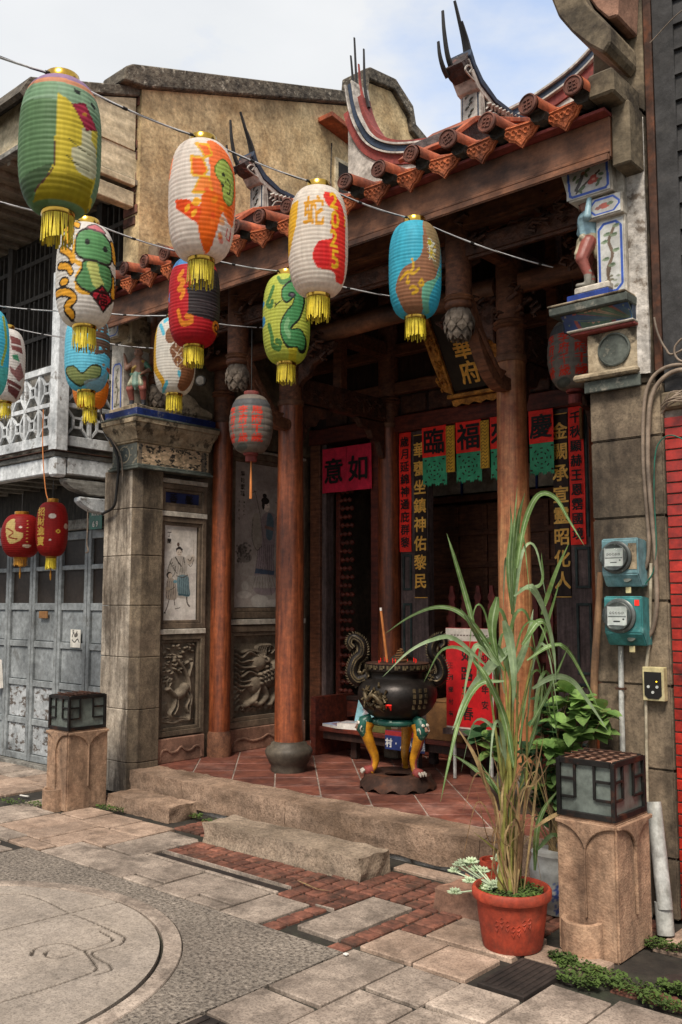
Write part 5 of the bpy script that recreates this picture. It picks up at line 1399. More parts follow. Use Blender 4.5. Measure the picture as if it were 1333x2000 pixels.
# ---- left pillar capital (wraps the corner)
m_navy = MAT('navy_glaze', '22346e', '18244c', rough=.45, scale=9, stain='7d7a74', stain_scale=12, stain_lo=.56, stain_hi=.66, stain_amt=.7)
cl = bx('left_capital', -6.90, -6.535, 4.735, 5.535, 2.80, 2.985, m_oldplast2, temple, bevel=0.004)
bx('capital_moulding', -6.93, -6.485, 4.705, 5.55, 2.755, 2.775, m_grnband, cl, bevel=0.003)
bx('capital_moulding', -6.92, -6.51, 4.715, 5.545, 2.776, 2.7985, m_grnband, cl, bevel=0.006)
def medal(c):
    w, h = .76, .175
    c.line([(.12, .09), (.2, .155), (.5, .16), (.66, .09), (.55, .02), (.25, .015), (.12, .09)], .014, '2f322f')
    for k in range(330): c.ell(random.uniform(.0, w), random.uniform(0, h), random.uniform(.006, .026), random.uniform(.004, .014), random.choice(['d4b998', 'c0a587', 'b59a7c', '3a352f', '2f2a25', '8d7a62']))
    c.poly([(.0, 0), (.04, 0), (.04, h), (0, h)], '33383a', a=.7); c.poly([(w - .06, 0), (w, 0), (w, h), (w - .06, h)], '2f3537', a=.7)
sheet('painted_frieze', (-6.53, 4.745, 2.803), XA, ZA, 0.78, 0.178, NX, 0.005, 'ab9478', medal, m_paint_old, cl)
def medal2(c):
    c.ell(.17, .088, .085, .075, '8d8470'); c.ell(.17, .088, .075, .066, '3c4240'); 
    for k in range(50): c.ell(random.uniform(0, .35), random.uniform(0, .175), random.uniform(.004, .014), random.uniform(.004, .01), random.choice(['6d6f66', '3a3f3d', '8f8570']), a=.7)
sheet('painted_frieze', (-6.89, 4.729, 2.803), XX, ZA, 0.355, 0.178, YN, 0.005, '4e514c', medal2, m_paint_old, cl)
# cove and cornice built as one stepped wrap
vs = []; fs = []
prof = [(0.0, 2.987), (0.012, 2.995), (0.012, 3.01), (0.02, 3.012), (0.03, 3.05), (0.055, 3.09), (0.085, 3.12), (0.088, 3.145), (0.102, 3.148), (0.106, 3.185)]
for d, z in prof: vs += [(-6.93, 4.735 - d, z), (-6.535 + d, 4.735 - d, z), (-6.535 + d, 5.54 + d * .3, z), (-6.93, 5.54 + d * .3, z)]
for i in range(len(prof) - 1):
    for k in range(4): fs.append((4 * i + k, 4 * i + (k + 1) % 4, 4 * i + 4 + (k + 1) % 4, 4 * i + 4 + k))
t = 4 * (len(prof) - 1); fs += [(t, t + 1, t + 2, t + 3), (3, 2, 1, 0)]
MB().add(vs, fs).build('cornice', [m_oldplast2], cl, smooth=40)
bx('cornice_edge', -6.935, -6.424, 4.624, 5.58, 3.1855, 3.205, m_grnband, cl, bevel=0.004)
bx('blue_band', -6.925, -6.455, 4.66, 5.545, 3.2055, 3.272, m_navy, cl, bevel=0.004)
MB().box(-6.93, -6.52, 4.70, 5.50, 3.2725, 3.315).build('capital_top', m_oldplast2, cl, bevel=0.01, subdiv=4, rough=0.012, rscale=12)
pb = bx('painted_back', -6.99, -6.80, 4.76, 5.05, 3.275, 3.93, m_white, cl, bevel=0.004)
def vine(c):
    blue_border(c, .15, .46); c.line([(.07, .06), (.09, .2), (.06, .3), (.09, .4)], .02, '6d6558')
    for k in range(16): c.ell(random.uniform(.045, .11), random.uniform(.06, .4), .014, .010, random.choice(['7d7f70', '4d4f45', '9a9684']))
sheet('vine_painting', (-6.965, 4.7535, 3.29), XX, ZA, 0.15, 0.46, YN, 0.004, 'b0aca4', vine, m_glazed, pb)
MB().prism([(-7.0, 3.94), (-6.74, 3.94), (-6.72, 4.05), (-6.80, 4.14), (-7.0, 4.16)], (0, 4.66, 0), (1, 0, 0), (0, 0, 1), (0, .5, 0)).build('top_bracket', m_oldplast2, cl, bevel=0.004)
MB().prism([(4.75, 3.90), (5.25, 3.86), (5.33, 4.0), (5.25, 4.10), (4.75, 4.14)], (-6.84, 0, 0), (0, 1, 0), (0, 0, 1), (.16, 0, 0)).build('top_bracket', m_oldplast2, cl, bevel=0.006)
def irisp(c):
    blue_border(c, .24, .18, .012, .014)
    for k in range(18): c.ell(random.uniform(.05, .19), random.uniform(.04, .14), .016, .010, random.choice(['8a8578', '5d5a50', '77806d']))
sheet('flower_tile', (-6.985, 4.6535, 3.955), XX, ZA, 0.24, 0.18, YN, 0.004, 'b0aca4', irisp, m_glazed, cl)
# cloud scroll wall behind the capital
pts = [(5.12, 3.30), (5.55, 3.30), (5.55, 3.36), (5.40, 3.40), (5.33, 3.47), (5.22, 3.50), (5.12, 3.46)]
MB().prism(pts, (-6.62, 0, 0), (0, 1, 0), (0, 0, 1), (.12, 0, 0)).build('scroll_block', m_oldplast2, cl, bevel=0.012)

# ---- glazed guardian figures
def guardian(loc, rotz, label, p):
    """about 0.56 m tall, faces -Y in its own frame; p: colours and arm pose"""
    g = thing('guardian_statue', loc, label, 'statue', 'glazed guardian figures on the pillar capitals', rotz)
    sk, top, sash, skirt, trou, boot, hair = p['skin'], p['top'], p['sash'], p['skirt'], p['trousers'], p['boot'], p['hair']
    C = []
    A_ = lambda a, b, r0, r1, c: C.append((a, b, r0, r1, c))
    A_((0, .0, .265), (0, .0, .300), .050, .056, skirt)            # hips
    A_((0, .0, .300), (0, -.005, .40), .054, .064, p['belly'])      # torso
    A_((-.045, 0, .405), (.045, 0, .405), .034, .034, top)          # shoulders
    A_((0, .0, .41), (0, -.008, .455), .024, .022, sk)              # neck
    A_((0, -.012, .485), (0, -.014, .505), .036, .038, sk)          # head
    A_((0, -.050, .489), (0, -.052, .492), .008, .006, sk)          # nose
    A_((0, .006, .515), (0, -.002, .535), .034, .022, hair)
    A_((0, .004, .548), (0, .004, .556), .014, .011, hair)
    A_((-.039, -.005, .488), (-.039, -.005, .496), .009, .007, sk); A_((.039, -.005, .488), (.039, -.005, .496), .009, .007, sk)
    for s in (-1, 1):
        A_((s * .035, 0, .265), (s * .062, -.035, .165), .042, .036, trou)
        A_((s * .062, -.035, .165), (s * .056, -.005, .075), .034, .024, trou)
        A_((s * .056, -.005, .085), (s * .056, -.005, .018), .024, .020, boot)
        A_((s * .056, -.005, .015), (s * .066, -.060, .012), .017, .013, boot)
    for (a, b, c, hcol, acol) in p['arms']:
        A_(a, b, .027, .022, acol); A_(b, c, .021, .015, p['fore'])
        d = (Vector(c) - Vector(b)).normalized()
        side = d.cross(Vector((0, 0, 1)));
        side = side.normalized() if side.length > .1 else Vector((1, 0, 0))
        pc = Vector(c) + d * .014
        A_(c, tuple(pc), .015, .014, sk)
        for q in range(4):
            f0 = pc + side * ((q - 1.5) * .0075); A_(tuple(f0), tuple(f0 + d * .024), .0052, .0042, sk)
        A_(tuple(pc - d * .004), tuple(pc + side * .022 + d * .006), .0055, .0045, sk)
    A_((.050, -.03, .41), (-.02, -.062, .345), .014, .014, sash); A_((-.02, -.062, .345), (-.052, -.02, .30), .014, .012, sash)
    A_((-.05, -.03, .295), (.05, -.03, .295), .020, .020, p['belt'])
    A_((0, -.045, .29), (0, -.058, .20), .028, .030, skirt); A_((0, -.058, .20), (0, -.055, .155), .024, .010, skirt)
    A_((-.03, -.04, .27), (-.058, -.06, .20), .020, .018, p['trim']); A_((.03, -.04, .27), (.058, -.06, .20), .020, .018, p['trim'])
    A_((0, .045, .28), (0, .055, .20), .034, .036, skirt)
    b = blob('body', C, 0.0058, m_glazed, g, smooth_it=1)
    mb = MB()
    for s in (-1, 1):
        mb.lathe([(.0058, -.003), (.0058, .003), (.001, .0045)], (s * .0145, -.0495, .503), 8)
    mb.build('eyes', m_ink, g, local=True)
    MB().tube([(-.012, -.050, .475), (0, -.053, .472), (.012, -.050, .475)], .0032, 5).build('mouth', m_pinkst, g, local=True)
    return g
guardian((-6.655, 4.815, 3.312), rad(28), 'bare chested glazed guardian in green robe and red trousers on the left capital',
         dict(skin='8a6653', top='8a6653', belly='8a6653', sash='a98a3f', skirt='7d9a8d', trousers='8f544a', boot='33343a', hair='5d3f34', belt='3f6a55', trim='a3a58d', fore='8a6653',
              arms=[((-.055, 0, .405), (-.105, -.02, .355), (-.125, -.02, .46), 0, '8a6653'), ((.055, 0, .405), (.11, .0, .34), (.075, -.055, .30), 0, '3f6550')]))
guardian((-2.30, 4.73, 3.361), rad(-74), 'glazed guardian in pale blue jacket with raised arms on the right capital',
         dict(skin='96695a', top='8fb0bb', belly='8fb0bb', sash='8fb0bb', skirt='a39b83', trousers='8d4f45', boot='7d7a70', hair='3a2f2b', belt='a8a08a', trim='a39b83', fore='8fb0bb',
              arms=[((-.055, 0, .405), (-.10, -.03, .39), (-.085, -.01, .50), 0, '8fb0bb'), ((.055, 0, .405), (.105, .01, .39), (.08, .02, .50), 0, '8fb0bb')]))

# ---- name plaque, leaning forward under the beams
pq = thing('name_plaque', (-4.43, 6.80, 3.50), 'dark tilted name plaque with gold characters and carved gilt frame under the porch beams', 'plaque')
lean = math.atan2(.31, .55)
Ml = Matrix.Rotation(lean, 3, 'X')
def pqv(x, z, y=0): return Vector((-4.43, 6.80, 3.50)) + Ml @ Vector((x, y, z))
n_pl = Ml @ Vector((0, -1, 0)); u_pl = Ml @ Vector((0, 0, 1))
MB().prism([(-.22, 0), (.22, 0), (.24, .74), (-.24, .74)], pqv(0, 0), (1, 0, 0), u_pl, -n_pl * .03).build('board', MAT('plaque_board', '2b2114', '1b150d', rough=.5, scale=8), pq)
letters('金華府', pqv(0, .60), XX, u_pl, .215, .225, m_goldtx, pq, thick=.006, nrm=n_pl)
for s in (-1, 1):
    mb = MB()
    mb.prism([(s * .225, -.02), (s * .31, .02), (s * .345, .30), (s * .36, .70), (s * .30, .80), (s * .245, .74)], pqv(0, 0), (1, 0, 0), u_pl, n_pl * .03)
    for k in range(34):
        zz = random.uniform(.02, .72); xx = s * (.24 + random.uniform(.01, .09))
        a = random.uniform(0, 6.28)
        mb.tube([pqv(xx, zz) + n_pl * .03, pqv(xx + .02 * math.cos(a), zz + .025) + n_pl * .05, pqv(xx + .03 * math.cos(a + 1), zz + .045) + n_pl * .035], .009, 5)
    mb.build('carved_side', m_goldcarve, pq)
MB().bar(pqv(-.30, -.045) + n_pl * .01, pqv(.30, -.045) + n_pl * .01, .05, .035).build('gilt_rail', m_goldcarve, pq, bevel=.006)
mb = MB(); pts = [(-.26, -.075)] + [(-.26 + .52 * k / 16, -.125 - .012 * math.sin(k * 1.6)) for k in range(17)] + [(.26, -.075)]
mb.prism(pts, pqv(0, 0), (1, 0, 0), u_pl, n_pl * .03).build('gilt_rail', m_goldcarve, pq)

# ---- paper couplets, cloth and door hangings
def red_strip(x0, x1, z0, z1, text, label, ty=BY - 0.02, sz=.105):
    t = thing('red_couplet', ((x0 + x1) / 2, ty, z0), label, 'couplet', 'red paper couplets beside the door')
    sheet('paper', (x0, ty, z0), XX, ZA, x1 - x0, z1 - z0, YN, .02, 'c8281c', lambda c: None, m_red, t, curve=lambda x, y: .004 * np.sin(y * 9) + .002 * np.sin(x * 40), thick=.001)
    n = len(text); st = (z1 - z0 - .06) / n
    letters(text, ((x0 + x1) / 2, ty - .0075, z1 - .03 - st / 2), XX, ZA, sz, st, m_ink, t)
red_strip(-5.425, -5.285, 2.085, 3.235, '歲月延綿神通庇群黎', 'red paper couplet strip beside the gold lettered board left of the main door')
red_strip(-3.632, -3.495, 2.08, 3.235, '千秋顯赫王恩霑國境', 'longer lettered red paper couplet right of the door, incense stick holder at its edge')
cl_ = thing('red_cloth', (-6.06, BY - .06, 2.72), 'crimson cloth with two black characters hung over the left side door', 'banner')
for (xa, xb, ch) in ((-6.385, -6.065, '意'), (-6.06, -5.735, '如')):
    sheet('cloth', (xa, BY - .07, 2.72), XX, ZA, xb - xa, .455, YN, .02, 'b81c38', lambda c: None, m_pinkred, cl_, curve=lambda x, y: .010 * np.sin(x * 16) * (1 - y / .5), thick=.001)
    MB().glyphs(ch, ((xa + xb) / 2, BY - .083, 2.94), XX, ZA, .27).build('ink_lettering', m_ink, cl_, recalc=False)
def paper_cut(x0, x1, ch, label):
    w = x1 - x0
    t = thing('door_hanging', ((x0 + x1) / 2, BY - .07, 2.67), label, 'banner', 'red and green paper hangings over the main door')
    sheet('red_paper', (x0, BY - .07, 2.955), XX, ZA, w, .285, YN, .02, 'c8281c', lambda c: None, m_red, t, curve=lambda x, y: .005 * np.sin(x * 18 + y * 6), thick=.001)
    MB().glyphs(ch, ((x0 + x1) / 2, BY - .0775, 3.10), XX, ZA, min(.25, w * .95)).build('ink_lettering', m_ink, t, recalc=False)
    n = 9; poly = [(0, .285)] + [(w * k / (2 * n), .012 + (.022 if k % 2 else 0) + .012 * math.sin(k)) for k in range(2 * n + 1)] + [(w, .285)]
    g = MB().prism(poly, (x0, BY - .066, 2.67), XX, ZA, (0, .001, 0)).build('green_paper', m_greenp, t)
    mb = MB(); c0 = Vector(((x0 + x1) / 2, BY - .069, 2.825))
    for k in range(8):
        for r, l in ((.085, .026), (.05, .018)):
            a = 2 * math.pi * k / 8
            p = c0 + Vector((math.cos(a) * r, 0, math.sin(a) * r)); tt = Vector((-math.sin(a), 0, math.cos(a)))
            mb.bar(p - tt * l / 2, p + tt * l / 2, .002, .010, up=(math.cos(a), 0, math.sin(a)))
    for dx, dz in ((-.1, .1), (.1, .1), (-.1, -.1), (.1, -.1), (0, 0)): mb.bar(c0 + Vector((dx - .012, 0, dz)), c0 + Vector((dx + .012, 0, dz)), .002, .014)
    tag(mb.build('cut_pattern', m_dark, g), kind='stuff')
f_ = lambda u: PY(u, 850, BY - .07).x
paper_cut(f_(825), f_(872), '臨', 'red and green paper hanging beside the left gold lettered board')
paper_cut(f_(891), f_(940), '福', 'red and green paper hanging with the fortune character, between two yellow strips')
paper_cut(f_(958), f_(1004), '來', 'red and green paper hanging half hidden behind the bare wood column')
paper_cut(f_(1034), f_(1081), '慶', 'red and green paper hanging beside the right gold lettered board')
for i, (u0, u1) in enumerate(((873, 890), (940, 957))):
    x0, x1 = f_(u0), f_(u1)
    t = thing('yellow_strip', ((x0 + x1) / 2, BY - .08, 2.79), ['yellow paper strip with fine black patterns left of the fortune character', 'yellow paper strip with fine black patterns right of the fortune character'][i], 'banner', 'yellow paper strips')
    def yp(c):
        for k in range(14): c.line([(.01, .02 + k * .03), (.03, .035 + k * .03), (.05, .018 + k * .03), (.07, .034 + k * .03)], .006, '6b4a14')
        c.line([(.008, 0), (.008, .43)], .004, '6b4a14', sm=False); c.line([(x1 - x0 - .008, 0), (x1 - x0 - .008, .43)], .004, '6b4a14', sm=False)
    sheet('paper', (x0, BY - .085, 2.79), XX, ZA, x1 - x0, .43, YN, .004, 'd8a62a', yp, m_print, t, thick=.001)
hold = MB().lathe([(.016, 0), (.016, .19), (.014, .26)], (-3.50, BY - .045, 2.95), 10).build('stick_holder', m_cardboard, None, smooth=50)
tag(hold, 'tan cardboard tube hanging at the top of the right red couplet', 'tube')

# ================================================================== LEFT NEIGHBOUR HOUSE
lh = thing('neighbour_house', (-8.2, 5.5, 0), 'two storey house with tan stucco gable, grey white balcony and folding doors', 'house')
GX = -6.855
gw = MB().prism([(4.93, 2.2), (4.93, 6.40), (8.02, 7.53), (8.14, 7.60), (8.16, 7.92), (8.72, 8.02), (9.02, 7.80), (9.06, 7.62), (9.9, 7.3), (9.9, 2.2)], (GX - 0.24, 0, 0), (0, 1, 0), (0, 0, 1), (0.24, 0, 0)).build('gable_wall', m_tan, lh)
cop = [(4.68, 6.36), (4.70, 6.50), (4.78, 6.56), (8.06, 7.70), (8.10, 8.02), (8.22, 8.10), (8.72, 8.17), (9.08, 7.96), (9.14, 7.74), (9.9, 7.46)]
low = [(9.9, 7.30), (9.06, 7.62), (9.02, 7.80), (8.70, 8.02), (8.20, 7.94), (8.16, 7.60), (4.93, 6.40)]
MB().prism(cop + low, (GX - 0.30, 0, 0), (0, 1, 0), (0, 0, 1), (0.37, 0, 0)).build('gable_coping', m_coping, lh, bevel=0.012)
# exposed corner bricks
for k in range(12):
    z = 5.1 + k * 0.105
    bx('corner_brick', GX - 0.235, GX - 0.02 - random.uniform(0, .06), 4.915, 4.929, z, z + 0.085, m_brickpave, gw, bevel=0.004)
# gable window with a tiled hood
hd = MB().prism([(0, 0), (.75, -.10), (.75, -.16), (0, -.06)], (GX, 7.35, 7.12), (0, 1, 0), (0, 0, 1), (.22, 0, 0)).build('window_hood', m_orange, gw, bevel=.006)
wf = bx('gable_window', GX - 0.02, GX + 0.03, 7.62, 8.05, 6.0, 6.75, m_cream, gw, bevel=0.004)
bx('window_pane', GX + 0.031, GX + 0.034, 7.67, 8.0, 6.06, 6.70, m_dglass, wf, bevel=0)
MB().tube([(GX + .004, 7.58, 6.9), (GX + .006, 7.56, 6.5), (GX + .004, 7.58, 6.0)], .008, 5).build('wall_crack', m_coping, gw)
# front wall above and below
fw = bx('front_wall', -10.4, GX - 0.245, 5.06, 5.2, -0.02, 6.3, m_slat, lh, bevel=0)
for k in range(30):
    x = -9.85 + k * 0.095
    bx('lattice_bar', x, x + 0.022, 5.0, 5.058, 3.0, 5.45, m_slat, fw, bevel=0)
for z in (3.25, 3.7, 4.0, 4.35, 4.8, 5.2):
    bx('lattice_rail', -10.2, -7.12, 4.99, 5.03, z, z + 0.045, m_slat, fw, bevel=0)
for x in (-9.3, -8.4, -7.6): bx('lattice_post', x, x + .09, 4.96, 5.055, 2.85, 5.5, m_slat, fw, bevel=.004)
# eave
EX = -6.90
ev = MB().prism([(3.82, 5.93), (4.93, 6.34), (4.93, 6.44), (3.80, 6.03)], (-10.4, 0, 0), (0, 1, 0), (0, 0, 1), (10.4 + EX + .03, 0, 0)).build('eave_roof', m_coping, lh, bevel=.01)
bx('eave_fascia', -10.4, EX, 3.88, 3.92, 5.55, 5.94, m_cream, ev, bevel=.004)
bx('eave_fascia_edge', -10.4, EX + .02, 3.86, 3.93, 5.50, 5.549, m_gwood, ev, bevel=.004)
bx('soffit', -10.4, EX - .03, 3.921, 5.059, 5.52, 5.545, m_soffit, ev, bevel=0)
MB().prism([(3.93, 5.80), (4.90, 5.80), (4.90, 6.32), (3.93, 5.95)], (EX - .03, 0, 0), (0, 1, 0), (0, 0, 1), (.03, 0, 0)).build('eave_side_board', m_cream, ev, bevel=.003)
bx('eave_side_board', EX - .035, EX - .012, 3.921, 4.94, 5.516, 5.799, m_cream, ev, bevel=.003)
bx('eave_void', -10.4, EX - .036, 4.0, 5.05, 5.546, 5.9, m_slat, ev, bevel=0)
bx('eave_side_rail', EX - .04, EX + .015, 3.93, 4.90, 5.45, 5.515, m_cream, ev, bevel=.006)
bx('eave_beam', EX - .10, EX + .0, 4.35, 4.90, 5.25, 5.40, m_cream, ev, bevel=.008)
MB().prism([(3.80, 6.02), (3.70, 5.84), (3.74, 5.82), (3.86, 5.98)], (-10.4, 0, 0), (0, 1, 0), (0, 0, 1), (10.4 + EX + .05, 0, 0)).build('eave_gutter', m_coping, ev)
for k in range(14):
    bx('eave_joist', -10.2 + k * .25, -10.14 + k * .25, 3.93, 5.0, 5.47, 5.519, m_soffit, ev, bevel=0)

# balcony
BX_, BYF = -7.06, 4.27
bal = bx('balcony', -10.4, BX_, BYF - .02, 5.05, 2.745, 2.79, m_gwood, lh, bevel=.006)
bx('balcony_flashing', -10.4, BX_ + .03, BYF - .05, 5.0, 2.7905, 2.797, m_rust, bal, bevel=0)
bx('balcony_beam', -10.4, BX_ - .10, BYF, BYF + .10, 2.60, 2.744, m_wgrey, bal, bevel=.01)
bx('beam_end', BX_ - .10, BX_ + .01, BYF - .015, BYF + .11, 2.57, 2.744, m_wgrey, bal, bevel=.02)
bx('side_beam', BX_ - .08, BX_ + .005, BYF + .115, 4.93, 2.60, 2.743, m_wgrey, bal, bevel=.008)
MB().prism([(4.36, 2.565), (4.92, 2.565), (4.92, 2.43), (4.62, 2.43), (4.45, 2.47), (4.37, 2.52)], (BX_ - .10, 0, 0), (0, 1, 0), (0, 0, 1), (.09, 0, 0)).build('bracket_arm', m_gwood, bal, bevel=.012, subdiv=1)
MB().prism([(4.52, 2.415), (4.92, 2.415), (4.90, 2.30), (4.84, 2.27), (4.66, 2.29), (4.56, 2.335), (4.51, 2.38)], (BX_ - .10, 0, 0), (0, 1, 0), (0, 0, 1), (.09, 0, 0)).build('bracket_arm', m_wgrey, bal, bevel=.012)
for k in range(9): bx('floor_joist', -9.9 + k * .32, -9.82 + k * .32, BYF + .11, 5.0, 2.62, 2.74, m_gwood, bal, bevel=.004)
bx('corner_post', BX_ - .115, BX_ + .005, BYF - .01, BYF + .11, 2.798, 4.40, m_wgrey, bal, bevel=.006)
def fret(p0, dirv, ncell, cw, name):
    d = Vector(dirv); p0 = Vector(p0); L = ncell * cw
    up = Vector((0, 0, 1)); perp = d.cross(up)
    def rail(a, b, w, h): MB().bar(p0 + d * a[0] + up * a[1], p0 + d * b[0] + up * b[1], w, h, up=up if abs(a[1] - b[1]) < 1e-6 else perp).build(name, m_wgrey, bal, bevel=.003)
    zb, zm, zt = 2.90, 3.22, 3.54
    rail((0, zb), (L, zb), .05, .09); rail((0, zm), (L, zm), .035, .04); rail((0, zt), (L, zt), .055, .06)
    for i in range(ncell + 1): MB().box(-.017, .017, -.017, .017, 0, 1) if False else rail((i * cw, zb + .045), (i * cw, zt - .03), .034, .034)
    for i in range(ncell):
        for z0, z1 in ((zb + .045, zm - .02), (zm + .02, zt - .03)):
            mb = MB(); cx_, cz = (i + .5) * cw, (z0 + z1) / 2; s = .042
            P = lambda a, b: p0 + d * a + up * b
            for a, b in (((cx_ - s, cz - s), (cx_ + s, cz - s)), ((cx_ - s, cz + s), (cx_ + s, cz + s))): mb.bar(P(*a), P(*b), .022, .020, up=up)
            for a, b in (((cx_ - s, cz - s), (cx_ - s, cz + s)), ((cx_ + s, cz - s), (cx_ + s, cz + s))): mb.bar(P(*a), P(*b), .022, .020, up=perp)
            for sa in (-1, 1):
                for sb in (-1, 1): mb.bar(P(cx_ + sa * s, cz + sb * s), P(cx_ + sa * (cw / 2 - .012), cz + sb * ((z1 - z0) / 2 - .004)), .020, .022, up=perp)
            mb.build('fret_motif', m_wgrey, bal)
fret((BX_ - .055, BYF + .11, 0), (0, 1, 0), 2, .245, 'railing_bar')
fret((BX_ - .115, BYF + .04, 0), (-1, 0, 0), 11, .24, 'railing_bar')
for k in range(5): bx('balcony_infill', BX_ - .16, BX_ - .135, BYF + .115, 4.98, 2.80 + k * .15, 2.945 + k * .15, m_gwood, bal, bevel=.004)
for k in range(5): bx('balcony_infill', -10.3, BX_ - .17, BYF + .13, BYF + .15, 2.80 + k * .15, 2.945 + k * .15, m_gwood, bal, bevel=.004)

bal.location.z += .12
# folding doors
dr = bx('folding_doors', -10.3, GX - .25, 5.02, 5.055, .02, 2.30, m_door, lh, bevel=0)
bx('door_head', -10.3, GX - .25, 4.93, 5.055, 2.301, 2.40, m_gwood, lh, bevel=.006)
bx('door_sill', -10.3, GX - .25, 4.90, 5.055, -.01, .03, m_gwood, lh, bevel=.006)
xs = [-7.16, -7.60, -8.10, -8.58, -9.05, -9.5, -10.0]
rows = [(2.21, 1.965, 'g'), (1.92, 1.60, 'g'), (1.53, 1.22, 'p'), (1.16, .83, 'p'), (.77, .45, 'p'), (.39, .10, 'p')]
for i in range(len(xs) - 1):
    b, a = xs[i], xs[i + 1]
    lf = MB()
    lf.box(a + .006, a + .052, 4.965, 5.019, .035, 2.29); lf.box(b - .052, b - .006, 4.965, 5.019, .035, 2.29)
    zz = [2.29, 2.21, 1.965, 1.92, 1.60, 1.53, 1.22, 1.16, .83, .77, .45, .39, .10, .035]
    for q in range(0, len(zz), 2): lf.box(a + .053, b - .053, 4.972, 5.019, zz[q + 1], zz[q])
    leaf = lf.build('door_leaf', m_door, dr, bevel=.004)
    for z1, z0, kd in rows:
        if kd == 'g': bx('window_pane', a + .053, b - .053, 4.998, 5.004, z0, z1, m_dglass, leaf, bevel=0)
        else:
            peel = (i in (2, 3) and z1 < 1.0) or (i == 1 and z1 < .5)
            bx('door_panel', a + .056, b - .056, 4.99, 5.01, z0 + .004, z1 - .004, m_doorpeel if peel else m_door, leaf, bevel=.006)
np_ = thing('paper_notice', (-7.77, 4.96, 1.20), 'small white paper with black drawing pinned to the grey door', 'notice')
def notice(c):
    c.line([(.03, .10), (.05, .14), (.08, .10), (.11, .15)], .012, '3a3633'); c.line([(.03, .07), (.07, .05), (.12, .08), (.15, .05)], .012, '3a3633'); c.ell(.10, .12, .025, .02, '55504c'); c.text('年', .045, .15, .035, '2a2724')
sheet('paper', (-7.85, 4.962, 1.18), XX, ZA, .17, .17, YN, .004, 'cfcbc2', notice, m_print, np_, thick=.001)
tag(MB().box(-8.42, -8.26, 4.955, 4.964, 1.45, 1.52).build('wooden_tag', m_cardboard, None, bevel=.002), 'small orange brown wooden tag on the grey folding door', 'sign')
dp = thing('house_number_plate', (-7.34, 4.92, 2.20), 'dark green house number plate reading 69 under the balcony bracket', 'sign')
p0 = PY(174, 1035, 4.90); p1 = PY(200, 996, 4.90)
bx('plate', p0.x, p1.x, 4.90, 4.906, p0.z, p0.z + .20, m_bldoor, dp, bevel=.002)
MB().glyphs('69', ((p0.x + p1.x) / 2 - .028, 4.8985, p0.z + .05), XX, ZA, .075, .055, vertical=False).build('number', m_whitep, dp, recalc=False)
MB().glyphs('中山路' if ('中', True) in GLY else '民安路', ((p0.x + p1.x) / 2 - .045, 4.8985, p0.z + .145), XX, ZA, .038, .043, vertical=False).build('street_name', m_whitep, dp, recalc=False)
for pth, m, r, lb, nm in (
    ([(172, 990), (171, 1040), (170, 1062), (173, 1076), (168, 1080)], m_cable, .006, 'rusty hook hanging on a cord below the balcony bracket', 'hanging_hook'),
    ([(85, 800), (84, 880), (90, 960), (100, 985), (108, 1003)], m_stick, .005, 'thin orange cord dangling past the balcony edge', 'cord')):
    P = smooth_curve([PY(u, v, 4.40 if nm == 'cord' else 4.62) for u, v in pth], 5)
    if nm == 'cord': P = smooth_curve([PY(u, v, BYF - .06) for u, v in pth], 5)
    tag(MB().tube(P, r, 6).build(nm, m, None), lb, nm.replace('_', ' '))
bh = thing('hand_brush', PY(8, 1340, 4.93), 'pale straw brush hanging on the grey door edge', 'brush')
MB().prism([(0, .0), (.10, .01), (.07, .2), (.05, .3), (.02, .3), (.02, .2)], PY(-8, 1345, 4.93), XX, ZA, (0, .03, 0)).build('bristles', m_whitep, bh)

# ================================================================== RIGHT BRICK HOUSE
rh = thing('brick_house', (-1.4, 5.0, 0), 'house with glazed red brick base and charcoal board siding at the right', 'house')
core = bx('brick_wall', -1.924, 0.6, 4.785, 5.2, -.02, 2.62, m_bmort, rh, bevel=0)
bunit = MB().box(-.1035, .1035, -.012, .012, -.0255, .0255).build('brick', m_gbrick, core, local=True, bevel=.002)
firstb = True
z = .03; row = 0
while z < 2.60:
    x = -1.918 + .1035 - (0.11 if row % 2 else 0)
    while x < -0.75:
        if x - .1035 < -1.921:
            w = x + .1035 + 1.919
            ob = inst(bunit, 'brick', (-1.919 + w / 2, 4.776 + random.uniform(-.001, .001), z), core, None, (w / .207, 1, 1))
        elif firstb:
            bunit.location = Vector((x, 4.776, z)) - world_of(core); firstb = False
        else:
            inst(bunit, 'brick', (x, 4.776 + random.uniform(-.001, .001), z), core)
        x += .2165
    z += .0587; row += 1
bx('wall_batten', -1.915, -1.80, 4.77, 4.83, 2.72, 6.2, m_siding, rh, bevel=.004)
for k in range(24):
    z = 2.72 + k * .145
    MB().prism([(4.80, z), (4.775, z + .004), (4.795, z + .15), (4.82, z + .15)], (-1.80, 0, 0), (0, 1, 0), (0, 0, 1), (2.4, 0, 0)).build('siding_board', m_siding, rh)
bx('wall_backing', -1.96, .6, 4.83, 5.2, 2.621, 6.2, m_siding, rh, bevel=0)
bx('wall_sill', -1.93, .6, 4.74, 4.83, 2.621, 2.715, m_oldplast, rh, bevel=.012)
bx('rusty_edge', -1.965, -1.92, 4.765, 4.83, 2.84, 5.2, m_rust, rh, bevel=.006)
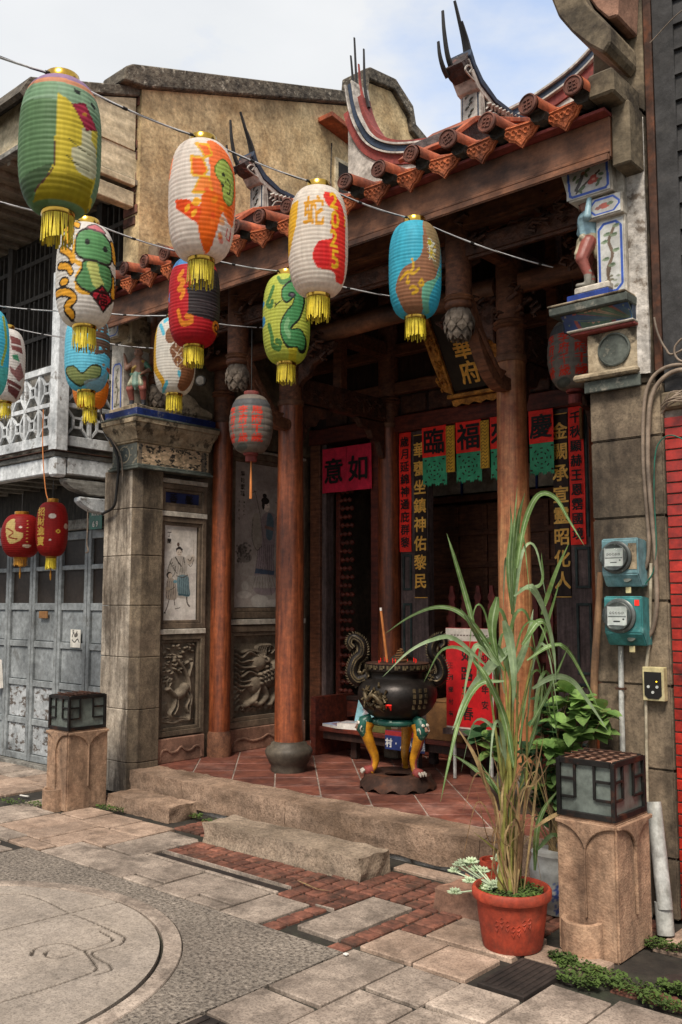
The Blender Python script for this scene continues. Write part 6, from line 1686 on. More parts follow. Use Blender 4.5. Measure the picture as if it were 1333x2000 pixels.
# stained plaster pier and the curved corbel above it
MB().prism([(-2.27, 4.55), (-1.97, 4.31), (-1.965, 6.2), (-2.22, 6.2)], (0, 4.76, 0), (1, 0, 0), (0, 0, 1), (0, .35, 0)).build('plaster_pier', m_oldplast, rh, bevel=.01)
q = lambda u, v: (PY(u, v, 4.5).x, PY(u, v, 4.5).z)
MB().prism([q(*p) for p in [(1080, -60), (1088, 5), (1104, 45), (1130, 75), (1165, 102), (1192, 116), (1205, 96), (1204, 62), (1182, 40), (1160, 20), (1145, -10), (1140, -60)]], (0, 4.42, 0), (1, 0, 0), (0, 0, 1), (0, .34, 0)).build('corbel', m_oldplast, rh, bevel=.012)
MB().prism([q(*p) for p in [(1146, -60), (1150, -4), (1166, 18), (1188, 36), (1206, 30), (1210, -60)]], (0, 4.50, 0), (1, 0, 0), (0, 0, 1), (0, .26, 0)).build('corbel', m_pinkst, rh, bevel=.01)
MB().box(-2.13, -1.985, 4.40, 4.75, 4.285, 4.42).build('gutter_box', m_oldplast, rh, bevel=.012, subdiv=2, rough=.006)

# ================================================================== LANTERNS
def lantern(name, u, v, wpx, hpx, depth, base, draw, label, group, dia=None, ribs=26, nA=150, nV=112, power=3.0, tassel=.30, ring=m_brass, rtop=.42, cat='lantern', turn=0.0, tl_mat=None, center=None):
    """u, v: middle of the paper body in the photo; the width in pixels and the depth fix its size"""
    c = center or PD(u, v, depth)
    Rr_ = wpx / 2 / FPX * depth; Hh = hpx / 2 / FPX * depth
    t = thing(name, c - Vector((0, 0, Hh)), label, cat, group)
    view = math.atan2(-c.y, -c.x) + turn
    ss = np.linspace(-1, 1, nV); aa = np.linspace(-math.pi, math.pi, nA, endpoint=False)
    A, S = np.meshgrid(aa, ss)
    A, S = A.ravel(), S.ravel()
    env = np.clip(1 - np.abs(S) ** power, 0, 1) ** (1 / 2.3)
    rtopn = rtop
    env = rtopn * .92 + (1 - rtopn * .92) * env
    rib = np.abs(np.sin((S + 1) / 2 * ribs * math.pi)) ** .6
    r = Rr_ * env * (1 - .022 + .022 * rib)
    ang = view + A
    P = np.c_[r * np.cos(ang), r * np.sin(ang), S * Hh + Hh]
    # right-hand side of the face as the viewer sees it is -sin(A) turned to +x
    sx = -(-np.sin(A))
    front = np.abs(A) <= math.pi / 2
    X = np.where(front, sx, np.sign(sx) * (2 - np.abs(sx))) * env
    cv = Canvas(X, S, base)
    draw(cv)
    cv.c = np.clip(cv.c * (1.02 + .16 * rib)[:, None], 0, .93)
    me = bpy.data.meshes.new('paper_body')
    me.from_pydata(P.tolist(), [], grid_faces(nA, nV, True))
    set_col(me, cv.c); me.materials.append(m_paper); me.shade_smooth()
    b = bpy.data.objects.new('paper_body', me); COL.objects.link(b); b.parent = t
    rt = Rr_ * rtop
    MB().lathe([(rt * .98, 0), (rt * 1.0, .004), (rt * 1.0, Hh * .14), (rt * .96, Hh * .15)], (0, 0, Hh * 1.985), 28).build('top_ring', ring, t, local=True, smooth=50)
    MB().lathe([(rt * .94, 0), (rt * .98, .004), (rt * .98, Hh * .095), (rt * .9, Hh * .10)], (0, 0, -Hh * .07), 28).build('bottom_ring', ring, t, local=True, smooth=50)
    if tassel:
        mb = MB(); L = Hh * tassel * 1.35; rnd = random.Random(int(u * 7 + v))
        for k in range(54):
            a = 2 * math.pi * k / 54 + rnd.uniform(-.05, .05); l = L * rnd.uniform(.82, 1.06)
            x, y = rt * .93 * math.cos(a), rt * .93 * math.sin(a)
            dx, dy = rnd.uniform(-.006, .006), rnd.uniform(-.006, .006)
            tx, ty = -math.sin(a) * .0026, math.cos(a) * .0026
            z0 = -Hh * .06
            mb.add([(x - tx, y - ty, z0), (x + tx, y + ty, z0), (x + dx + tx * 1.2, y + dy + ty * 1.2, z0 - l), (x + dx - tx * 1.2, y + dy - ty * 1.2, z0 - l)], [(0, 1, 2, 3)])
        mb.build('tassel', tl_mat or m_tassel, t, local=True, recalc=False)
    top = c + Vector((0, 0, Hh * 1.13))
    wv = MB().tube([(-rt * .9 * math.sin(view), rt * .9 * math.cos(view), Hh * 2.10), (0, 0, Hh * 2.16), (rt * .9 * math.sin(view), -rt * .9 * math.cos(view), Hh * 2.10)], .0025, 5).build('hanging_wire', m_cablek, t, local=True)
    return t, top

def d_green(c):
    c.poly([(-1.2, -1), (-.25, -1), (-.12, -.62), (-.10, .52), (-1.2, .52)], '5d7d56')
    c.poly([(-1.2, .5), (1.2, .4), (1.2, .8), (-1.2, .8)], '86a486')
    c.poly([(-1.2, .52), (-.1, .52), (-.12, .8), (-1.2, .8)], '789a78')
    c.poly([(-1.2, .78), (1.2, .72), (1.2, .86), (-1.2, .86)], 'c98a6a'); c.poly([(-1.2, .86), (1.2, .82), (1.2, 1), (-1.2, 1)], '9a7da0')
    c.poly([(-.10, .56), (.88, .22), (.86, -.55), (.78, -.9), (-.45, -.9), (-.14, -.5)], 'd0b93c')
    c.poly([(.50, .10), (.78, .12), (.86, -.5), (.45, -.55), (.25, -.28), (.50, -.15)], 'cfc9a8', sm=True); c.poly([(.72, .15), (.9, .25), (.86, -.1), (.72, 0)], 'd8c24a')
    c.poly([(-.35, -.64), (.80, -.60), (.7, -.95), (-.6, -.95)], '9c8a20')
    c.poly([(-1.2, -.7), (-.16, -.5), (-.3, -.72), (-.62, -.9), (-1.2, -.9)], '465c3e')
    c.poly([(.82, .3), (1.2, .3), (1.2, -.8), (.75, -.8), (.9, -.5), (.92, .1)], '6f9174')
    c.line([(-.1, .56), (-.12, -.4), (-.2, -.62), (-.55, -.85)], .03, '5a3a34')
    c.poly([(.25, .42), (.55, .50), (.86, .20), (.60, .10)], 'a8304a', edge='7d2238', ew=.02); c.ell(.55, .33, .05, .03, 'c98a3a')
    c.poly([(.28, .70), (.44, .68), (.44, .60), (.30, .63)], '2e332e'); c.poly([(.68, .60), (.82, .56), (.80, .50), (.70, .54)], '2e332e')
    c.line([(.2, -.12), (.5, -.22), (.72, -.24)], .016, '55502c'); c.line([(.15, -.36), (.4, -.46), (.7, -.48)], .016, '55502c')
def d_orange(c):
    c.poly([(-1.1, .7), (-.85, .7), (-.95, .3), (-1.1, .3)], 'e89068'); 
    c.poly([(.12, .86), (.5, .85), (.9, .6), (1, .2), (.95, -.35), (.85, -.5), (.5, -.25), (.25, .1), (.2, .45)], 'e8743c', sm=True)
    c.poly([(-.22, .80), (.15, .78), (.28, .60), (.05, .52), (.0, .62)], 'e06a2c', edge='d8a82a', ew=.05)
    c.poly([(-.35, .55), (0, .52), (.15, .30), (.0, .18), (-.3, .22)], 'e0641f', edge='d8a82a', ew=.05)
    c.poly([(-.05, .2), (.2, .2), (.3, -.08), (-.28, -.08)], 'e8833a', edge='d8a82a', ew=.04)
    c.poly([(.05, -.08), (.45, -.05), (.85, -.15), (.90, -.4), (.6, -.35), (.45, -.65), (.25, -.95), (.05, -.95), (-.12, -.6), (-.05, -.3)], 'e06418', sm=True)
    c.poly([(-.78, -.14), (-.35, -.20), (0, -.35), (-.1, -.6), (-.42, -.48), (-.75, -.30)], 'd84a14')
    for x, y in ((-.42, -.33), (-.2, -.22), (-.22, -.42), (-.12, -.25)): c.ell(x, y, .10, .05, 'e8a828', rot=.5)
    for k in range(14): c.ell(random.uniform(.05, .6), random.uniform(-.8, .1), .07, .05, random.choice(['e08a1c', 'd8421c', 'e8782c']), a=.6)
    c.poly([(.38, .42), (.62, .58), (.90, .42), (.92, .0), (.80, -.18), (.62, -.10), (.58, .12), (.40, .25)], '9db85a', sm=True, edge='4d6a2a', ew=.025)
    c.ell(.62, .30, .05, .035, '2a2e22'); c.ell(.60, .12, .05, .035, '2a2e22'); c.line([(.74, .26), (.82, .18), (.80, .02), (.74, .02)], .03, '2a2e22'); c.ell(.68, .2, .02, .015, '2a2e22')
    c.line([(.76, -.58), (.72, -.70), (.82, -.72), (.86, -.55)], .03, 'b8302c')
def d_2025(c):
    c.poly([(-1.1, .62), (-.66, .66), (-.72, .2), (-.95, -.3), (-1.1, -.3)], 'd8a828')
    c.text('蛇', -.14, .40, .62, 'd0962a', sx=1.15); 
    c.poly([(.25, .78), (.6, .72), (.85, .45), (.9, -.1), (.85, -.75), (.6, -.85), (.5, -.7), (.0, -.66), (-.18, -.45), (0, -.2), (.45, -.1), (.4, .2), (.55, .4), (.3, .5), (.18, .66)], 'd83830', sm=True)
    c.poly([(.0, -.2), (.3, -.22), (.35, -.6), (-.05, -.62), (-.15, -.42)], 'c81f24', sm=True, a=.8)
    for i, ch in enumerate('2025'): c.text(ch, .50 + .05 * (i % 2), .62 - i * .365, .46, 'e0b028', sx=1.25)
    c.text('2', .88, .3, .3, 'e0b028', sx=.4)
def d_yin(c):
    c.poly([(-1.1, 1), (.35, 1), (.32, .2), (-.1, -.05), (-.55, -.2), (-.75, -.5), (-.4, -.95), (-1.1, -.95)], '3fa8c0')
    c.poly([(.35, 1), (.3, .3), (.05, .02), (-.45, -.12), (-.72, -.45), (-.6, -.75), (-.3, -1), (.25, -1), (.35, -.5), (.75, -.3), (.95, .3), (.9, 1)], '96664a', sm=True)
    c.poly([(.35, .95), (.9, .95), (.98, .2), (.8, -.1), (.55, .2), (.45, .6)], '8f7d58', sm=True, a=.7)
    c.poly([(.35, -.45), (.75, -.3), (.97, .0), (.9, -.6), (.55, -.95), (.3, -.95), (.25, -.6)], '6fae92', sm=True)
    c.poly([(.65, -.55), (.98, -.2), (.95, -.8), (.6, -1), (.5, -.8)], '3fa8c0', sm=True)
    for p in ([(-.55, -.35), (-.3, -.22), (-.05, -.25), (.15, -.15)], [(-.1, .05), (-.05, -.1), (-.15, -.2)], [(-.25, -.3), (-.3, -.42), (-.2, -.42)], [(.15, -.45), (.25, -.38), (.3, -.48), (.18, -.5)], [(-.2, -.55), (-.05, -.52), (.1, -.6), (-.1, -.66)]): c.line(p, .07, 'd0a028')
    for k in range(26): c.line([(.45 + .3 * random.random(), .05 + .5 * random.random())] * 1 + [(.5 + .3 * random.random(), .0 + .5 * random.random())], .02, random.choice(['d8d4c4', 'c8a838', 'd8d4c4']))
    c.ell(.58, .42, .10, .07, 'b8a02c'); c.line([(.48, .5), (.55, .52), (.66, .44), (.6, .36), (.5, .38), (.48, .5)], .018, 'dcd8cc')
def d_snake(c):
    for p in ([(-.75, .85), (-.5, .72), (-.7, .6), (-.55, .5)], [(-.5, .95), (-.3, .85)], [(-.8, .38), (-.55, .25), (-.45, .12)], [(-.85, .05), (-.6, .0), (-.5, -.1)], [(-.95, -.45), (-.55, -.5), (-.35, -.62), (-.6, -.75), (-.4, -.9)], [(.85, .6), (.95, .3)], [(.88, -.1), (.92, -.4)]):
        c.line(p, .20, '2a241e'); c.line(p, .12, 'e0a030')
    c.ell(-.7, -.28, .17, .10, '2a241e'); c.ell(-.7, -.28, .12, .07, 'e0a030')
    c.line([(-.3, .62), (-.42, .3), (-.35, .1), (-.1, 0), (-.3, -.2), (-.25, -.45), (.2, -.5)], .1, 'e0a83a')
    c.poly([(-.35, .55), (-.15, .74), (.35, .78), (.75, .62), (.85, .3), (.7, .12), (.25, .1), (-.3, .22)], '5d9460', sm=True, edge='2a241e', ew=.05)
    c.poly([(-.05, .12), (.5, .12), (.82, .05), (.85, -.3), (.55, -.5), (.0, -.46), (-.32, -.28), (-.15, -.08)], '568a58', sm=True, edge='2a241e', ew=.05)
    c.poly([(.02, .08), (.35, .1), (.45, -.1), (.6, -.3), (.3, -.38), (.1, -.1)], 'b8c070', sm=True)
    c.poly([(-.02, .80), (.3, .92), (.62, .78), (.4, .76)], 'c87880', sm=True, edge='6a5a5a', ew=.04)
    c.ell(.02, .5, .09, .065, '2a2e28'); c.ell(.62, .42, .08, .065, '2a2e28')
    c.poly([(.18, -.52), (.55, -.32), (.9, -.52), (.6, -.78)], 'b02434', edge='2a1a1a', ew=.05); c.text('福', .54, -.54, .34, '3a1214', sx=1.2)
def d_redblack(c):
    c.poly([(-1.1, 1), (-.1, 1), (-.2, .75), (-1.1, .72)], '4f8ac0'); c.poly([(-1, .0), (-.94, .2), (-.94, -.1)], '4f8ac0')
    c.poly([(-.05, .62), (.2, .72), (.9, .72), (1.2, .6), (1.2, -.55), (.1, -.48), (-.25, -.42), (-.22, -.02), (-.3, .15), (.0, .3), (-.15, .4)], '2e2a2c')
    for k in range(7): c.line([(-.2, -.1 - k * .05), (1, -.12 - k * .05)], .02, '4a4244', sm=False)
    for p in ([(-.45, .55), (-.6, .4), (-.4, .3), (-.6, .15), (-.4, .1), (-.5, -.05)], [(-.6, -.35), (-.45, -.62), (-.1, -.6), (-.1, -.5), (-.3, -.48)]): c.line(p, .12, 'e08a2c')
    c.ell(.85, -.62, .15, .14, 'e0962c'); c.ell(.86, -.62, .08, .08, '3a2420'); c.ell(.86, -.62, .04, .04, 'e0962c')
    c.poly([(-1.1, -.75), (1.1, -.72), (1.1, -1), (-1.1, -1)], 'a01c28', a=.7)
def d_lime(c):
    for p in ([(-.55, .62), (-.7, .4), (-.8, .25), (-.65, .18), (-.6, .28)], [(-.72, -.25), (-.6, -.5), (-.55, -.7), (-.3, -.78), (-.25, -.66), (-.4, -.62)], [(-.35, .85), (-.2, .72), (.1, .78), (.2, .9)]): c.line(p, .13, '4f7d45')
    c.ell(-1.0, -.1, .12, .12, '3f8ac0'); c.ell(-1.0, .32, .08, .08, '3f8ac0')
    c.line([(.0, .44), (.3, .58), (.55, .4), (.4, .05), (.15, -.12), (-.05, -.35), (.15, -.58), (.5, -.55), (.62, -.62)], .46, '1f2420'); c.line([(.0, .44), (.3, .56), (.52, .38), (.38, .05), (.13, -.12), (-.05, -.35), (.15, -.56), (.5, -.53), (.6, -.6)], .36, '4a8a58')
    c.line([(.05, -.18), (-.02, -.35), (.12, -.5)], .16, '7fb080'); c.ell(.22, .42, .16, .07, '2c3a34'); c.ell(.24, .42, .08, .035, '6a5a6a')
    c.line([(-.2, .28), (-.42, .2)], .03, '2a2a24'); c.line([(-.42, .2), (-.5, .24)], .025, '2a2a24'); c.line([(-.42, .2), (-.48, .14)], .025, '2a2a24')
    c.line([(.85, .4), (.98, .35)], .06, '1f2420'); c.line([(.85, .12), (.98, .1)], .06, '1f2420'); c.line([(.88, .55), (.86, -.1)], .06, '1f2420')
    c.poly([(.1, -.78), (.45, -.75), (.4, -1), (.1, -1)], 'c8b83a')
def d_blue(c):
    c.text('農', .62, .30, .95, '6a4a3c', sx=1.25); c.ell(.1, -.1, .05, .1, '3f9ab8')
    c.poly([(-.9, -.5), (-.55, -.48), (-.2, -.66), (.2, -.45), (.6, -.45), (.55, -.7), (.1, -.85), (-.3, -.95), (-.75, -.75)], '8a8f58', sm=True, edge='3a3a22', ew=.04)
    c.poly([(-.1, -.85), (.6, -.7), (.9, -.5), (.7, -.95), (.1, -1)], '9aa0a0', sm=True, a=.7)
    c.poly([(.8, 1), (1.2, 1), (1.2, .4), (.9, .5)], 'd8d4cc')
    c.ell(.72, -.38, .06, .04, 'c8906a'); c.ell(.95, -.45, .1, .06, 'd85a2c')
def d_brown(c):
    c.line([(-.9, .9), (-.98, .2), (-.9, -.4), (-.55, -.75), (-.5, -.9)], .16, 'c89a2c')
    for p in ([(-.55, .5), (-.7, .75)], [(-.5, .85), (-.3, .95)], [(-.35, -.8), (-.5, -.95)], [(.2, -.55), (.35, -.7)], [(.1, .62), (.35, .55)]): c.line(p, .14, '5ab0c8')
    c.line([(-.25, .42), (.15, .5), (.25, .25), (.05, .0), (.2, -.2), (.6, -.15), (.75, .15)], .42, '7d5238')
    c.poly([(-.25, .05), (.1, .25), (.75, .22), (.95, -.2), (.85, -.65), (.5, -.95), (.15, -.9), (.3, -.5), (.0, -.25)], '7d5238', sm=True)
    for k in range(18): c.line([(random.uniform(-.2, .8), random.uniform(-.5, .5))] + [(random.uniform(-.2, .8), random.uniform(-.4, .5))], .02, random.choice(['b08a4a', '5a3826', 'c8b8a8']))
def d_orangelow(c):
    c.poly([(-1.2, -.2), (-.6, -.35), (-.2, -.15), (.3, -.35), (.7, -.15), (1.2, -.3), (1.2, -1), (-1.2, -1)], 'd8822c')
    c.line([(-1.1, -.2), (-.6, -.35), (-.2, -.15), (.3, -.35), (.7, -.15), (1.1, -.3)], .06, '6a3a1c'); c.ell(.9, .2, .1, .2, 'd85a2c'); c.ell(.95, .0, .1, .1, '4a8a6a'); c.ell(-.9, .1, .1, .05, 'e06a4a')
def d_teal(c):
    c.poly([(.2, -.5), (1, -.3), (1, -1), (0, -1)], '6fc0b0'); c.line([(.7, .8), (.85, .2), (.7, -.3)], .1, 'b8b04a'); c.ell(.5, -.2, .12, .1, '3f8aa8')
def d_whitebrown(c):
    c.poly([(.2, .75), (.7, .7), (.85, .3), (.3, .35)], '7a4a48'); c.line([(.25, .5), (.8, .5)], .05, 'c8c0bc'); c.poly([(.3, .2), (.6, .25), (.7, .05), (.4, .1)], '4a8a6a')
    c.poly([(.2, -.1), (.5, -.2), (.75, .05), (.95, -.3), (.7, -.5), (.3, -.3)], '8a6260'); c.poly([(.1, -.45), (.85, -.6), (.6, -.95), (.2, -.8)], '6a3f3f'); c.line([(.2, -.6), (.8, -.72)], .04, 'c8c0bc')

G1 = 'painted paper lanterns strung over the street'
DIA = .300
def dep(w): return DIA * FPX / w
LN = [
 ('green', 118, 290, 156, 262, '6f9174', d_green, 'large green and yellow painted lantern with small red diamond and two eyes', 'A'),
 ('orange', 395, 395, 130, 232, 'd2cbc2', d_orange, 'white lantern painted with orange bow and smiling green face', 'A'),
 ('y2025', 622, 474, 117, 212, 'd3ccc1', d_2025, 'white lantern with gold snake character and 2025 on red', 'A'),
 ('yin', 811, 529, 103, 186, '46aac2', d_yin, 'blue and brown swirl painted lantern with gold scribbles', 'A'),
 ('snake', 168, 540, 113, 200, 'd4d0ca', d_snake, 'white lantern with green snake, orange squiggles and red fortune diamond', 'B'),
 ('redblack', 380, 592, 100, 172, 'b8262c', d_redblack, 'red lantern with black square and orange curls', 'B'),
 ('lime', 560, 625, 93, 172, 'b5bb52', d_lime, 'lime yellow lantern with a green snake outlined in black', 'B'),
 ('teal', -30, 690, 92, 175, '58bcd0', d_teal, 'light blue and mint lantern left of the white and brown one', 'C'),
 ('blue', 171, 690, 86, 150, '6cc0d6', d_blue, 'pale blue lantern with brown character and olive snake', 'C'),
 ('brown', 342, 697, 81, 148, 'cdc9c0', d_brown, 'white lantern with brown snake and ochre edge', 'C'),
 ('whitebrown', 10, 715, 76, 142, 'd0cbc6', d_whitebrown, 'white lantern with brown blocks hanging before the balcony railing', 'D'),
 ('orangelow', 178, 735, 70, 128, 'd2cabf', d_orangelow, 'white lantern with orange petals, lowest of those by the balcony post', 'D'),
]
TOPS = {}
for nm, u, v, w, h, base, fn, lab, sid in LN:
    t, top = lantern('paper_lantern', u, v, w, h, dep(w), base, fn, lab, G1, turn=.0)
    TOPS.setdefault(sid, []).append(top)
def cable(pts, label, end_pts):
    P = [Vector(p) for p in pts]
    allp = [end_pts[0]] + P + [end_pts[1]]
    path = []
    for a, b in zip(allp, allp[1:]):
        for k in range(10):
            s = k / 10; p = a.lerp(b, s); p = p - Vector((0, 0, .06 * (a - b).length / 1.2 * 4 * s * (1 - s) * .5)); path.append(p)
    path.append(allp[-1])
    t = thing('lantern_cable', path[0], label, 'cable', 'cables carrying the painted lanterns')
    MB().tube(path, .0042, 6).build('white_wire', m_cablew, t)
    tw = [p + Vector((0, .004 * math.cos(i * 1.3), .004 * math.sin(i * 1.3))) for i, p in enumerate(path)]
    MB().tube(tw, .0030, 5).build('black_wire', m_cablek, t)
    mb = MB()
    for i in range(4, len(path) - 1, 5):
        d = (path[i + 1] - path[i]).normalized(); mb.tube([path[i] - d * .012, path[i] + d * .012], .0068, 6)
    tag(mb.build('cable_clip', m_cablek, t), kind='stuff')
cable(TOPS['A'], 'uppermost cable carrying the large green, orange and 2025 lanterns', (PD(-220, 20, 2.9), PY(1080, 522, 4.96)))
cable(TOPS['B'], 'cable carrying the green snake, red black and lime lanterns', (PD(-150, 345, 4.0), PY(850, 590, 4.95)))
cable(TOPS['C'], 'cable carrying the blue and brown snake lanterns', (PD(-140, 560, 5.6), PY(520, 640, 4.93)))
cable(TOPS['D'], 'lowest cable carrying the lantern with orange petals', (PD(-160, 640, 6.4), PY(300, 680, 4.70)))

# grey temple lanterns with red lettering
def d_temple(cs):
    def f(c):
        for k in range(60): c.ell(random.uniform(-1, 1), random.uniform(-1, 1), .10, .05, random.choice(['7d756c', '5f5852', '8f887e', '4f5a58']), a=.4)
        c.poly([(-1.2, .52), (1.2, .52), (1.2, .78), (-1.2, .78)], '454d55', a=.7)
        for i, (x, s) in enumerate(((-.82, .4), (-.36, .8), (.26, 1.0))): c.text(cs[i], x, .38, .31, 'd8402f', step=.31, sx=1.75 * s)
        c.ell(-.4, -.85, .25, .12, '2f4a46', a=.6)
    return f
GT = 'grey temple lanterns lettered in red'
lt, tp = lantern('temple_lantern', 491, 829, 86, 114, 7.15, '7d766d', d_temple(['李府千歲', '李府千歲', '馬府千歲']), 'grey temple lantern with red lettering and orange tassel by the left column', GT, ribs=9, nA=130, nV=110, power=2.05, tassel=0, ring=m_rred, rtop=.34)
b0 = PD(491, 889, 7.15)
MB().tube([b0, b0 - Vector((0, 0, .05))], .045, 14).build('pendant_cup', m_rred, lt); MB().tube([b0 - Vector((0, 0, .05)), b0 - Vector((0, 0, .34))], [.006, .012], 8).build('pendant_tassel', m_stick, lt)
MB().tube([tp - Vector((0, 0, .03)), tp + Vector((0, 0, .50))], .004, 6).build('hanging_rope', m_cablek, lt)
lt, tp = lantern('temple_lantern', 1122, 694, 104, 138, 6.2, '837c73', d_temple(['朱府千歲' if ('朱', True) in GLY else '李府千歲', '李府千歲', '馬府千歲']), 'grey temple lantern with red lettering half hidden by the right capital', GT, ribs=9, nA=130, nV=110, power=2.05, tassel=0, ring=m_rred, rtop=.34)
b0 = PD(1134, 775, 6.2)
MB().tube([tp - Vector((0, 0, .03)), tp + Vector((0, 0, .45))], .004, 6).build('hanging_rope', m_cablek, lt)
MB().tube([tp - Vector((0, 0, .54)), tp - Vector((0, 0, .60))], .045, 14).build('pendant_cup', m_rred, lt)

# red lanterns under the balcony
def d_red1(c):
    c.poly([(-.75, .45), (-.35, .75), (-.3, .2), (.1, .05), (-.1, -.3), (-.6, -.35)], 'b8a468', sm=True); c.line([(-.7, .3), (-.4, .1), (-.6, -.1), (-.2, -.2)], .06, '7d2018')
    for k in range(7): c.ell(.28, .65 - k * .16, .03, .03, 'd0b05a')
    c.ell(.28, -.5, .22, .08, 'c8b8a0'); c.ell(-.05, .35, .06, .05, 'd0c8b8')
def d_red2(c):
    for k in range(4): c.text('招財進寶'[k], -.68, .62 - k * .36, .34, 'c0a048', sx=1.3)
    c.ell(.0, .45, .24, .09, 'd0c8bc'); c.ell(.38, -.1, .15, .07, 'c8a840'); c.ell(.38, -.1, .06, .03, '7d2018'); c.ell(-.1, -.42, .06, .04, 'd0c8bc'); c.ell(.85, .1, .12, .1, 'c0b0a0')
GR = 'red lanterns hung under the balcony'
for (u, v, w, h, dpt, fn, lab, pw) in ((42, 1047, 76, 84, 7.9, d_red1, 'round red lantern with gold motif under the balcony', 2.0), (102, 1034, 61, 106, 7.75, d_red2, 'tall red lantern with gold characters under the balcony', 2.8)):
    lt, tp = lantern('red_lantern', u, v, w, h, dpt, '861a18', fn, lab, GR, ribs=22, nA=120, nV=90, power=pw, tassel=.30 if pw > 2.5 else .26, rtop=.36, ring=m_gold, tl_mat=m_tassel if pw > 2.5 else m_gold)
    MB().tube([tp - Vector((0, 0, .03)), tp + Vector((0, 0, .16))], .004, 6).build('hanging_wire', m_cablek, lt)
    b0 = tp - Vector((0, 0, h * dpt / FPX * 1.28)); MB().tube([b0, b0 - Vector((0, 0, .06)), b0 - Vector((0, 0, .10))], [.003, .010, .004], 6).build('pendant', m_gold, lt)

# ================================================================== STEP STONES
def stone(name, x0, x1, y0, y1, z1, mat, label, rough=.014, sub=13):
    o = MB().box(x0, x1, y0, y1, -.02, z1).build(name, mat, None, subdiv=sub, rough=rough, rscale=13, smooth=55)
    return tag(o, label, 'step stone')
stone('step_stone', -4.985, -3.585, 4.215, 4.50, .118, m_step, 'long granite step stone before the temple platform')
stone('step_stone', -6.36, -5.58, 4.395, 4.655, .098, m_kerb, 'short pinkish step stone beside the left pillar')
stone('step_stone', -2.98, -2.50, 4.12, 4.42, .10, m_pinkst, 'ragged pink stone behind the succulents, at the right end of the platform', .035, 5)

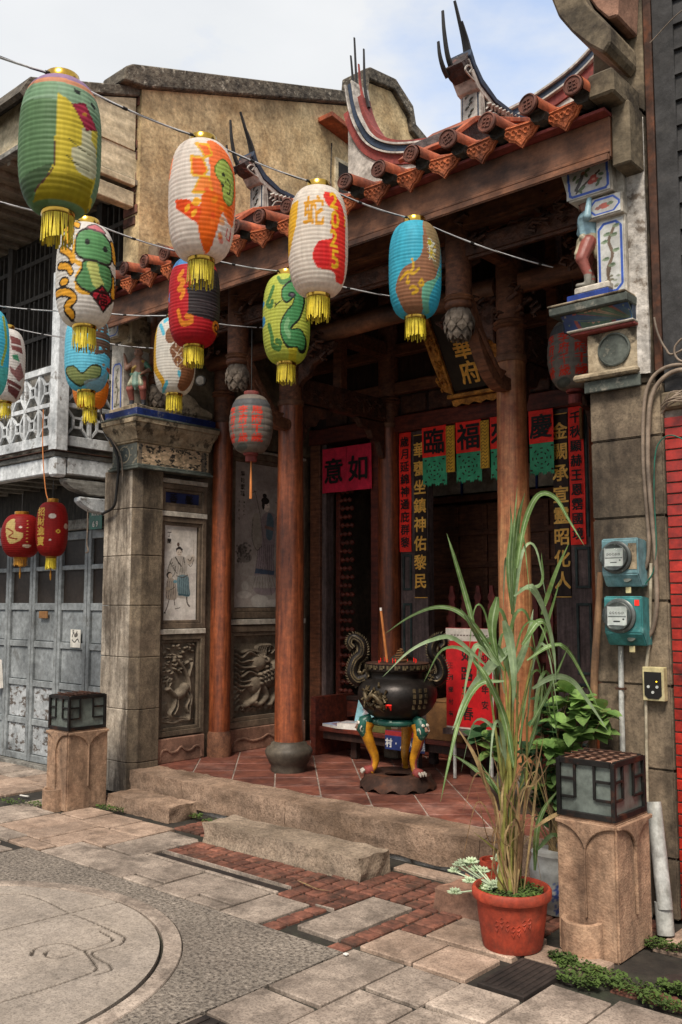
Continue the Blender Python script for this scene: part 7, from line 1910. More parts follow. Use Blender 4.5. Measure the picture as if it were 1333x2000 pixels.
# ================================================================== STONE LAMP POSTS
def lamp_post(x0, y0, label, mat=m_lampst):
    W, D, Hs = .30, .37, .60
    t = thing('lamp_post', (x0 + W / 2, y0 + D / 2, 0), label, 'lamp', 'stone lamp posts before the temple')
    b = MB()
    n = 10
    b.box(x0, x0 + W, y0, y0 + D, -.02, Hs)
    body = b.build('stone_body', mat, t, bevel=.010, seg=2)
    # raised arch frames on the two street faces: columns of stone between shallow arched fields
    def arch_rib(face):
        if face == 'f': o, ax, nn, L = Vector((x0, y0, 0)), Vector((1, 0, 0)), Vector((0, -1, 0)), W
        else: o, ax, nn, L = Vector((x0 + W, y0, 0)), Vector((0, 1, 0)), Vector((1, 0, 0)), D
        r = L / 2
        mb = MB()
        # spandrels above the two half arches meeting in the middle
        zt = Hs - .012; zs = Hs - .16
        for sgn in (0, 1):
            pts = []
            for k in range(9):
                a = math.pi / 2 * k / 8
                xx = r - (r - .012) * math.cos(a); zz = zs + .135 * math.sin(a)
                pts.append((xx if sgn == 0 else L - xx, zz))
            # field between arch curve and the top edge, around the centre line
        left = [(r * math.sin(math.pi / 2 * k / 8), zs + .13 * math.cos(math.pi / 2 * k / 8)) for k in range(9)]
        poly = [(.0, zt)] + left + [(r - .004, .16), (r + .004, .16)] + [(L - a, z) for a, z in reversed(left)] + [(L, zt)]
        mb.prism(poly, o + nn * .0005, ax, (0, 0, 1), nn * .016)
        mb.build('arch_relief', mat, t, bevel=.004)
    arch_rib('f'); arch_rib('s')
    # drip basin at the foot of the street face
    mb = MB(); cx_, cy_ = x0 + .125, y0
    prof = []
    N = 14
    base = [(cx_ + .10 * math.cos(math.pi + math.pi * k / N), cy_ + .085 * math.sin(math.pi + math.pi * k / N)) for k in range(N + 1)]
    top_in = [(cx_ + .078 * math.cos(math.pi + math.pi * k / N), cy_ + .064 * math.sin(math.pi + math.pi * k / N)) for k in range(N + 1)]
    vs = [(x, y, -.02) for x, y in base] + [(x, y, .150 + (cy_ - y) * -.12) for x, y in base] + [(x, y, .150 + (cy_ - y) * -.12) for x, y in top_in] + [(cx_ + (x - cx_) * .8, y, .125 + .02 * (y - cy_)) for x, y in top_in]
    m = N + 1; fs = []
    for q in range(3):
        for k in range(N): fs.append((q * m + k, q * m + k + 1, (q + 1) * m + k + 1, (q + 1) * m + k))
    fs.append(tuple(3 * m + k for k in range(m)))
    mb.add(vs, fs); mb.build('drip_basin', mat, t, smooth=40)
    # lamp box: iron cage round frosted panes
    lx0, lx1, ly0, ly1, lz0, lz1 = x0 + .012, x0 + W - .012, y0 + .012, y0 + D - .03, Hs + .001, Hs + .265
    lamp = bx('lamp_glass', lx0 + .008, lx1 - .008, ly0 + .008, ly1 - .008, lz0 + .01, lz1 - .012, m_frost, t, bevel=0)
    mb = MB(); f = .016
    def vbar(x, y, z0, z1, w=f): mb.box(x - w / 2, x + w / 2, y - w / 2, y + w / 2, z0, z1)
    for x in (lx0, lx1):
        for y in (ly0, ly1): vbar(x, y, lz0, lz1, .020)
    for z in (lz0 + .012, lz1 - .008):
        for y in (ly0, ly1): mb.box(lx0 + .011, lx1 - .011, y - .009, y + .009, z - .013, z + .013)
        for x in (lx0, lx1): mb.box(x - .009, x + .009, ly0 + .011, ly1 - .011, z - .013, z + .013)
    H_ = lz1 - lz0
    for (a0, a1, fix, fixv) in ((lx0, lx1, 'y', ly0), (ly0, ly1, 'x', lx1), (lx0, lx1, 'y', ly1), (ly0, ly1, 'x', lx0)):
        L = a1 - a0; zl = lz0 + H_ * .34
        for s in (.30, .66):
            p = a0 + L * s
            if fix == 'y': mb.box(p - .006, p + .006, fixv - .006, fixv + .006, zl, lz1 - .02)
            else: mb.box(fixv - .006, fixv + .006, p - .006, p + .006, zl, lz1 - .02)
        for s0, s1 in ((0.03, .30), (.66, .97)):
            for zz in (zl, lz0 + H_ * .66):
                if fix == 'y': mb.box(a0 + L * s0 + .006, a0 + L * s1 - .006, fixv - .005, fixv + .005, zz - .006, zz + .006)
                else: mb.box(fixv - .005, fixv + .005, a0 + L * s0 + .006, a0 + L * s1 - .006, zz - .006, zz + .006)
    mb.build('iron_cage', m_metalbox, t, bevel=.0015)
    mb = MB()
    for k in range(1, 5):
        x = lx0 + (lx1 - lx0) * k / 5; mb.box(x - .005, x + .005, ly0, ly1, lz1 + .001, lz1 + .009)
    for k in range(1, 5):
        y = ly0 + (ly1 - ly0) * k / 5; mb.box(lx0, lx1, y - .005, y + .005, lz1 + .010, lz1 + .016)
    mb.build('top_grid', m_rust, t, bevel=.001)
    bx('lamp_lid', lx0 + .01, lx1 - .01, ly0 + .01, ly1 - .01, lz1 - .012, lz1, m_pinkst, t, bevel=0)
    return t
lamp_post(-2.225, 4.06, 'stone lamp post with iron and frosted glass lamp, right of the terracotta pot')
lamp_post(-6.765, 4.09, 'orange stone lamp post with iron and glass lamp before the left pillar')

# ================================================================== CENSER
CX, CY = -4.43, 5.66
cen = thing('incense_burner', (CX, CY, FZ), 'black bronze incense burner on ochre beast legs with dragon handles', 'incense burner')
def sc(a, z): return .035 * math.sin(a * 14)
mb = MB()
N = 84; vs = []; fs = []
ringp = [(.10, .055), (.255, .055), (.268, .045), (.272, .02), (.268, -.02)]
prof = [(.10, .10), (.235, .115), (.255, .105), (.262, .07), (.288, .035)]
for i, (r, z) in enumerate(prof + [(.292, .012), (.284, .012), (.272, .03), (.25, .06), (.10, .085)]):
    for k in range(N):
        a = 2 * math.pi * k / N
        w = .016 * math.cos(a * 12)
        zz = z + (w if i in (5, 6) else (w * .5 if i in (4, 7) else 0))
        vs.append((CX + r * math.cos(a), CY + r * math.sin(a), FZ + max(zz, .002)))
np_r = 10
for i in range(np_r):
    j = (i + 1) % np_r
    for k in range(N): fs.append((i * N + k, i * N + (k + 1) % N, j * N + (k + 1) % N, j * N + k))
mb.add(vs, fs).build('base_ring', m_rust, cen, smooth=45)
for ai, a in enumerate((rad(-130), rad(-10), rad(110))):
    d = Vector((math.cos(a), math.sin(a), 0))
    c0 = Vector((CX, CY, FZ))
    P = smooth_curve([c0 + d * .23 + ZA * .495, c0 + d * .245 + ZA * .43, c0 + d * .215 + ZA * .33, c0 + d * .175 + ZA * .23, c0 + d * .18 + ZA * .165, c0 + d * .215 + ZA * .125], 5)
    n = len(P); rr_ = [.056 - .032 * min(1, i / (n * .72)) + (.010 if i > n * .9 else 0) for i in range(n)]
    leg = MB().tube(P, rr_, 14).build('leg', m_yleg, cen, smooth=60)
    t = Vector((-d.y, d.x, 0))
    MB().tube([P[i] + d * (rr_[i] * .9) for i in range(2, n - 1)], .010, 6).build('leg_rib', m_rred, leg, smooth=60)
    foot = c0 + d * .225 + ZA * .128
    mbf = MB()
    mbf.tube([foot - d * .03 + ZA * .01, foot + d * .02, foot + d * .035 - ZA * .008], [.034, .040, .022], 10)
    mbf.build('paw', m_rred, leg, smooth=60)
    mbc = MB()
    for q in (-1, 0, 1): mbc.tube([foot + d * .035 + t * (q * .024) + ZA * .014, foot + d * .052 + t * (q * .026) + ZA * .004, foot + d * .056 + t * (q * .026) - ZA * .012], [.011, .012, .004], 7)
    mbc.build('claw', m_white, leg, smooth=60)
    # beast mask at the hip
    hp = c0 + d * .255 + ZA * .470
    mk = MB().tube([hp - d * .05 + ZA * .055, hp + ZA * .03, hp + d * .015 - ZA * .03, hp - d * .01 - ZA * .075], [.034, .052, .050, .038], 12).build('beast_mask', m_greenen, leg, smooth=60)
    mbk = MB()
    for q in (-1, 1):
        mbk.tube([hp + d * .047 + t * (q * .022) + ZA * .02, hp + d * .057 + t * (q * .022) + ZA * .022], [.014, .010], 8)
        mbk.tube([hp + d * .035 + t * q * .036 - ZA * .04, hp + d * .042 + t * q * .045 - ZA * .02, hp + d * .03 + t * q * .048 + ZA * .0], .006, 5)
    mbk.build('mask_eyes', m_white, mk, smooth=60)
    MB().tube([hp + d * .052 + ZA * .005, hp + d * .064 - ZA * .018, hp + d * .05 - ZA * .03], [.010, .014, .008], 8).build('mask_nose', m_pinkst, mk, smooth=60)
MB().lathe([(.15, 0), (.195, .005), (.206, .02), (.204, .04), (.19, .05), (.15, .054)], (CX, CY, FZ + .468), 40, wob=lambda a, z: 1 + .02 * math.cos(a * 9)).build('green_skirt', m_greenen, cen, smooth=50)
bp = [(.17, 0), (.215, .02), (.262, .065), (.296, .125), (.305, .175), (.297, .225), (.268, .265), (.232, .285), (.212, .30), (.208, .33), (.214, .345), (.236, .352), (.241, .362), (.241, .405), (.232, .412), (.218, .412), (.214, .40), (.0, .395)]
bowl = MB().lathe(bp, (CX, CY, FZ + .525), 56).build('bowl', m_bronze, cen, smooth=35)
MB().lathe([(.236, 0), (.245, .004), (.245, .008), (.236, .010)], (CX, CY, FZ + .928), 48).build('rim_edge', m_rust, bowl, smooth=40)
MB().lathe([(.212, 0), (.205, .012), (.10, .018), (0.001, .02)], (CX, CY, FZ + .918), 36).build('ash', m_ash, cen, smooth=50)
mb = MB()
for k in range(26):                                         # meander band on the rim
    a = 2 * math.pi * k / 26
    for da, z0, z1 in ((.0, .368, .400), (.06, .368, .384), (.12, .380, .400)):
        p = Vector((CX + .243 * math.cos(a + da), CY + .243 * math.sin(a + da), FZ + .525)); mb.obox(p + ZA * (z0 + z1) / 2, (.012, .012, z1 - z0), Matrix.Rotation(a + da, 3, 'Z'))
    p = Vector((CX + .243 * math.cos(a + .06), CY + .243 * math.sin(a + .06), FZ + .525 + .392)); mb.obox(p, (.010, .030, .006), Matrix.Rotation(a + .06, 3, 'Z'))
mb.build('meander', m_bronzerel, bowl)
def on_bowl(a, z, d=0.0):
    zs = [p[1] for p in bp[:8]]; rs = [p[0] for p in bp[:8]]
    r = float(np.interp(z, zs, rs)) + d
    return Vector((CX + r * math.cos(a), CY + r * math.sin(a), FZ + .525 + z))
rnd = random.Random(5); mb = MB()
ac = math.atan2(-CY, -CX)
for k in range(46):                                        # dragon boss on the left front
    a = ac - .62 + rnd.uniform(-.36, .36); z = .165 + rnd.uniform(-.075, .085); s = rnd.uniform(.5, 1)
    mb.tube([on_bowl(a, z, .0), on_bowl(a + .07 * s * rnd.uniform(-1, 1), z + .02 * rnd.uniform(-1, 1), .018), on_bowl(a + .13 * s * rnd.uniform(-1, 1), z + .04 * rnd.uniform(-1, 1), .004)], [.008, .011, .006], 6)
mb.tube(smooth_curve([on_bowl(ac - .9, .20, .012), on_bowl(ac - .75, .15, .03), on_bowl(ac - .58, .19, .034), on_bowl(ac - .42, .15, .03), on_bowl(ac - .38, .11, .02), on_bowl(ac - .52, .10, .02)], 5), .016, 8)
mb.build('dragon_relief', m_bronzerel, bowl, smooth=60)
mb = MB()
for k in range(3):
    a = ac + .42 + k * .17
    for z in (.10, .14, .18, .22): mb.obox(on_bowl(a, z, .004), (.010, .020, .030), Matrix.Rotation(a, 3, 'Z'))
mb.build('character_relief', m_bronzerel, bowl)
mb = MB()
for k in range(5): mb.tube([on_bowl(ac - .30 + k * .03, .095 + .02 * math.sin(k), .006), on_bowl(ac - .28 + k * .03, .12, .012)], .006, 6)
mb.build('red_accent', m_red, bowl)
# dragon handles, one on each side
for s, aa in ((-1, ac - rad(92)), (1, ac + rad(92))):
    d = Vector((math.cos(aa), math.sin(aa), 0)); o = Vector((CX, CY, FZ + .525))
    path = smooth_curve([o + d * .225 + ZA * .30, o + d * .30 + ZA * .275, o + d * .345 + ZA * .33, o + d * .325 + ZA * .42, o + d * .27 + ZA * .48, o + d * .275 + ZA * .56, o + d * .335 + ZA * .60, o + d * .36 + ZA * .56, o + d * .335 + ZA * .525], 6)
    n = len(path)
    hdl = MB().tube(path, [.050 - .022 * i / n for i in range(n)], 12).build('dragon_handle', m_bronze, cen, smooth=60)
    mb = MB()
    for i in range(2, n - 1, 1):
        tdir = (path[min(i + 1, n - 1)] - path[i - 1]).normalized(); side = Vector((-d.y, d.x, 0)); outn = tdir.cross(side).normalized()
        r = .050 - .022 * i / n
        for sg in (1, -1):
            p = path[i] + outn * sg * r * .95
            mb.tube([p, p + outn * sg * .016 + tdir * .012], [.007, .002], 5)
        for q in range(3):
            p = path[i] + side * (r * .97) * (1 if q != 2 else -1) + outn * (q - .5) * .018 * (q < 2); mb.tube([p, p + side * .006 * (1 if q != 2 else -1) + tdir * .012], [.008, .003], 5)
    mb.build('dragon_scales', m_bronzerel, hdl)
    hd_ = o + d * .24 + ZA * .31
    mb = MB(); rnd = random.Random(9 + s)
    for k in range(22):
        p = hd_ + Vector((rnd.uniform(-.05, .05), rnd.uniform(-.05, .05), rnd.uniform(-.05, .05))); q = p + Vector((rnd.uniform(-.03, .03), rnd.uniform(-.03, .03), rnd.uniform(-.02, .03))); mb.tube([p, q], [.016, .006], 6)
    mb.tube([hd_, hd_ - d * .05 + ZA * .0], [.05, .036], 10)
    mb.build('dragon_head', m_bronzerel, hdl, smooth=60)
b0 = Vector((CX - .075, CY - .03, FZ + .93))
st = MB().tube([b0, b0 + Vector((-.035, -.03, .40))], [.0105, .0095], 8).build('incense_stick', m_stick, None); tag(st, 'thick tan incense stick standing in the black burner', 'incense')
MB().tube([b0 + Vector((-.035, -.03, .401)), b0 + Vector((-.037, -.0315, .425))], .009, 8).build('ash_tip', m_whitep, st)
co = MB(); 
pts = [Vector((CX + .03 + (.06 - .045 * t) * math.cos(t * 34), CY + (.06 - .045 * t) * math.sin(t * 34), FZ + .94 + .10 * t)) for t in np.linspace(0, 1, 110)]
tag(co.tube(pts, .005, 6).build('incense_coil', m_cardboard, None), 'small brown incense coil piled on the ash of the burner', 'incense')
mb = MB(); rnd = random.Random(3)
for k in range(16):
    a, r = rnd.uniform(0, 6.28), rnd.uniform(.03, .19); p = Vector((CX + r * math.cos(a), CY + r * math.sin(a), FZ + .93)); mb.tube([p, p + Vector((0, 0, rnd.uniform(.02, .045)))], .003, 5)
tag(mb.build('incense_stubs', m_red, None), 'scattered red incense stubs in the ash of the burner', 'incense', kind='stuff')

# ================================================================== BEHIND THE BURNER
tb = thing('low_bench', (-5.0, 6.55, FZ), 'dark low wooden bench behind the incense burner', 'bench')
bx('bench_top', -5.84, -4.15, 6.30, 6.72, .44, .48, m_redwood, tb, bevel=.004)
for x in (-5.55, -4.86, -4.27):
    for y in (6.40, 6.64): bx('leg', x, x + .07, y, y + .06, FZ + .003, .44, m_greywood if x == -4.86 else m_dark, tb, bevel=.004)
bx('apron', -5.82, -4.17, 6.33, 6.35, .37, .439, m_dark, tb, bevel=.003)
bk = thing('bench_rack', (-5.92, 6.72, FZ), 'dark shelf rack with curved end by the side door', 'shelf')
bx('end_board', -5.95, -5.89, 6.30, 6.85, FZ + .003, .74, m_redwood, bk, bevel=.004)
bx('shelf_board', -5.889, -4.9, 6.73, 6.85, .68, .72, m_dark, bk, bevel=.004)
MB().prism([(-5.888, .678), (-5.64, .678), (-5.67, .62), (-5.74, .59), (-5.79, .54), (-5.888, .52)], (0, 6.74, 0), (1, 0, 0), (0, 0, 1), (0, .03, 0)).build('scroll_bracket', m_redwood, bk)
mg = ['pale blue magazine leaning on the bench', 'white and red leaflet pile on the bench', 'blue and white leaflets at the bench edge']
for i, (x, y, z, w, d, hh, cc, rot, lean_) in enumerate(((-5.60, 6.50, .481, .24, .02, .26, '8fc0cc', .1, .35), (-5.50, 6.40, .481, .26, .18, .05, 'b8a8a8', .2, 0), (-5.70, 6.40, .481, .24, .18, .022, 'aab8d8', -.25, 0))):
    def mp(c, cc=cc):
        for k in range(10): c.poly([(random.uniform(0, .2), random.uniform(0, .25))] * 1 + [(random.uniform(0, .25), random.uniform(0, .25)) for _ in range(3)], random.choice(['c8d4d8', '8a5a5a', 'd8d4d0', '5a8a9a', cc]), a=.7)
    t = thing('magazine', (x, y, z), mg[i], 'magazine', 'printed papers on the bench', rot)
    if lean_:
        M_ = Matrix.Rotation(-lean_, 3, 'X')
        o = sheet('cover', (0, 0, 0), (1, 0, 0), M_ @ Vector((0, 0, 1)), w, hh, M_ @ Vector((0, -1, 0)), .012, cc, mp, m_print, None, thick=.008)
        o.parent = t
    else:
        MB().box(-w / 2, w / 2, -d / 2, d / 2, 0, hh).build('pages', m_whitep, t, local=True)
        o = sheet('cover', (-w / 2, -d / 2, hh + .002), (1, 0, 0), (0, 1, 0), w, d, (0, 0, 1), .012, cc, mp, m_print, None, thick=.001)
        o.parent = t
tag(bx('tissue_box', -5.34, -5.08, 6.32, 6.40, .481, .55, MAT('olive_card', '6d6a35', '55522a', rough=.7), None, bevel=.003), 'olive green flat box on the bench', 'box')
cb = thing('carton', (-4.45, 6.35, .481), 'brown cardboard carton on the bench right of the burner', 'carton')
bx('carton_body', -4.64, -4.28, 6.31, 6.62, .481, .79, m_cardboard, cb, bevel=.004)
bx('flap', -4.64, -4.28, 6.306, 6.62, .791, .795, m_cardboard, cb, bevel=0)
bn = thing('blue_banner', (-4.85, 6.29, .40), 'narrow dark blue banner with white lettering below the burner bowl', 'banner')
def bnr(c):
    c.poly([(0, .12), (.42, .12), (.42, .16), (0, .16)], '9a2a2c'); c.text('村·人人健康', .04, .055, .075, 'd8d8d4', vertical=False, step=.078)
sheet('cloth', (-5.06, 6.29, .36), XX, ZA, .42, .16, YN, .005, '24346a', bnr, m_print, bn, thick=.001)

# red poster board on a metal easel
pb_ = thing('poster_board', (-3.85, 6.2, FZ), 'white board with red poster and black brush characters leaning in the porch', 'poster')
P0, P1 = PY(873, 1420, 6.2), PY(966, 1420, 6.2)
wz = PY(873, 1226, 6.2).z - P0.z
wpb = P1.x - P0.x
def post(c):
    c.poly([(0, wz * .87), (wpb, wz * .87), (wpb, wz), (0, wz)], 'bdb5aa')
    for k in range(12): c.poly([(.05 + k * .03, wz * .92), (.07 + k * .03, wz * .92), (.07 + k * .03, wz * .935), (.05 + k * .03, wz * .935)], '5a4a44')
    c.text('如路平春', wpb * .45, wz * .74, .115, '1c1210', step=wz * .195); c.text('迎新年安', wpb * .82, wz * .70, .07, '1c1210', step=wz * .15); c.text('正月鄉村有', wpb * .10, wz * .62, .05, '2a1614', step=wz * .12)
    c.poly([(0, 0), (wpb, 0), (wpb, .012), (0, .012)], 'c8bfb5'); c.poly([(wpb - .012, 0), (wpb, 0), (wpb, wz), (wpb - .012, wz)], 'c0b8ae')
sheet('poster', P0, XX, ZA, wpb, wz, YN, .005, 'b8141a', post, m_print, pb_, thick=.02)
for x in (P0.x + .04, P1.x - .06): bx('leg', x, x + .02, 6.225, 6.245, FZ + .003, P0.z + .2, m_pvc, pb_, bevel=.002)
bx('tray', P0.x - .02, P1.x + .02, 6.17, 6.22, P0.z - .05, P0.z - .005, m_greywood, pb_, bevel=.003)

# red picket rail inside the doorway
m_picket = MAT('picket_red', '80362e', '5f2721', rough=.6, scale=8)
pf = thing('picket_rail', (-4.45, 7.24, FZ), 'dark red picket rail with turned finials inside the main door', 'fence')
for z in (1.08, 1.42): bx('rail', -5.08, -3.82, 7.24, 7.28, z, z + .07, m_redwood, pf, bevel=.004)
for k in range(9):
    x = -5.03 + k * .145
    MB().prism([(x, .38), (x + .075, .38), (x + .075, 1.58), (x + .06, 1.61), (x + .078, 1.65), (x + .06, 1.70), (x + .055, 1.76), (x + .02, 1.76), (x + .015, 1.70), (x - .003, 1.65), (x + .015, 1.61), (x, 1.58)], (0, 7.21, 0), (1, 0, 0), (0, 0, 1), (0, .025, 0)).build('picket', m_picket, pf)
dm = thing('drum_stone', (-3.62, 6.86, FZ), 'round dark carved drum stone at the foot of the right door jamb', 'door stone')
mbd = MB(); mbd.lathe([(.0, -.05), (.20, -.05), (.22, -.03), (.22, .03), (.20, .05), (.0, .05)], (0, 0, 0), 28)
mbd.v = [(z - 3.62, y + 6.80, x + .62) for x, y, z in mbd.v]
mbd.build('drum', m_bulb, dm, smooth=40); bx('drum_base', -3.70, -3.54, 6.62, 6.98, FZ + .003, .42, m_darkst, dm, bevel=.012)
dm2 = thing('drum_stone', (-5.27, 6.86, FZ), 'round dark carved drum stone behind the incense burner', 'door stone')
mbd = MB(); mbd.lathe([(.0, -.05), (.20, -.05), (.22, -.03), (.22, .03), (.20, .05), (.0, .05)], (0, 0, 0), 28)
mbd.v = [(z - 5.27, y + 6.80, x + .92) for x, y, z in mbd.v]
mbd.build('drum', m_bulb, dm2, smooth=40); bx('drum_base', -5.35, -5.19, 6.62, 6.98, FZ + .003, .72, m_darkst, dm2, bevel=.012)

# ================================================================== METERS, PIPES, CABLES ON THE RIGHT PILLAR
FYP = 4.748
def meter(u0, u1, v0, v1, mat, label, lean_=.0):
    a = PY(u0, v1, FYP - .12); b = PY(u1, v0, FYP - .12)
    x0, x1, z0, z1 = a.x, b.x, a.z, b.z
    if z1 - z0 > .3: pass
    t = thing('electric_meter', ((x0 + x1) / 2, FYP, z0), label, 'electric meter', 'electricity meters on the pillar')
    body = MB().prism([(FYP - .001, z0), (FYP - .001, z1 - .012), (FYP - .112, z1), (FYP - .12, z1 - .01), (FYP - .12, z0 + .065), (FYP - .075, z0)], (x0, 0, 0), (0, 1, 0), (0, 0, 1), (x1 - x0, 0, 0)).build('meter_case', mat, t, bevel=.006, seg=2)
    c = Vector((x0 + (x1 - x0) * .42, FYP - .121, z0 + (z1 - z0) * .60)); R_ = (x1 - x0) * .43
    def dd(prof, name, m, sm=50):
        mb = facing(prof, 28); o = mb.build(name, m, t, local=True, smooth=sm); o.location = c - world_of(t); return o
    dd([(R_, 0), (R_, .012), (R_ * .94, .016), (R_ * .82, .016), (R_ * .82, .0)], 'meter_collar', m_mring)
    dd([(R_ * .80, .0), (R_ * .80, .028), (R_ * .74, .032), (R_ * .70, .032)], 'meter_drum', m_mring)
    def face(cv):
        for k in range(5): cv.ell(R_ * (.18 + k * .17), R_ * .66, R_ * .065, R_ * .065, '2f302f'); cv.ell(R_ * (.18 + k * .17), R_ * .66, R_ * .04, R_ * .04, 'b5b6b2')
        cv.line([(R_ * .05, R_ * .46), (R_ * 1.03, R_ * .46)], R_ * .05, '4a4b4a', sm=False); cv.line([(R_ * .36, R_ * .2), (R_ * .7, R_ * .2)], R_ * .07, '2a2b2a', sm=False); cv.ell(R_ * .9, R_ * .32, R_ * .05, R_ * .05, '2f302f')
    sheet('dial_plate', c + Vector((-R_ * .54, -.034, -R_ * .50)), XX, ZA, R_ * 1.08, R_ * 1.0, YN, .0025, 'b9bcb8', face, m_print, t, thick=.003) if True else None
    dd([(R_ * .79, .016), (R_ * .79, .055), (R_ * .72, .075), (R_ * .5, .085), (.0, .087)], 'glass_dome', m_mglass, 60)
    bx('brand_strip', x0 + .012, x0 + (x1 - x0) * .52, FYP - .1185, FYP - .1115, z0 + .05, z0 + .066, m_grnwood, t, bevel=0) if False else None
    bx('lead_seal', x0 + (x1 - x0) * .56, x0 + (x1 - x0) * .70, FYP - .085, FYP - .075, z0 - .035, z0 - .002, m_lemon, t, bevel=.002)
    MB().lathe([(.0, 0), (.022, 0), (.022, .006), (.0, .008)], (0, 0, 0), 16) if False else None
    lt_ = facing([(.024, 0), (.024, .006), (.012, .009), (.0, .009)], 16).build('latch', m_medal, t, local=True, smooth=50); lt_.location = Vector((x0 + (x1 - x0) * .66, FYP - .095, z0 + .04)) - world_of(t); lt_.rotation_euler = (rad(-35), 0, 0)
    return t, x0, x1, z0, z1
m1, a0, a1, b0_, b1_ = meter(1177, 1245, 1049, 1146, m_teal, 'upper electricity meter, pale teal box with faded label')
bx('faded_label', a1 - .052, a1 - .006, FYP - .1225, FYP - .1205, b0_ + .09, b1_ - .03, m_oldplast2, m1, bevel=0)
m2, a0, a1, b0_, b1_ = meter(1182, 1254, 1164, 1260, m_teal2, 'lower electricity meter, dark teal box with small red sticker')
bx('red_sticker', a1 - .04, a1 - .015, FYP - .1225, FYP - .1205, b1_ - .05, b1_ - .02, m_red, m2, bevel=0)
mx_, mz_ = (a0 + a1) / 2 - .015, b0_
def pipe(name, pts, r, mat, label, cat='pipe', seg=12, clips=()):
    t = thing(name, pts[-1], label, cat)
    MB().tube(pts, r, seg).build('tube', mat, t, smooth=50)
    for p in clips: bx('clip', p.x - r - .012, p.x + r + .012, p.y - r - .002, p.y + r * .5, p.z - .006, p.z + .006, m_rust, t, bevel=.001)
    return t
pa = PY(1213, 1262, FYP - .03); pb2 = PY(1216, 1500, FYP - .03)
pipe('conduit', [pa, pa + (pb2 - pa) * .5, Vector((pb2.x, pb2.y, .0))], .0145, m_pvc, 'grey conduit rising to the lower electricity meter', clips=[pa.lerp(pb2, .35)])
pl_ = [PY(u, v, FYP - .025) for u, v in ((1272, 1100), (1271, 1150), (1269, 1240), (1263, 1305))]
pipe('conduit', smooth_curve(pl_, 4), .009, m_pvcw, 'thin cream conduit above the keypad box')
pl_ = [PY(u, v, FYP - .02) for u, v in ((1262, 1368), (1263, 1450), (1265, 1570))]
pipe('conduit', pl_ + [Vector((pl_[-1].x, pl_[-1].y, 0.0))], .008, m_pvcw, 'thin cream conduit below the keypad box')
dpb = PZ(1298, 1828, 0); dpt = PY(1277, 1566, 4.60)
dpb = Vector((dpb.x, 4.53, 0)); 
dpp = thing('drainpipe', dpb, 'leaning white plastic drainpipe behind the right lamp post', 'pipe')
MB().tube([dpb + Vector((0, 0, .12)), dpt], .037, 18).build('pipe_body', m_pvc, dpp, smooth=50)
MB().tube([dpb, dpb.lerp(dpt, .24)], .042, 18).build('pipe_socket', m_pvc, dpp, smooth=50)
kb = thing('keypad_box', PY(1280, 1370, FYP), 'cream keypad box with clear cover and black button panel', 'keypad')
a = PY(1256, 1368, FYP - .05); b = PY(1296, 1304, FYP - .05)
bx('box', a.x, b.x, FYP - .05, FYP - .001, a.z, b.z, m_lemon, kb, bevel=.004)
def kp(c):
    w, h = b.x - a.x - .02, b.z - a.z - .03
    c.ell(w * .3, h * .45, w * .09, w * .09, 'b0aca0'); c.ell(w * .72, h * .45, w * .09, w * .09, 'b0aca0'); c.ell(w * .5, h * .25, w * .11, w * .11, 'b0aca0')
MB().prism([(a.x + .012, a.z + .03), (a.x + .03, a.z + .012), (b.x - .03, a.z + .012), (b.x - .012, a.z + .03), (b.x - .012, b.z - .025), (a.x + .012, b.z - .025)], (0, FYP - .054, 0), (1, 0, 0), (0, 0, 1), (0, .0035, 0)).build('button_panel', m_black, kb)
for dx, dz in ((.3, .42), (.7, .42), (.5, .26)):
    MB().tube([(a.x + (b.x - a.x) * dx, FYP - .054, a.z + (b.z - a.z) * dz), (a.x + (b.x - a.x) * dx, FYP - .058, a.z + (b.z - a.z) * dz)], .0075, 12).build('button', m_mface, kb)
MB().tube([(a.x + (b.x - a.x) * .68, FYP - .054, a.z + (b.z - a.z) * .58), (a.x + (b.x - a.x) * .68, FYP - .057, a.z + (b.z - a.z) * .58)], .003, 8).build('indicator_light', m_led, kb)
# cable bundle
for i, (pts, r, m, lb) in enumerate((
    ([(1400, 716), (1330, 712), (1292, 722), (1268, 750), (1258, 800), (1257, 900), (1264, 1000), (1268, 1060), (1262, 1108), (1242, 1122)], .0105, m_cable, 'outer taupe cable bending down the pillar into the upper meter'),
    ([(1400, 730), (1335, 722), (1300, 735), (1277, 765), (1268, 810), (1266, 900), (1273, 1000), (1279, 1060), (1282, 1120), (1283, 1180), (1276, 1225), (1266, 1245)], .0125, m_cable, 'inner taupe cable running past both meters'),
    ([(1340, 860), (1310, 850), (1290, 862), (1280, 890), (1278, 960), (1282, 1050), (1281, 1090), (1275, 1120), (1255, 1148)], .0035, m_cableg, 'thin green wire looping to the upper meter'),
    ([(1400, 640), (1320, 690), (1300, 680), (1285, 650), (1278, 620)], .006, m_cable, 'grey cable draped down the siding edge'),
    ([(1400, 690), (1345, 660), (1322, 672), (1318, 690), (1330, 705), (1360, 706)], .006, m_cable, 'coiled grey cable hanging at the siding corner'),
    ([(1270, 42 * 2), (1333, 20), (1420, -30)], .003, m_cable, 'thin wire crossing before the charcoal siding'))):
    P = smooth_curve([PY(u, v, FYP - .02 - .008 * (i % 3)) for u, v in pts], 6)
    tag(MB().tube(P, r, 8).build('cable', m, None, smooth=60), lb, 'cable')
mb = MB(); rnd = random.Random(2)
for k in range(9):
    P = smooth_curve([PY(1292 + rnd.uniform(-4, 4), 795 + rnd.uniform(-6, 14), FYP - .04), PY(1310, 775 + rnd.uniform(-10, 16), FYP - .06 - rnd.uniform(0, .03)), PY(1345, 755 + rnd.uniform(-8, 30), FYP - .04), PY(1380, 760 + rnd.uniform(-8, 30), FYP - .03)], 5)
    mb.tube(P, .0035, 5)
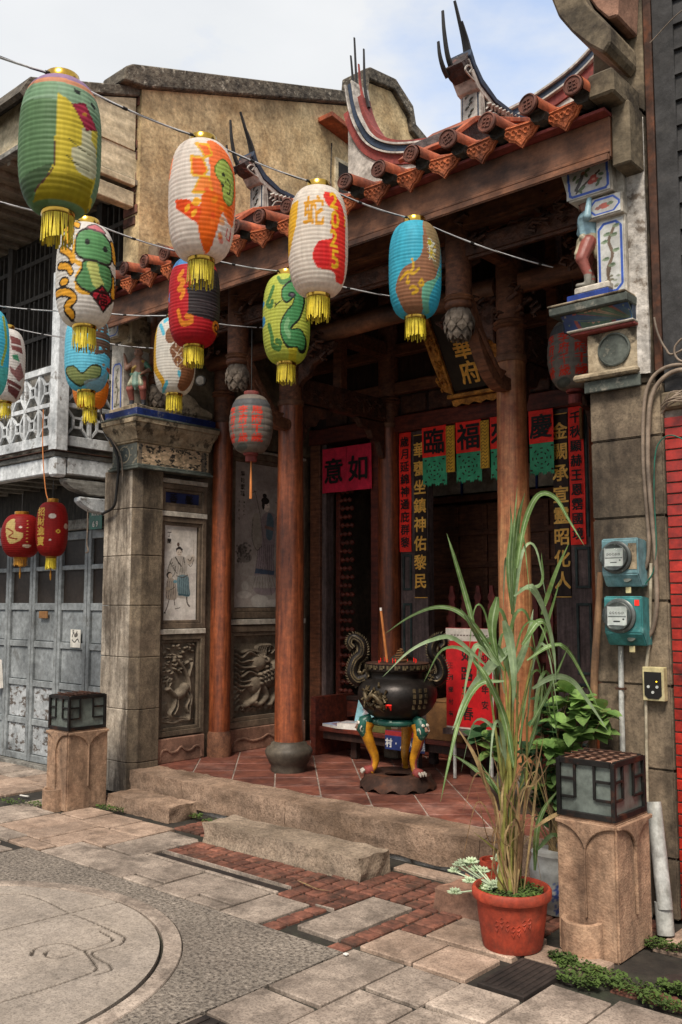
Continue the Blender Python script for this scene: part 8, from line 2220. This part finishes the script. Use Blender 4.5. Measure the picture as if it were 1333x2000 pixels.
tag(mb.build('wire_bundle', m_cable, None), 'tangled bundle of loose telephone wires above the brick wall', 'wires', kind='stuff')
bx0 = thing('bare_pole', PZ(1148, 1490, .21), 'bare wooden pole leaning beside the electricity meters', 'pole')
pt = PY(1174, 1118, FYP - .05); pbm = PY(1146, 1490, 4.62)
MB().tube([Vector((pbm.x, pbm.y, .21)), pbm.lerp(pt, .5) + Vector((.006, 0, 0)), pt], [.024, .021, .018], 10).build('shaft', m_broom, bx0, smooth=60)
# cable running down the left pillar
for pts, r, m, lb in (([(188, 640), (196, 760), (200, 830), (222, 870), (232, 905), (228, 960), (222, 990), (200, 1004)], .012, m_cablek, 'black cable bundle hanging between balcony and left capital'), ([(186, 640), (198, 740), (196, 800), (215, 850), (236, 890), (240, 930)], .006, m_cable, 'brown cable beside the left capital')):
    P = smooth_curve([PY(u, v, 4.70) for u, v in pts], 6)
    tag(MB().tube(P, r, 8).build('cable', m, None, smooth=60), lb, 'cable')
sp = thing('spotlight', PY(394, 755, 5.25), 'small round white spotlight under the left porch beams', 'spotlight')
p = PY(394, 745, 5.25)
MB().tube([p + Vector((-.03, .05, .02)), p, p + Vector((.02, -.03, 0))], [.03, .045, .05], 16).build('lamp_body', m_bulb, sp, smooth=50)
MB().tube([p + Vector((.021, -.031, 0)), p + Vector((.024, -.034, 0))], .038, 16).build('lens', m_white, sp, smooth=50)

# ================================================================== POTS AND PLANTS
PC = Vector((-2.385, 3.91, 0))
pot = thing('terracotta_pot', PC, 'large red terracotta pot holding the tall cane grass', 'pot')
MB().lathe([(a * .9, b * .9) for a, b in [(.140, 0), (.150, .004), (.158, .03), (.176, .16), (.184, .245), (.186, .25), (.203, .252), (.207, .262), (.207, .292), (.200, .302), (.188, .302), (.182, .29), (.178, .26), (.0, .255)]], PC, 48).build('pot_body', m_pot, pot, smooth=35)
MB().lathe([(.10, 0), (.16, .236), (.12, .247), (.001, .252)], PC, 32).build('soil', m_potsoil, pot, smooth=50)
mb = MB(); rnd = random.Random(21)
for k in range(7):                                        # moulded garland on the front
    a = math.atan2(-PC.y, -PC.x) - .5 + k * .16
    for q in range(3):
        z = .12 + .02 * math.sin(k * 1.4) + q * .012; r = .156 + (z - .13) * .12
        mb.tube([(PC.x + r * math.cos(a), PC.y + r * math.sin(a), z), (PC.x + (r + .004) * math.cos(a + .05), PC.y + (r + .004) * math.sin(a + .05), z + .012 * (q - 1)), (PC.x + r * math.cos(a + .1), PC.y + r * math.sin(a + .1), z + .006)], .0024, 5)
mb.build('garland_relief', m_pot, pot, smooth=60)

def blade(mb, path, w, rnd, fold=.25, mi=0, nrm=None, n=None):
    P = smooth_curve(path, 5); n = len(P)
    vs = []; fs = []
    tow = nrm or Vector((rnd.uniform(-.5, .9), -1, rnd.uniform(-.2, .5))).normalized()
    for i, p in enumerate(P):
        t = (P[min(i + 1, n - 1)] - P[max(i - 1, 0)]).normalized()
        x = t.cross(tow)
        x = x.normalized() if x.length > 1e-3 else Vector((1, 0, 0))
        s = i / (n - 1)
        ww = w * (min(1, .35 + s * 3)) * (1 - s ** 2.2) * .5 + .0004
        nn = x.cross(t).normalized()
        vs += [p - x * ww + nn * ww * fold, p, p + x * ww + nn * ww * fold]
    for i in range(n - 1):
        for k in range(2): fs.append((3 * i + k, 3 * i + k + 1, 3 * i + 4 + k, 3 * i + 3 + k))
    mb.add(vs, fs, mi)

m_drydark = mat_leaf('brown_sheath', H('7a5c3c'), H('4a3522'), tr=.1, rough=.85)
m_rib = mat_leaf('pale_leaf_rib', H('98aa82'), H('7d9468'), tr=.2)
cg = thing('cane_grass', PC + Vector((0, 0, .28)), 'tall cane grass with long arching blades and dry straw in the terracotta pot', 'plant')
rnd = random.Random(11)
D0 = 4.50
root = lambda: PC + Vector((rnd.uniform(-.06, .06), rnd.uniform(-.05, .06), .24))
stalk_tops = []
for (u, v) in ((1003, 1180), (985, 1290), (1012, 1330), (968, 1300), (1040, 1290), (1000, 1230), (955, 1330), (1030, 1400), (990, 1420)):
    r0 = root(); tp = PD(u, v, D0 + rnd.uniform(-.06, .06)); mid = r0.lerp(tp, .5) + Vector((rnd.uniform(-.03, .03), rnd.uniform(-.03, .03), 0))
    MB().tube(smooth_curve([r0, mid, tp], 6), [.011 - .0005 * k for k in range(13)], 8).build('stalk', m_stalk, cg, smooth=60)
    stalk_tops.append(tp)
traced = [
 ([(1003, 1200), (1000, 1110), (1006, 1020), (1011, 952)], 15, 0), ([(1001, 1200), (1006, 1090), (1014, 1010), (1026, 962)], 14, 0), ([(1000, 1190), (994, 1100), (1000, 1030), (997, 985)], 13, 0),
 ([(1010, 1110), (1026, 1020), (1052, 967), (1085, 972), (1112, 1016), (1142, 1066)], 11, 0),
 ([(930, 1240), (910, 1165), (888, 1090), (873, 1042)], 11, 0),
 ([(985, 1310), (938, 1236), (895, 1194), (850, 1186), (800, 1205), (752, 1238)], 10, 0),
 ([(950, 1300), (890, 1248), (850, 1248), (800, 1272), (748, 1322)], 9, 1),
 ([(1000, 1262), (962, 1298), (915, 1360), (884, 1426)], 24, 1),
 ([(985, 1330), (935, 1338), (900, 1400), (877, 1490), (861, 1566)], 10, 0),
 ([(1005, 1165), (1038, 1148), (1064, 1190), (1082, 1262), (1087, 1342)], 17, 1),
 ([(1030, 1290), (1075, 1262), (1108, 1268), (1142, 1325), (1170, 1385)], 11, 0),
 ([(1040, 1345), (1080, 1322), (1118, 1330), (1155, 1378), (1188, 1428)], 12, 1),
 ([(985, 1212), (997, 1250), (1005, 1320), (1002, 1392)], 21, 1), ([(972, 1166), (962, 1230), (975, 1300)], 20, 0),
 ([(1058, 1200), (1085, 1120), (1112, 1060)], 9, 0), ([(1040, 1300), (1070, 1215), (1095, 1130)], 8, 0),
 ([(1000, 1580), (962, 1530), (920, 1496), (882, 1472)], 12, 0), ([(1015, 1760), (1008, 1660), (985, 1565), (940, 1492)], 16, 0),
 ([(1045, 1700), (1050, 1620), (1066, 1575), (1096, 1538)], 12, 0), ([(1040, 1620), (1085, 1592), (1118, 1590), (1140, 1640)], 8, 2),
 ([(1015, 1560), (1025, 1500), (1018, 1440), (1030, 1380)], 16, 0), ([(1050, 1660), (1085, 1630), (1115, 1680)], 9, 0),
 ([(960, 1290), (918, 1215), (900, 1188)], 13, 0), ([(1015, 1150), (1058, 1140), (1058, 1080)], 9, 0), ([(975, 1300), (935, 1260), (918, 1300), (905, 1370)], 13, 1),
 ([(1020, 1260), (1052, 1215), (1072, 1230), (1082, 1290)], 13, 0), ([(1035, 1420), (1075, 1345), (1112, 1260)], 10, 0), ([(1000, 1330), (1030, 1250), (1042, 1190)], 14, 1),
 ([(1005, 1500), (985, 1400), (950, 1320), (925, 1290)], 15, 0), ([(1030, 1480), (1055, 1390), (1062, 1300)], 15, 0), ([(960, 1560), (930, 1480), (893, 1420)], 10, 2)]
mats_b = [m_blade, m_blade2, m_dry]
for pts, w, mi in traced:
    d = D0 + rnd.uniform(-.10, .10); n = len(pts)
    P = [PD(u, v, d + (k / n) * rnd.uniform(-.12, .08)) for k, (u, v) in enumerate(pts)]
    mb = MB(); blade(mb, P, w * 1.0 / FPX * D0, rnd)
    if w > 9 and mi < 2:
        nv = len(mb.v) // 3; cen_ = [Vector(mb.v[3 * i + 1]) for i in range(nv)]
        sd_ = [(Vector(mb.v[3 * i + 2]) - Vector(mb.v[3 * i])) * .07 for i in range(nv)]; up_ = Vector((0, -.0012, .0008))
        mb.add([p + s_ * k_ + up_ for p, s_ in zip(cen_, sd_) for k_ in (-1, 1)], [(2 * i, 2 * i + 1, 2 * i + 3, 2 * i + 2) for i in range(nv - 1)], 1)
    mb.build('grass_blade', [mats_b[mi], m_rib], cg, recalc=False, smooth=0)
for k in range(18):
    tp = rnd.choice(stalk_tops); a = rnd.uniform(0, 6.28); L = rnd.uniform(.12, .34); up = rnd.uniform(.2, .5)
    st_ = tp - Vector((0, 0, rnd.uniform(0, .35)))
    dv = Vector((math.cos(a), math.sin(a), 0))
    mb = MB(); blade(mb, [st_, st_ + dv * L * .3 + ZA * up * .7, st_ + dv * L * .7 + ZA * up * .75, st_ + dv * L + ZA * (up * .2 - rnd.uniform(0, .2))], rnd.uniform(.010, .022), rnd)
    mb.build('grass_blade', rnd.choice([m_blade, m_blade, m_blade2]), cg, recalc=False, smooth=0)
for k in range(40):                                        # dead sheaths
    r0 = root(); a = rnd.uniform(0, 6.28); h = rnd.uniform(.2, .85)
    p1 = r0 + Vector((rnd.uniform(-.07, .07), rnd.uniform(-.06, .06), h * .6)); p2 = p1 + Vector((math.cos(a) * .09, math.sin(a) * .07, h * rnd.uniform(.1, .4))); p3 = p2 + Vector((math.cos(a) * .08, math.sin(a) * .07, rnd.uniform(-.35, .25)))
    mb = MB(); blade(mb, [r0, p1, p2, p3], rnd.uniform(.004, .015), rnd)
    mb.build('dry_sheath', rnd.choice([m_dry, m_dry, m_drydark, m_stalk]), cg, recalc=False, smooth=0)

def leafquad(mb, c, d, nrm, L, w, curl=.2, mi=0):
    """an oval leaf of six faces with a fold and a drooping tip"""
    d = d.normalized(); x = d.cross(nrm); x = x.normalized() if x.length > 1e-3 else Vector((1, 0, 0)); n = x.cross(d).normalized()
    prof = [(0, .12), (.2, .75), (.45, 1.0), (.7, .8), (.9, .36), (1.0, .02)]
    vs = []; fs = []
    for s, k in prof:
        p = c + d * (L * s) - n * (curl * L * s * s); ww = w * .5 * k
        vs += [p - x * ww + n * ww * .3, p, p + x * ww + n * ww * .3]
    for i in range(len(prof) - 1):
        for k in range(2): fs.append((3 * i + k, 3 * i + k + 1, 3 * i + 4 + k, 3 * i + 3 + k))
    mb.add(vs, fs, mi)
ppot = thing('porcelain_pot', (-2.46, 4.50, 0), 'blue and white patterned porcelain pot behind the terracotta pot', 'pot')
def porc(c):
    for k in range(18):
        x, y = random.uniform(0, .9), random.uniform(.02, .26); a = random.uniform(0, 6.28)
        for q in range(5): c.ell(x + .02 * math.cos(a + q), y + .02 * math.sin(a + q), .018, .007, '34487f', rot=a + q)
N = 72; M_ = 30; zz = np.linspace(0, .30, M_); rprof = np.interp(zz, [0, .03, .12, .22, .28, .30], [.09, .10, .145, .15, .135, .14])
A, Zz = np.meshgrid(np.linspace(0, 2 * math.pi, N, endpoint=False), zz); Rm = np.repeat(rprof[:, None], N, 1)
cv = Canvas((A * .15).ravel(), Zz.ravel(), '8f918f'); porc(cv)
me = bpy.data.meshes.new('pot_body'); me.from_pydata(np.c_[(Rm * np.cos(A)).ravel(), (Rm * np.sin(A)).ravel(), Zz.ravel()].tolist(), [], grid_faces(N, M_, True) + [tuple(range((M_ - 1) * N, M_ * N))]); set_col(me, cv.c); me.materials.append(m_glazed); me.shade_smooth(); me.set_sharp_from_angle(angle=rad(40))
o = bpy.data.objects.new('pot_body', me); COL.objects.link(o); o.parent = ppot
sh = thing('broadleaf_shrub', (-2.46, 4.50, .30), 'bushy broad leaved shrub growing behind the cane grass', 'plant')
rnd = random.Random(31)
clus = [(1112, 1358, 4.95, 24, 0), (1180, 1395, 4.80, 20, 0), (1150, 1405, 4.85, 26, 0), (1122, 1432, 4.85, 26, 0), (1100, 1470, 4.85, 22, 0), (1062, 1420, 5.0, 18, 1), (1040, 1470, 4.95, 18, 1), (945, 1430, 5.0, 20, 1), (960, 1455, 4.95, 18, 0), (1085, 1500, 4.95, 16, 1), (1075, 1540, 4.95, 18, 1), (1050, 1560, 5.0, 16, 1), (1095, 1440, 5.0, 16, 1), (1130, 1390, 5.0, 18, 1), (1060, 1380, 5.0, 14, 1), (1088, 1520, 4.9, 14, 0), (1040, 1520, 5.0, 18, 1), (1070, 1590, 5.0, 16, 1), (1138, 1375, 4.9, 20, 0), (1165, 1418, 4.85, 20, 0), (1085, 1400, 4.95, 20, 0), (1070, 1455, 4.9, 20, 0), (1120, 1480, 4.9, 18, 0), (1060, 1530, 4.95, 20, 0), (1092, 1560, 4.95, 16, 0), (1105, 1340, 5.0, 16, 0)]
mb = MB()
for u, v, d, s, mi in clus:
    c = PD(u, v, d); base = Vector((-2.46 + rnd.uniform(-.05, .05), 4.50, .30))
    mb.tube(smooth_curve([base, base.lerp(c, .5) + Vector((rnd.uniform(-.05, .05), rnd.uniform(-.05, .05), .03)), c], 4), [.006, .0055, .005, .005, .0045, .004, .0035, .003, .003], 6)
mb.build('stems', m_stem, sh)
for u, v, d, s, mi in clus:
    c = PD(u, v, d); mb = MB(); L0 = s / FPX * d * 1.9
    for k in range(14):
        a = k * 2.4 + rnd.uniform(-.2, .2); el = rnd.uniform(-.3, .8)
        dv = Vector((math.cos(a) * math.cos(el), math.sin(a) * math.cos(el), math.sin(el)))
        p = c + Vector((rnd.uniform(-.02, .02), rnd.uniform(-.02, .02), rnd.uniform(-.05, .03)))
        L = L0 * rnd.uniform(.65, 1.15)
        leafquad(mb, p, dv, Vector((rnd.uniform(-.2, .2), -.3, 1)), L, L * .72, rnd.uniform(.1, .5))
    mb.build('leaf_cluster', m_darkleaf if mi else m_broad, sh, recalc=False, smooth=0)
rp = thing('small_red_pot', (-2.72, 4.30, .0), 'small dark red clay pot beside the succulents', 'pot')
c = PD(968, 1700, 4.95); c.z = .10
MB().lathe([(.05, 0), (.075, .10), (.085, .105), (.085, .13), (.072, .13), (.07, .11), (0, .108)], Vector((c.x, c.y, .10)), 20).build('pot_body', m_pot, rp, smooth=40)
su = thing('succulents', PC + Vector((-.1, -.05, .28)), 'pale green succulent rosettes spilling over the edge of the terracotta pot', 'plant')
rnd = random.Random(41)
for (u, v, s, d) in ((905, 1688, 16, 4.62), (888, 1702, 13, 4.62), (921, 1684, 15, 4.6), (930, 1700, 15, 4.58), (944, 1702, 14, 4.56), (918, 1722, 15, 4.52), (889, 1744, 15, 4.52), (896, 1690, 12, 4.6), (976, 1680, 17, 4.50), (990, 1690, 15, 4.46), (992, 1668, 13, 4.50), (1000, 1680, 12, 4.48), (983, 1716, 11, 4.42), (960, 1732, 14, 4.36), (952, 1736, 12, 4.36), (968, 1726, 12, 4.38)):
    c = PD(u, v, d); mb = MB(); r = s / FPX * d * 1.1
    for ring_, (cnt, el, l) in enumerate(((9, .15, 1.0), (8, .7, .8), (5, 1.15, .6))):
        for k in range(cnt):
            a = 2 * math.pi * k / cnt + ring_ * .4
            dv = Vector((math.cos(a) * math.cos(el), math.sin(a) * math.cos(el), math.sin(el)))
            mb.tube([c, c + dv * r * l * .55, c + dv * r * l], [r * .10, r * .17, r * .03], 5)
    mb.tube([c, c + (PC + Vector((-.08, -.02, .25)) - c) * .9], .004, 5)
    mb.build('rosette', m_succ, su, smooth=60)
mb = MB(); rnd = random.Random(51)
for k in range(700):
    a, r = rnd.uniform(0, 6.28), .154 * math.sqrt(rnd.random()); p = PC + Vector((r * math.cos(a), r * math.sin(a), .246 + rnd.uniform(0, .012)))
    b_ = rnd.uniform(0, 6.28); leafquad(mb, p, Vector((math.cos(b_), math.sin(b_), rnd.uniform(.1, .9))), Vector((0, 0, 1)), rnd.uniform(.012, .026), rnd.uniform(.008, .015))
tag(mb.build('pot_weeds', m_moss, None, recalc=False), 'low green weeds covering the soil of the terracotta pot', 'weeds', kind='stuff')
# odds and ends on the paving
mb = MB(); P = smooth_curve([PZ(582, 1720, .006), PZ(600, 1728, .012), PZ(622, 1737, .004), PZ(650, 1740, .008)], 5); blade(mb, P, .012, rnd, nrm=Vector((0, 0, 1)))
tag(mb.build('dry_leaf', m_dry, None, recalc=False), 'curled yellow dry leaf lying on the red paving bricks', 'leaf')
p = PZ(676, 1867); tag(MB().box(p.x - .011, p.x + .011, p.y - .009, p.y + .009, .004, .012).build('paper_scrap', m_whitep, None, bevel=.002), 'tiny white scrap on the paving near the brick corner', 'litter')
p = PZ(46, 1556); tag(MB().bar(p + Vector((-.05, 0, .006)), p + Vector((.05, .02, .006)), .012, .008).build('paper_scrap', m_whitep, None), 'white paper sliver on the paving by the folding doors', 'litter')
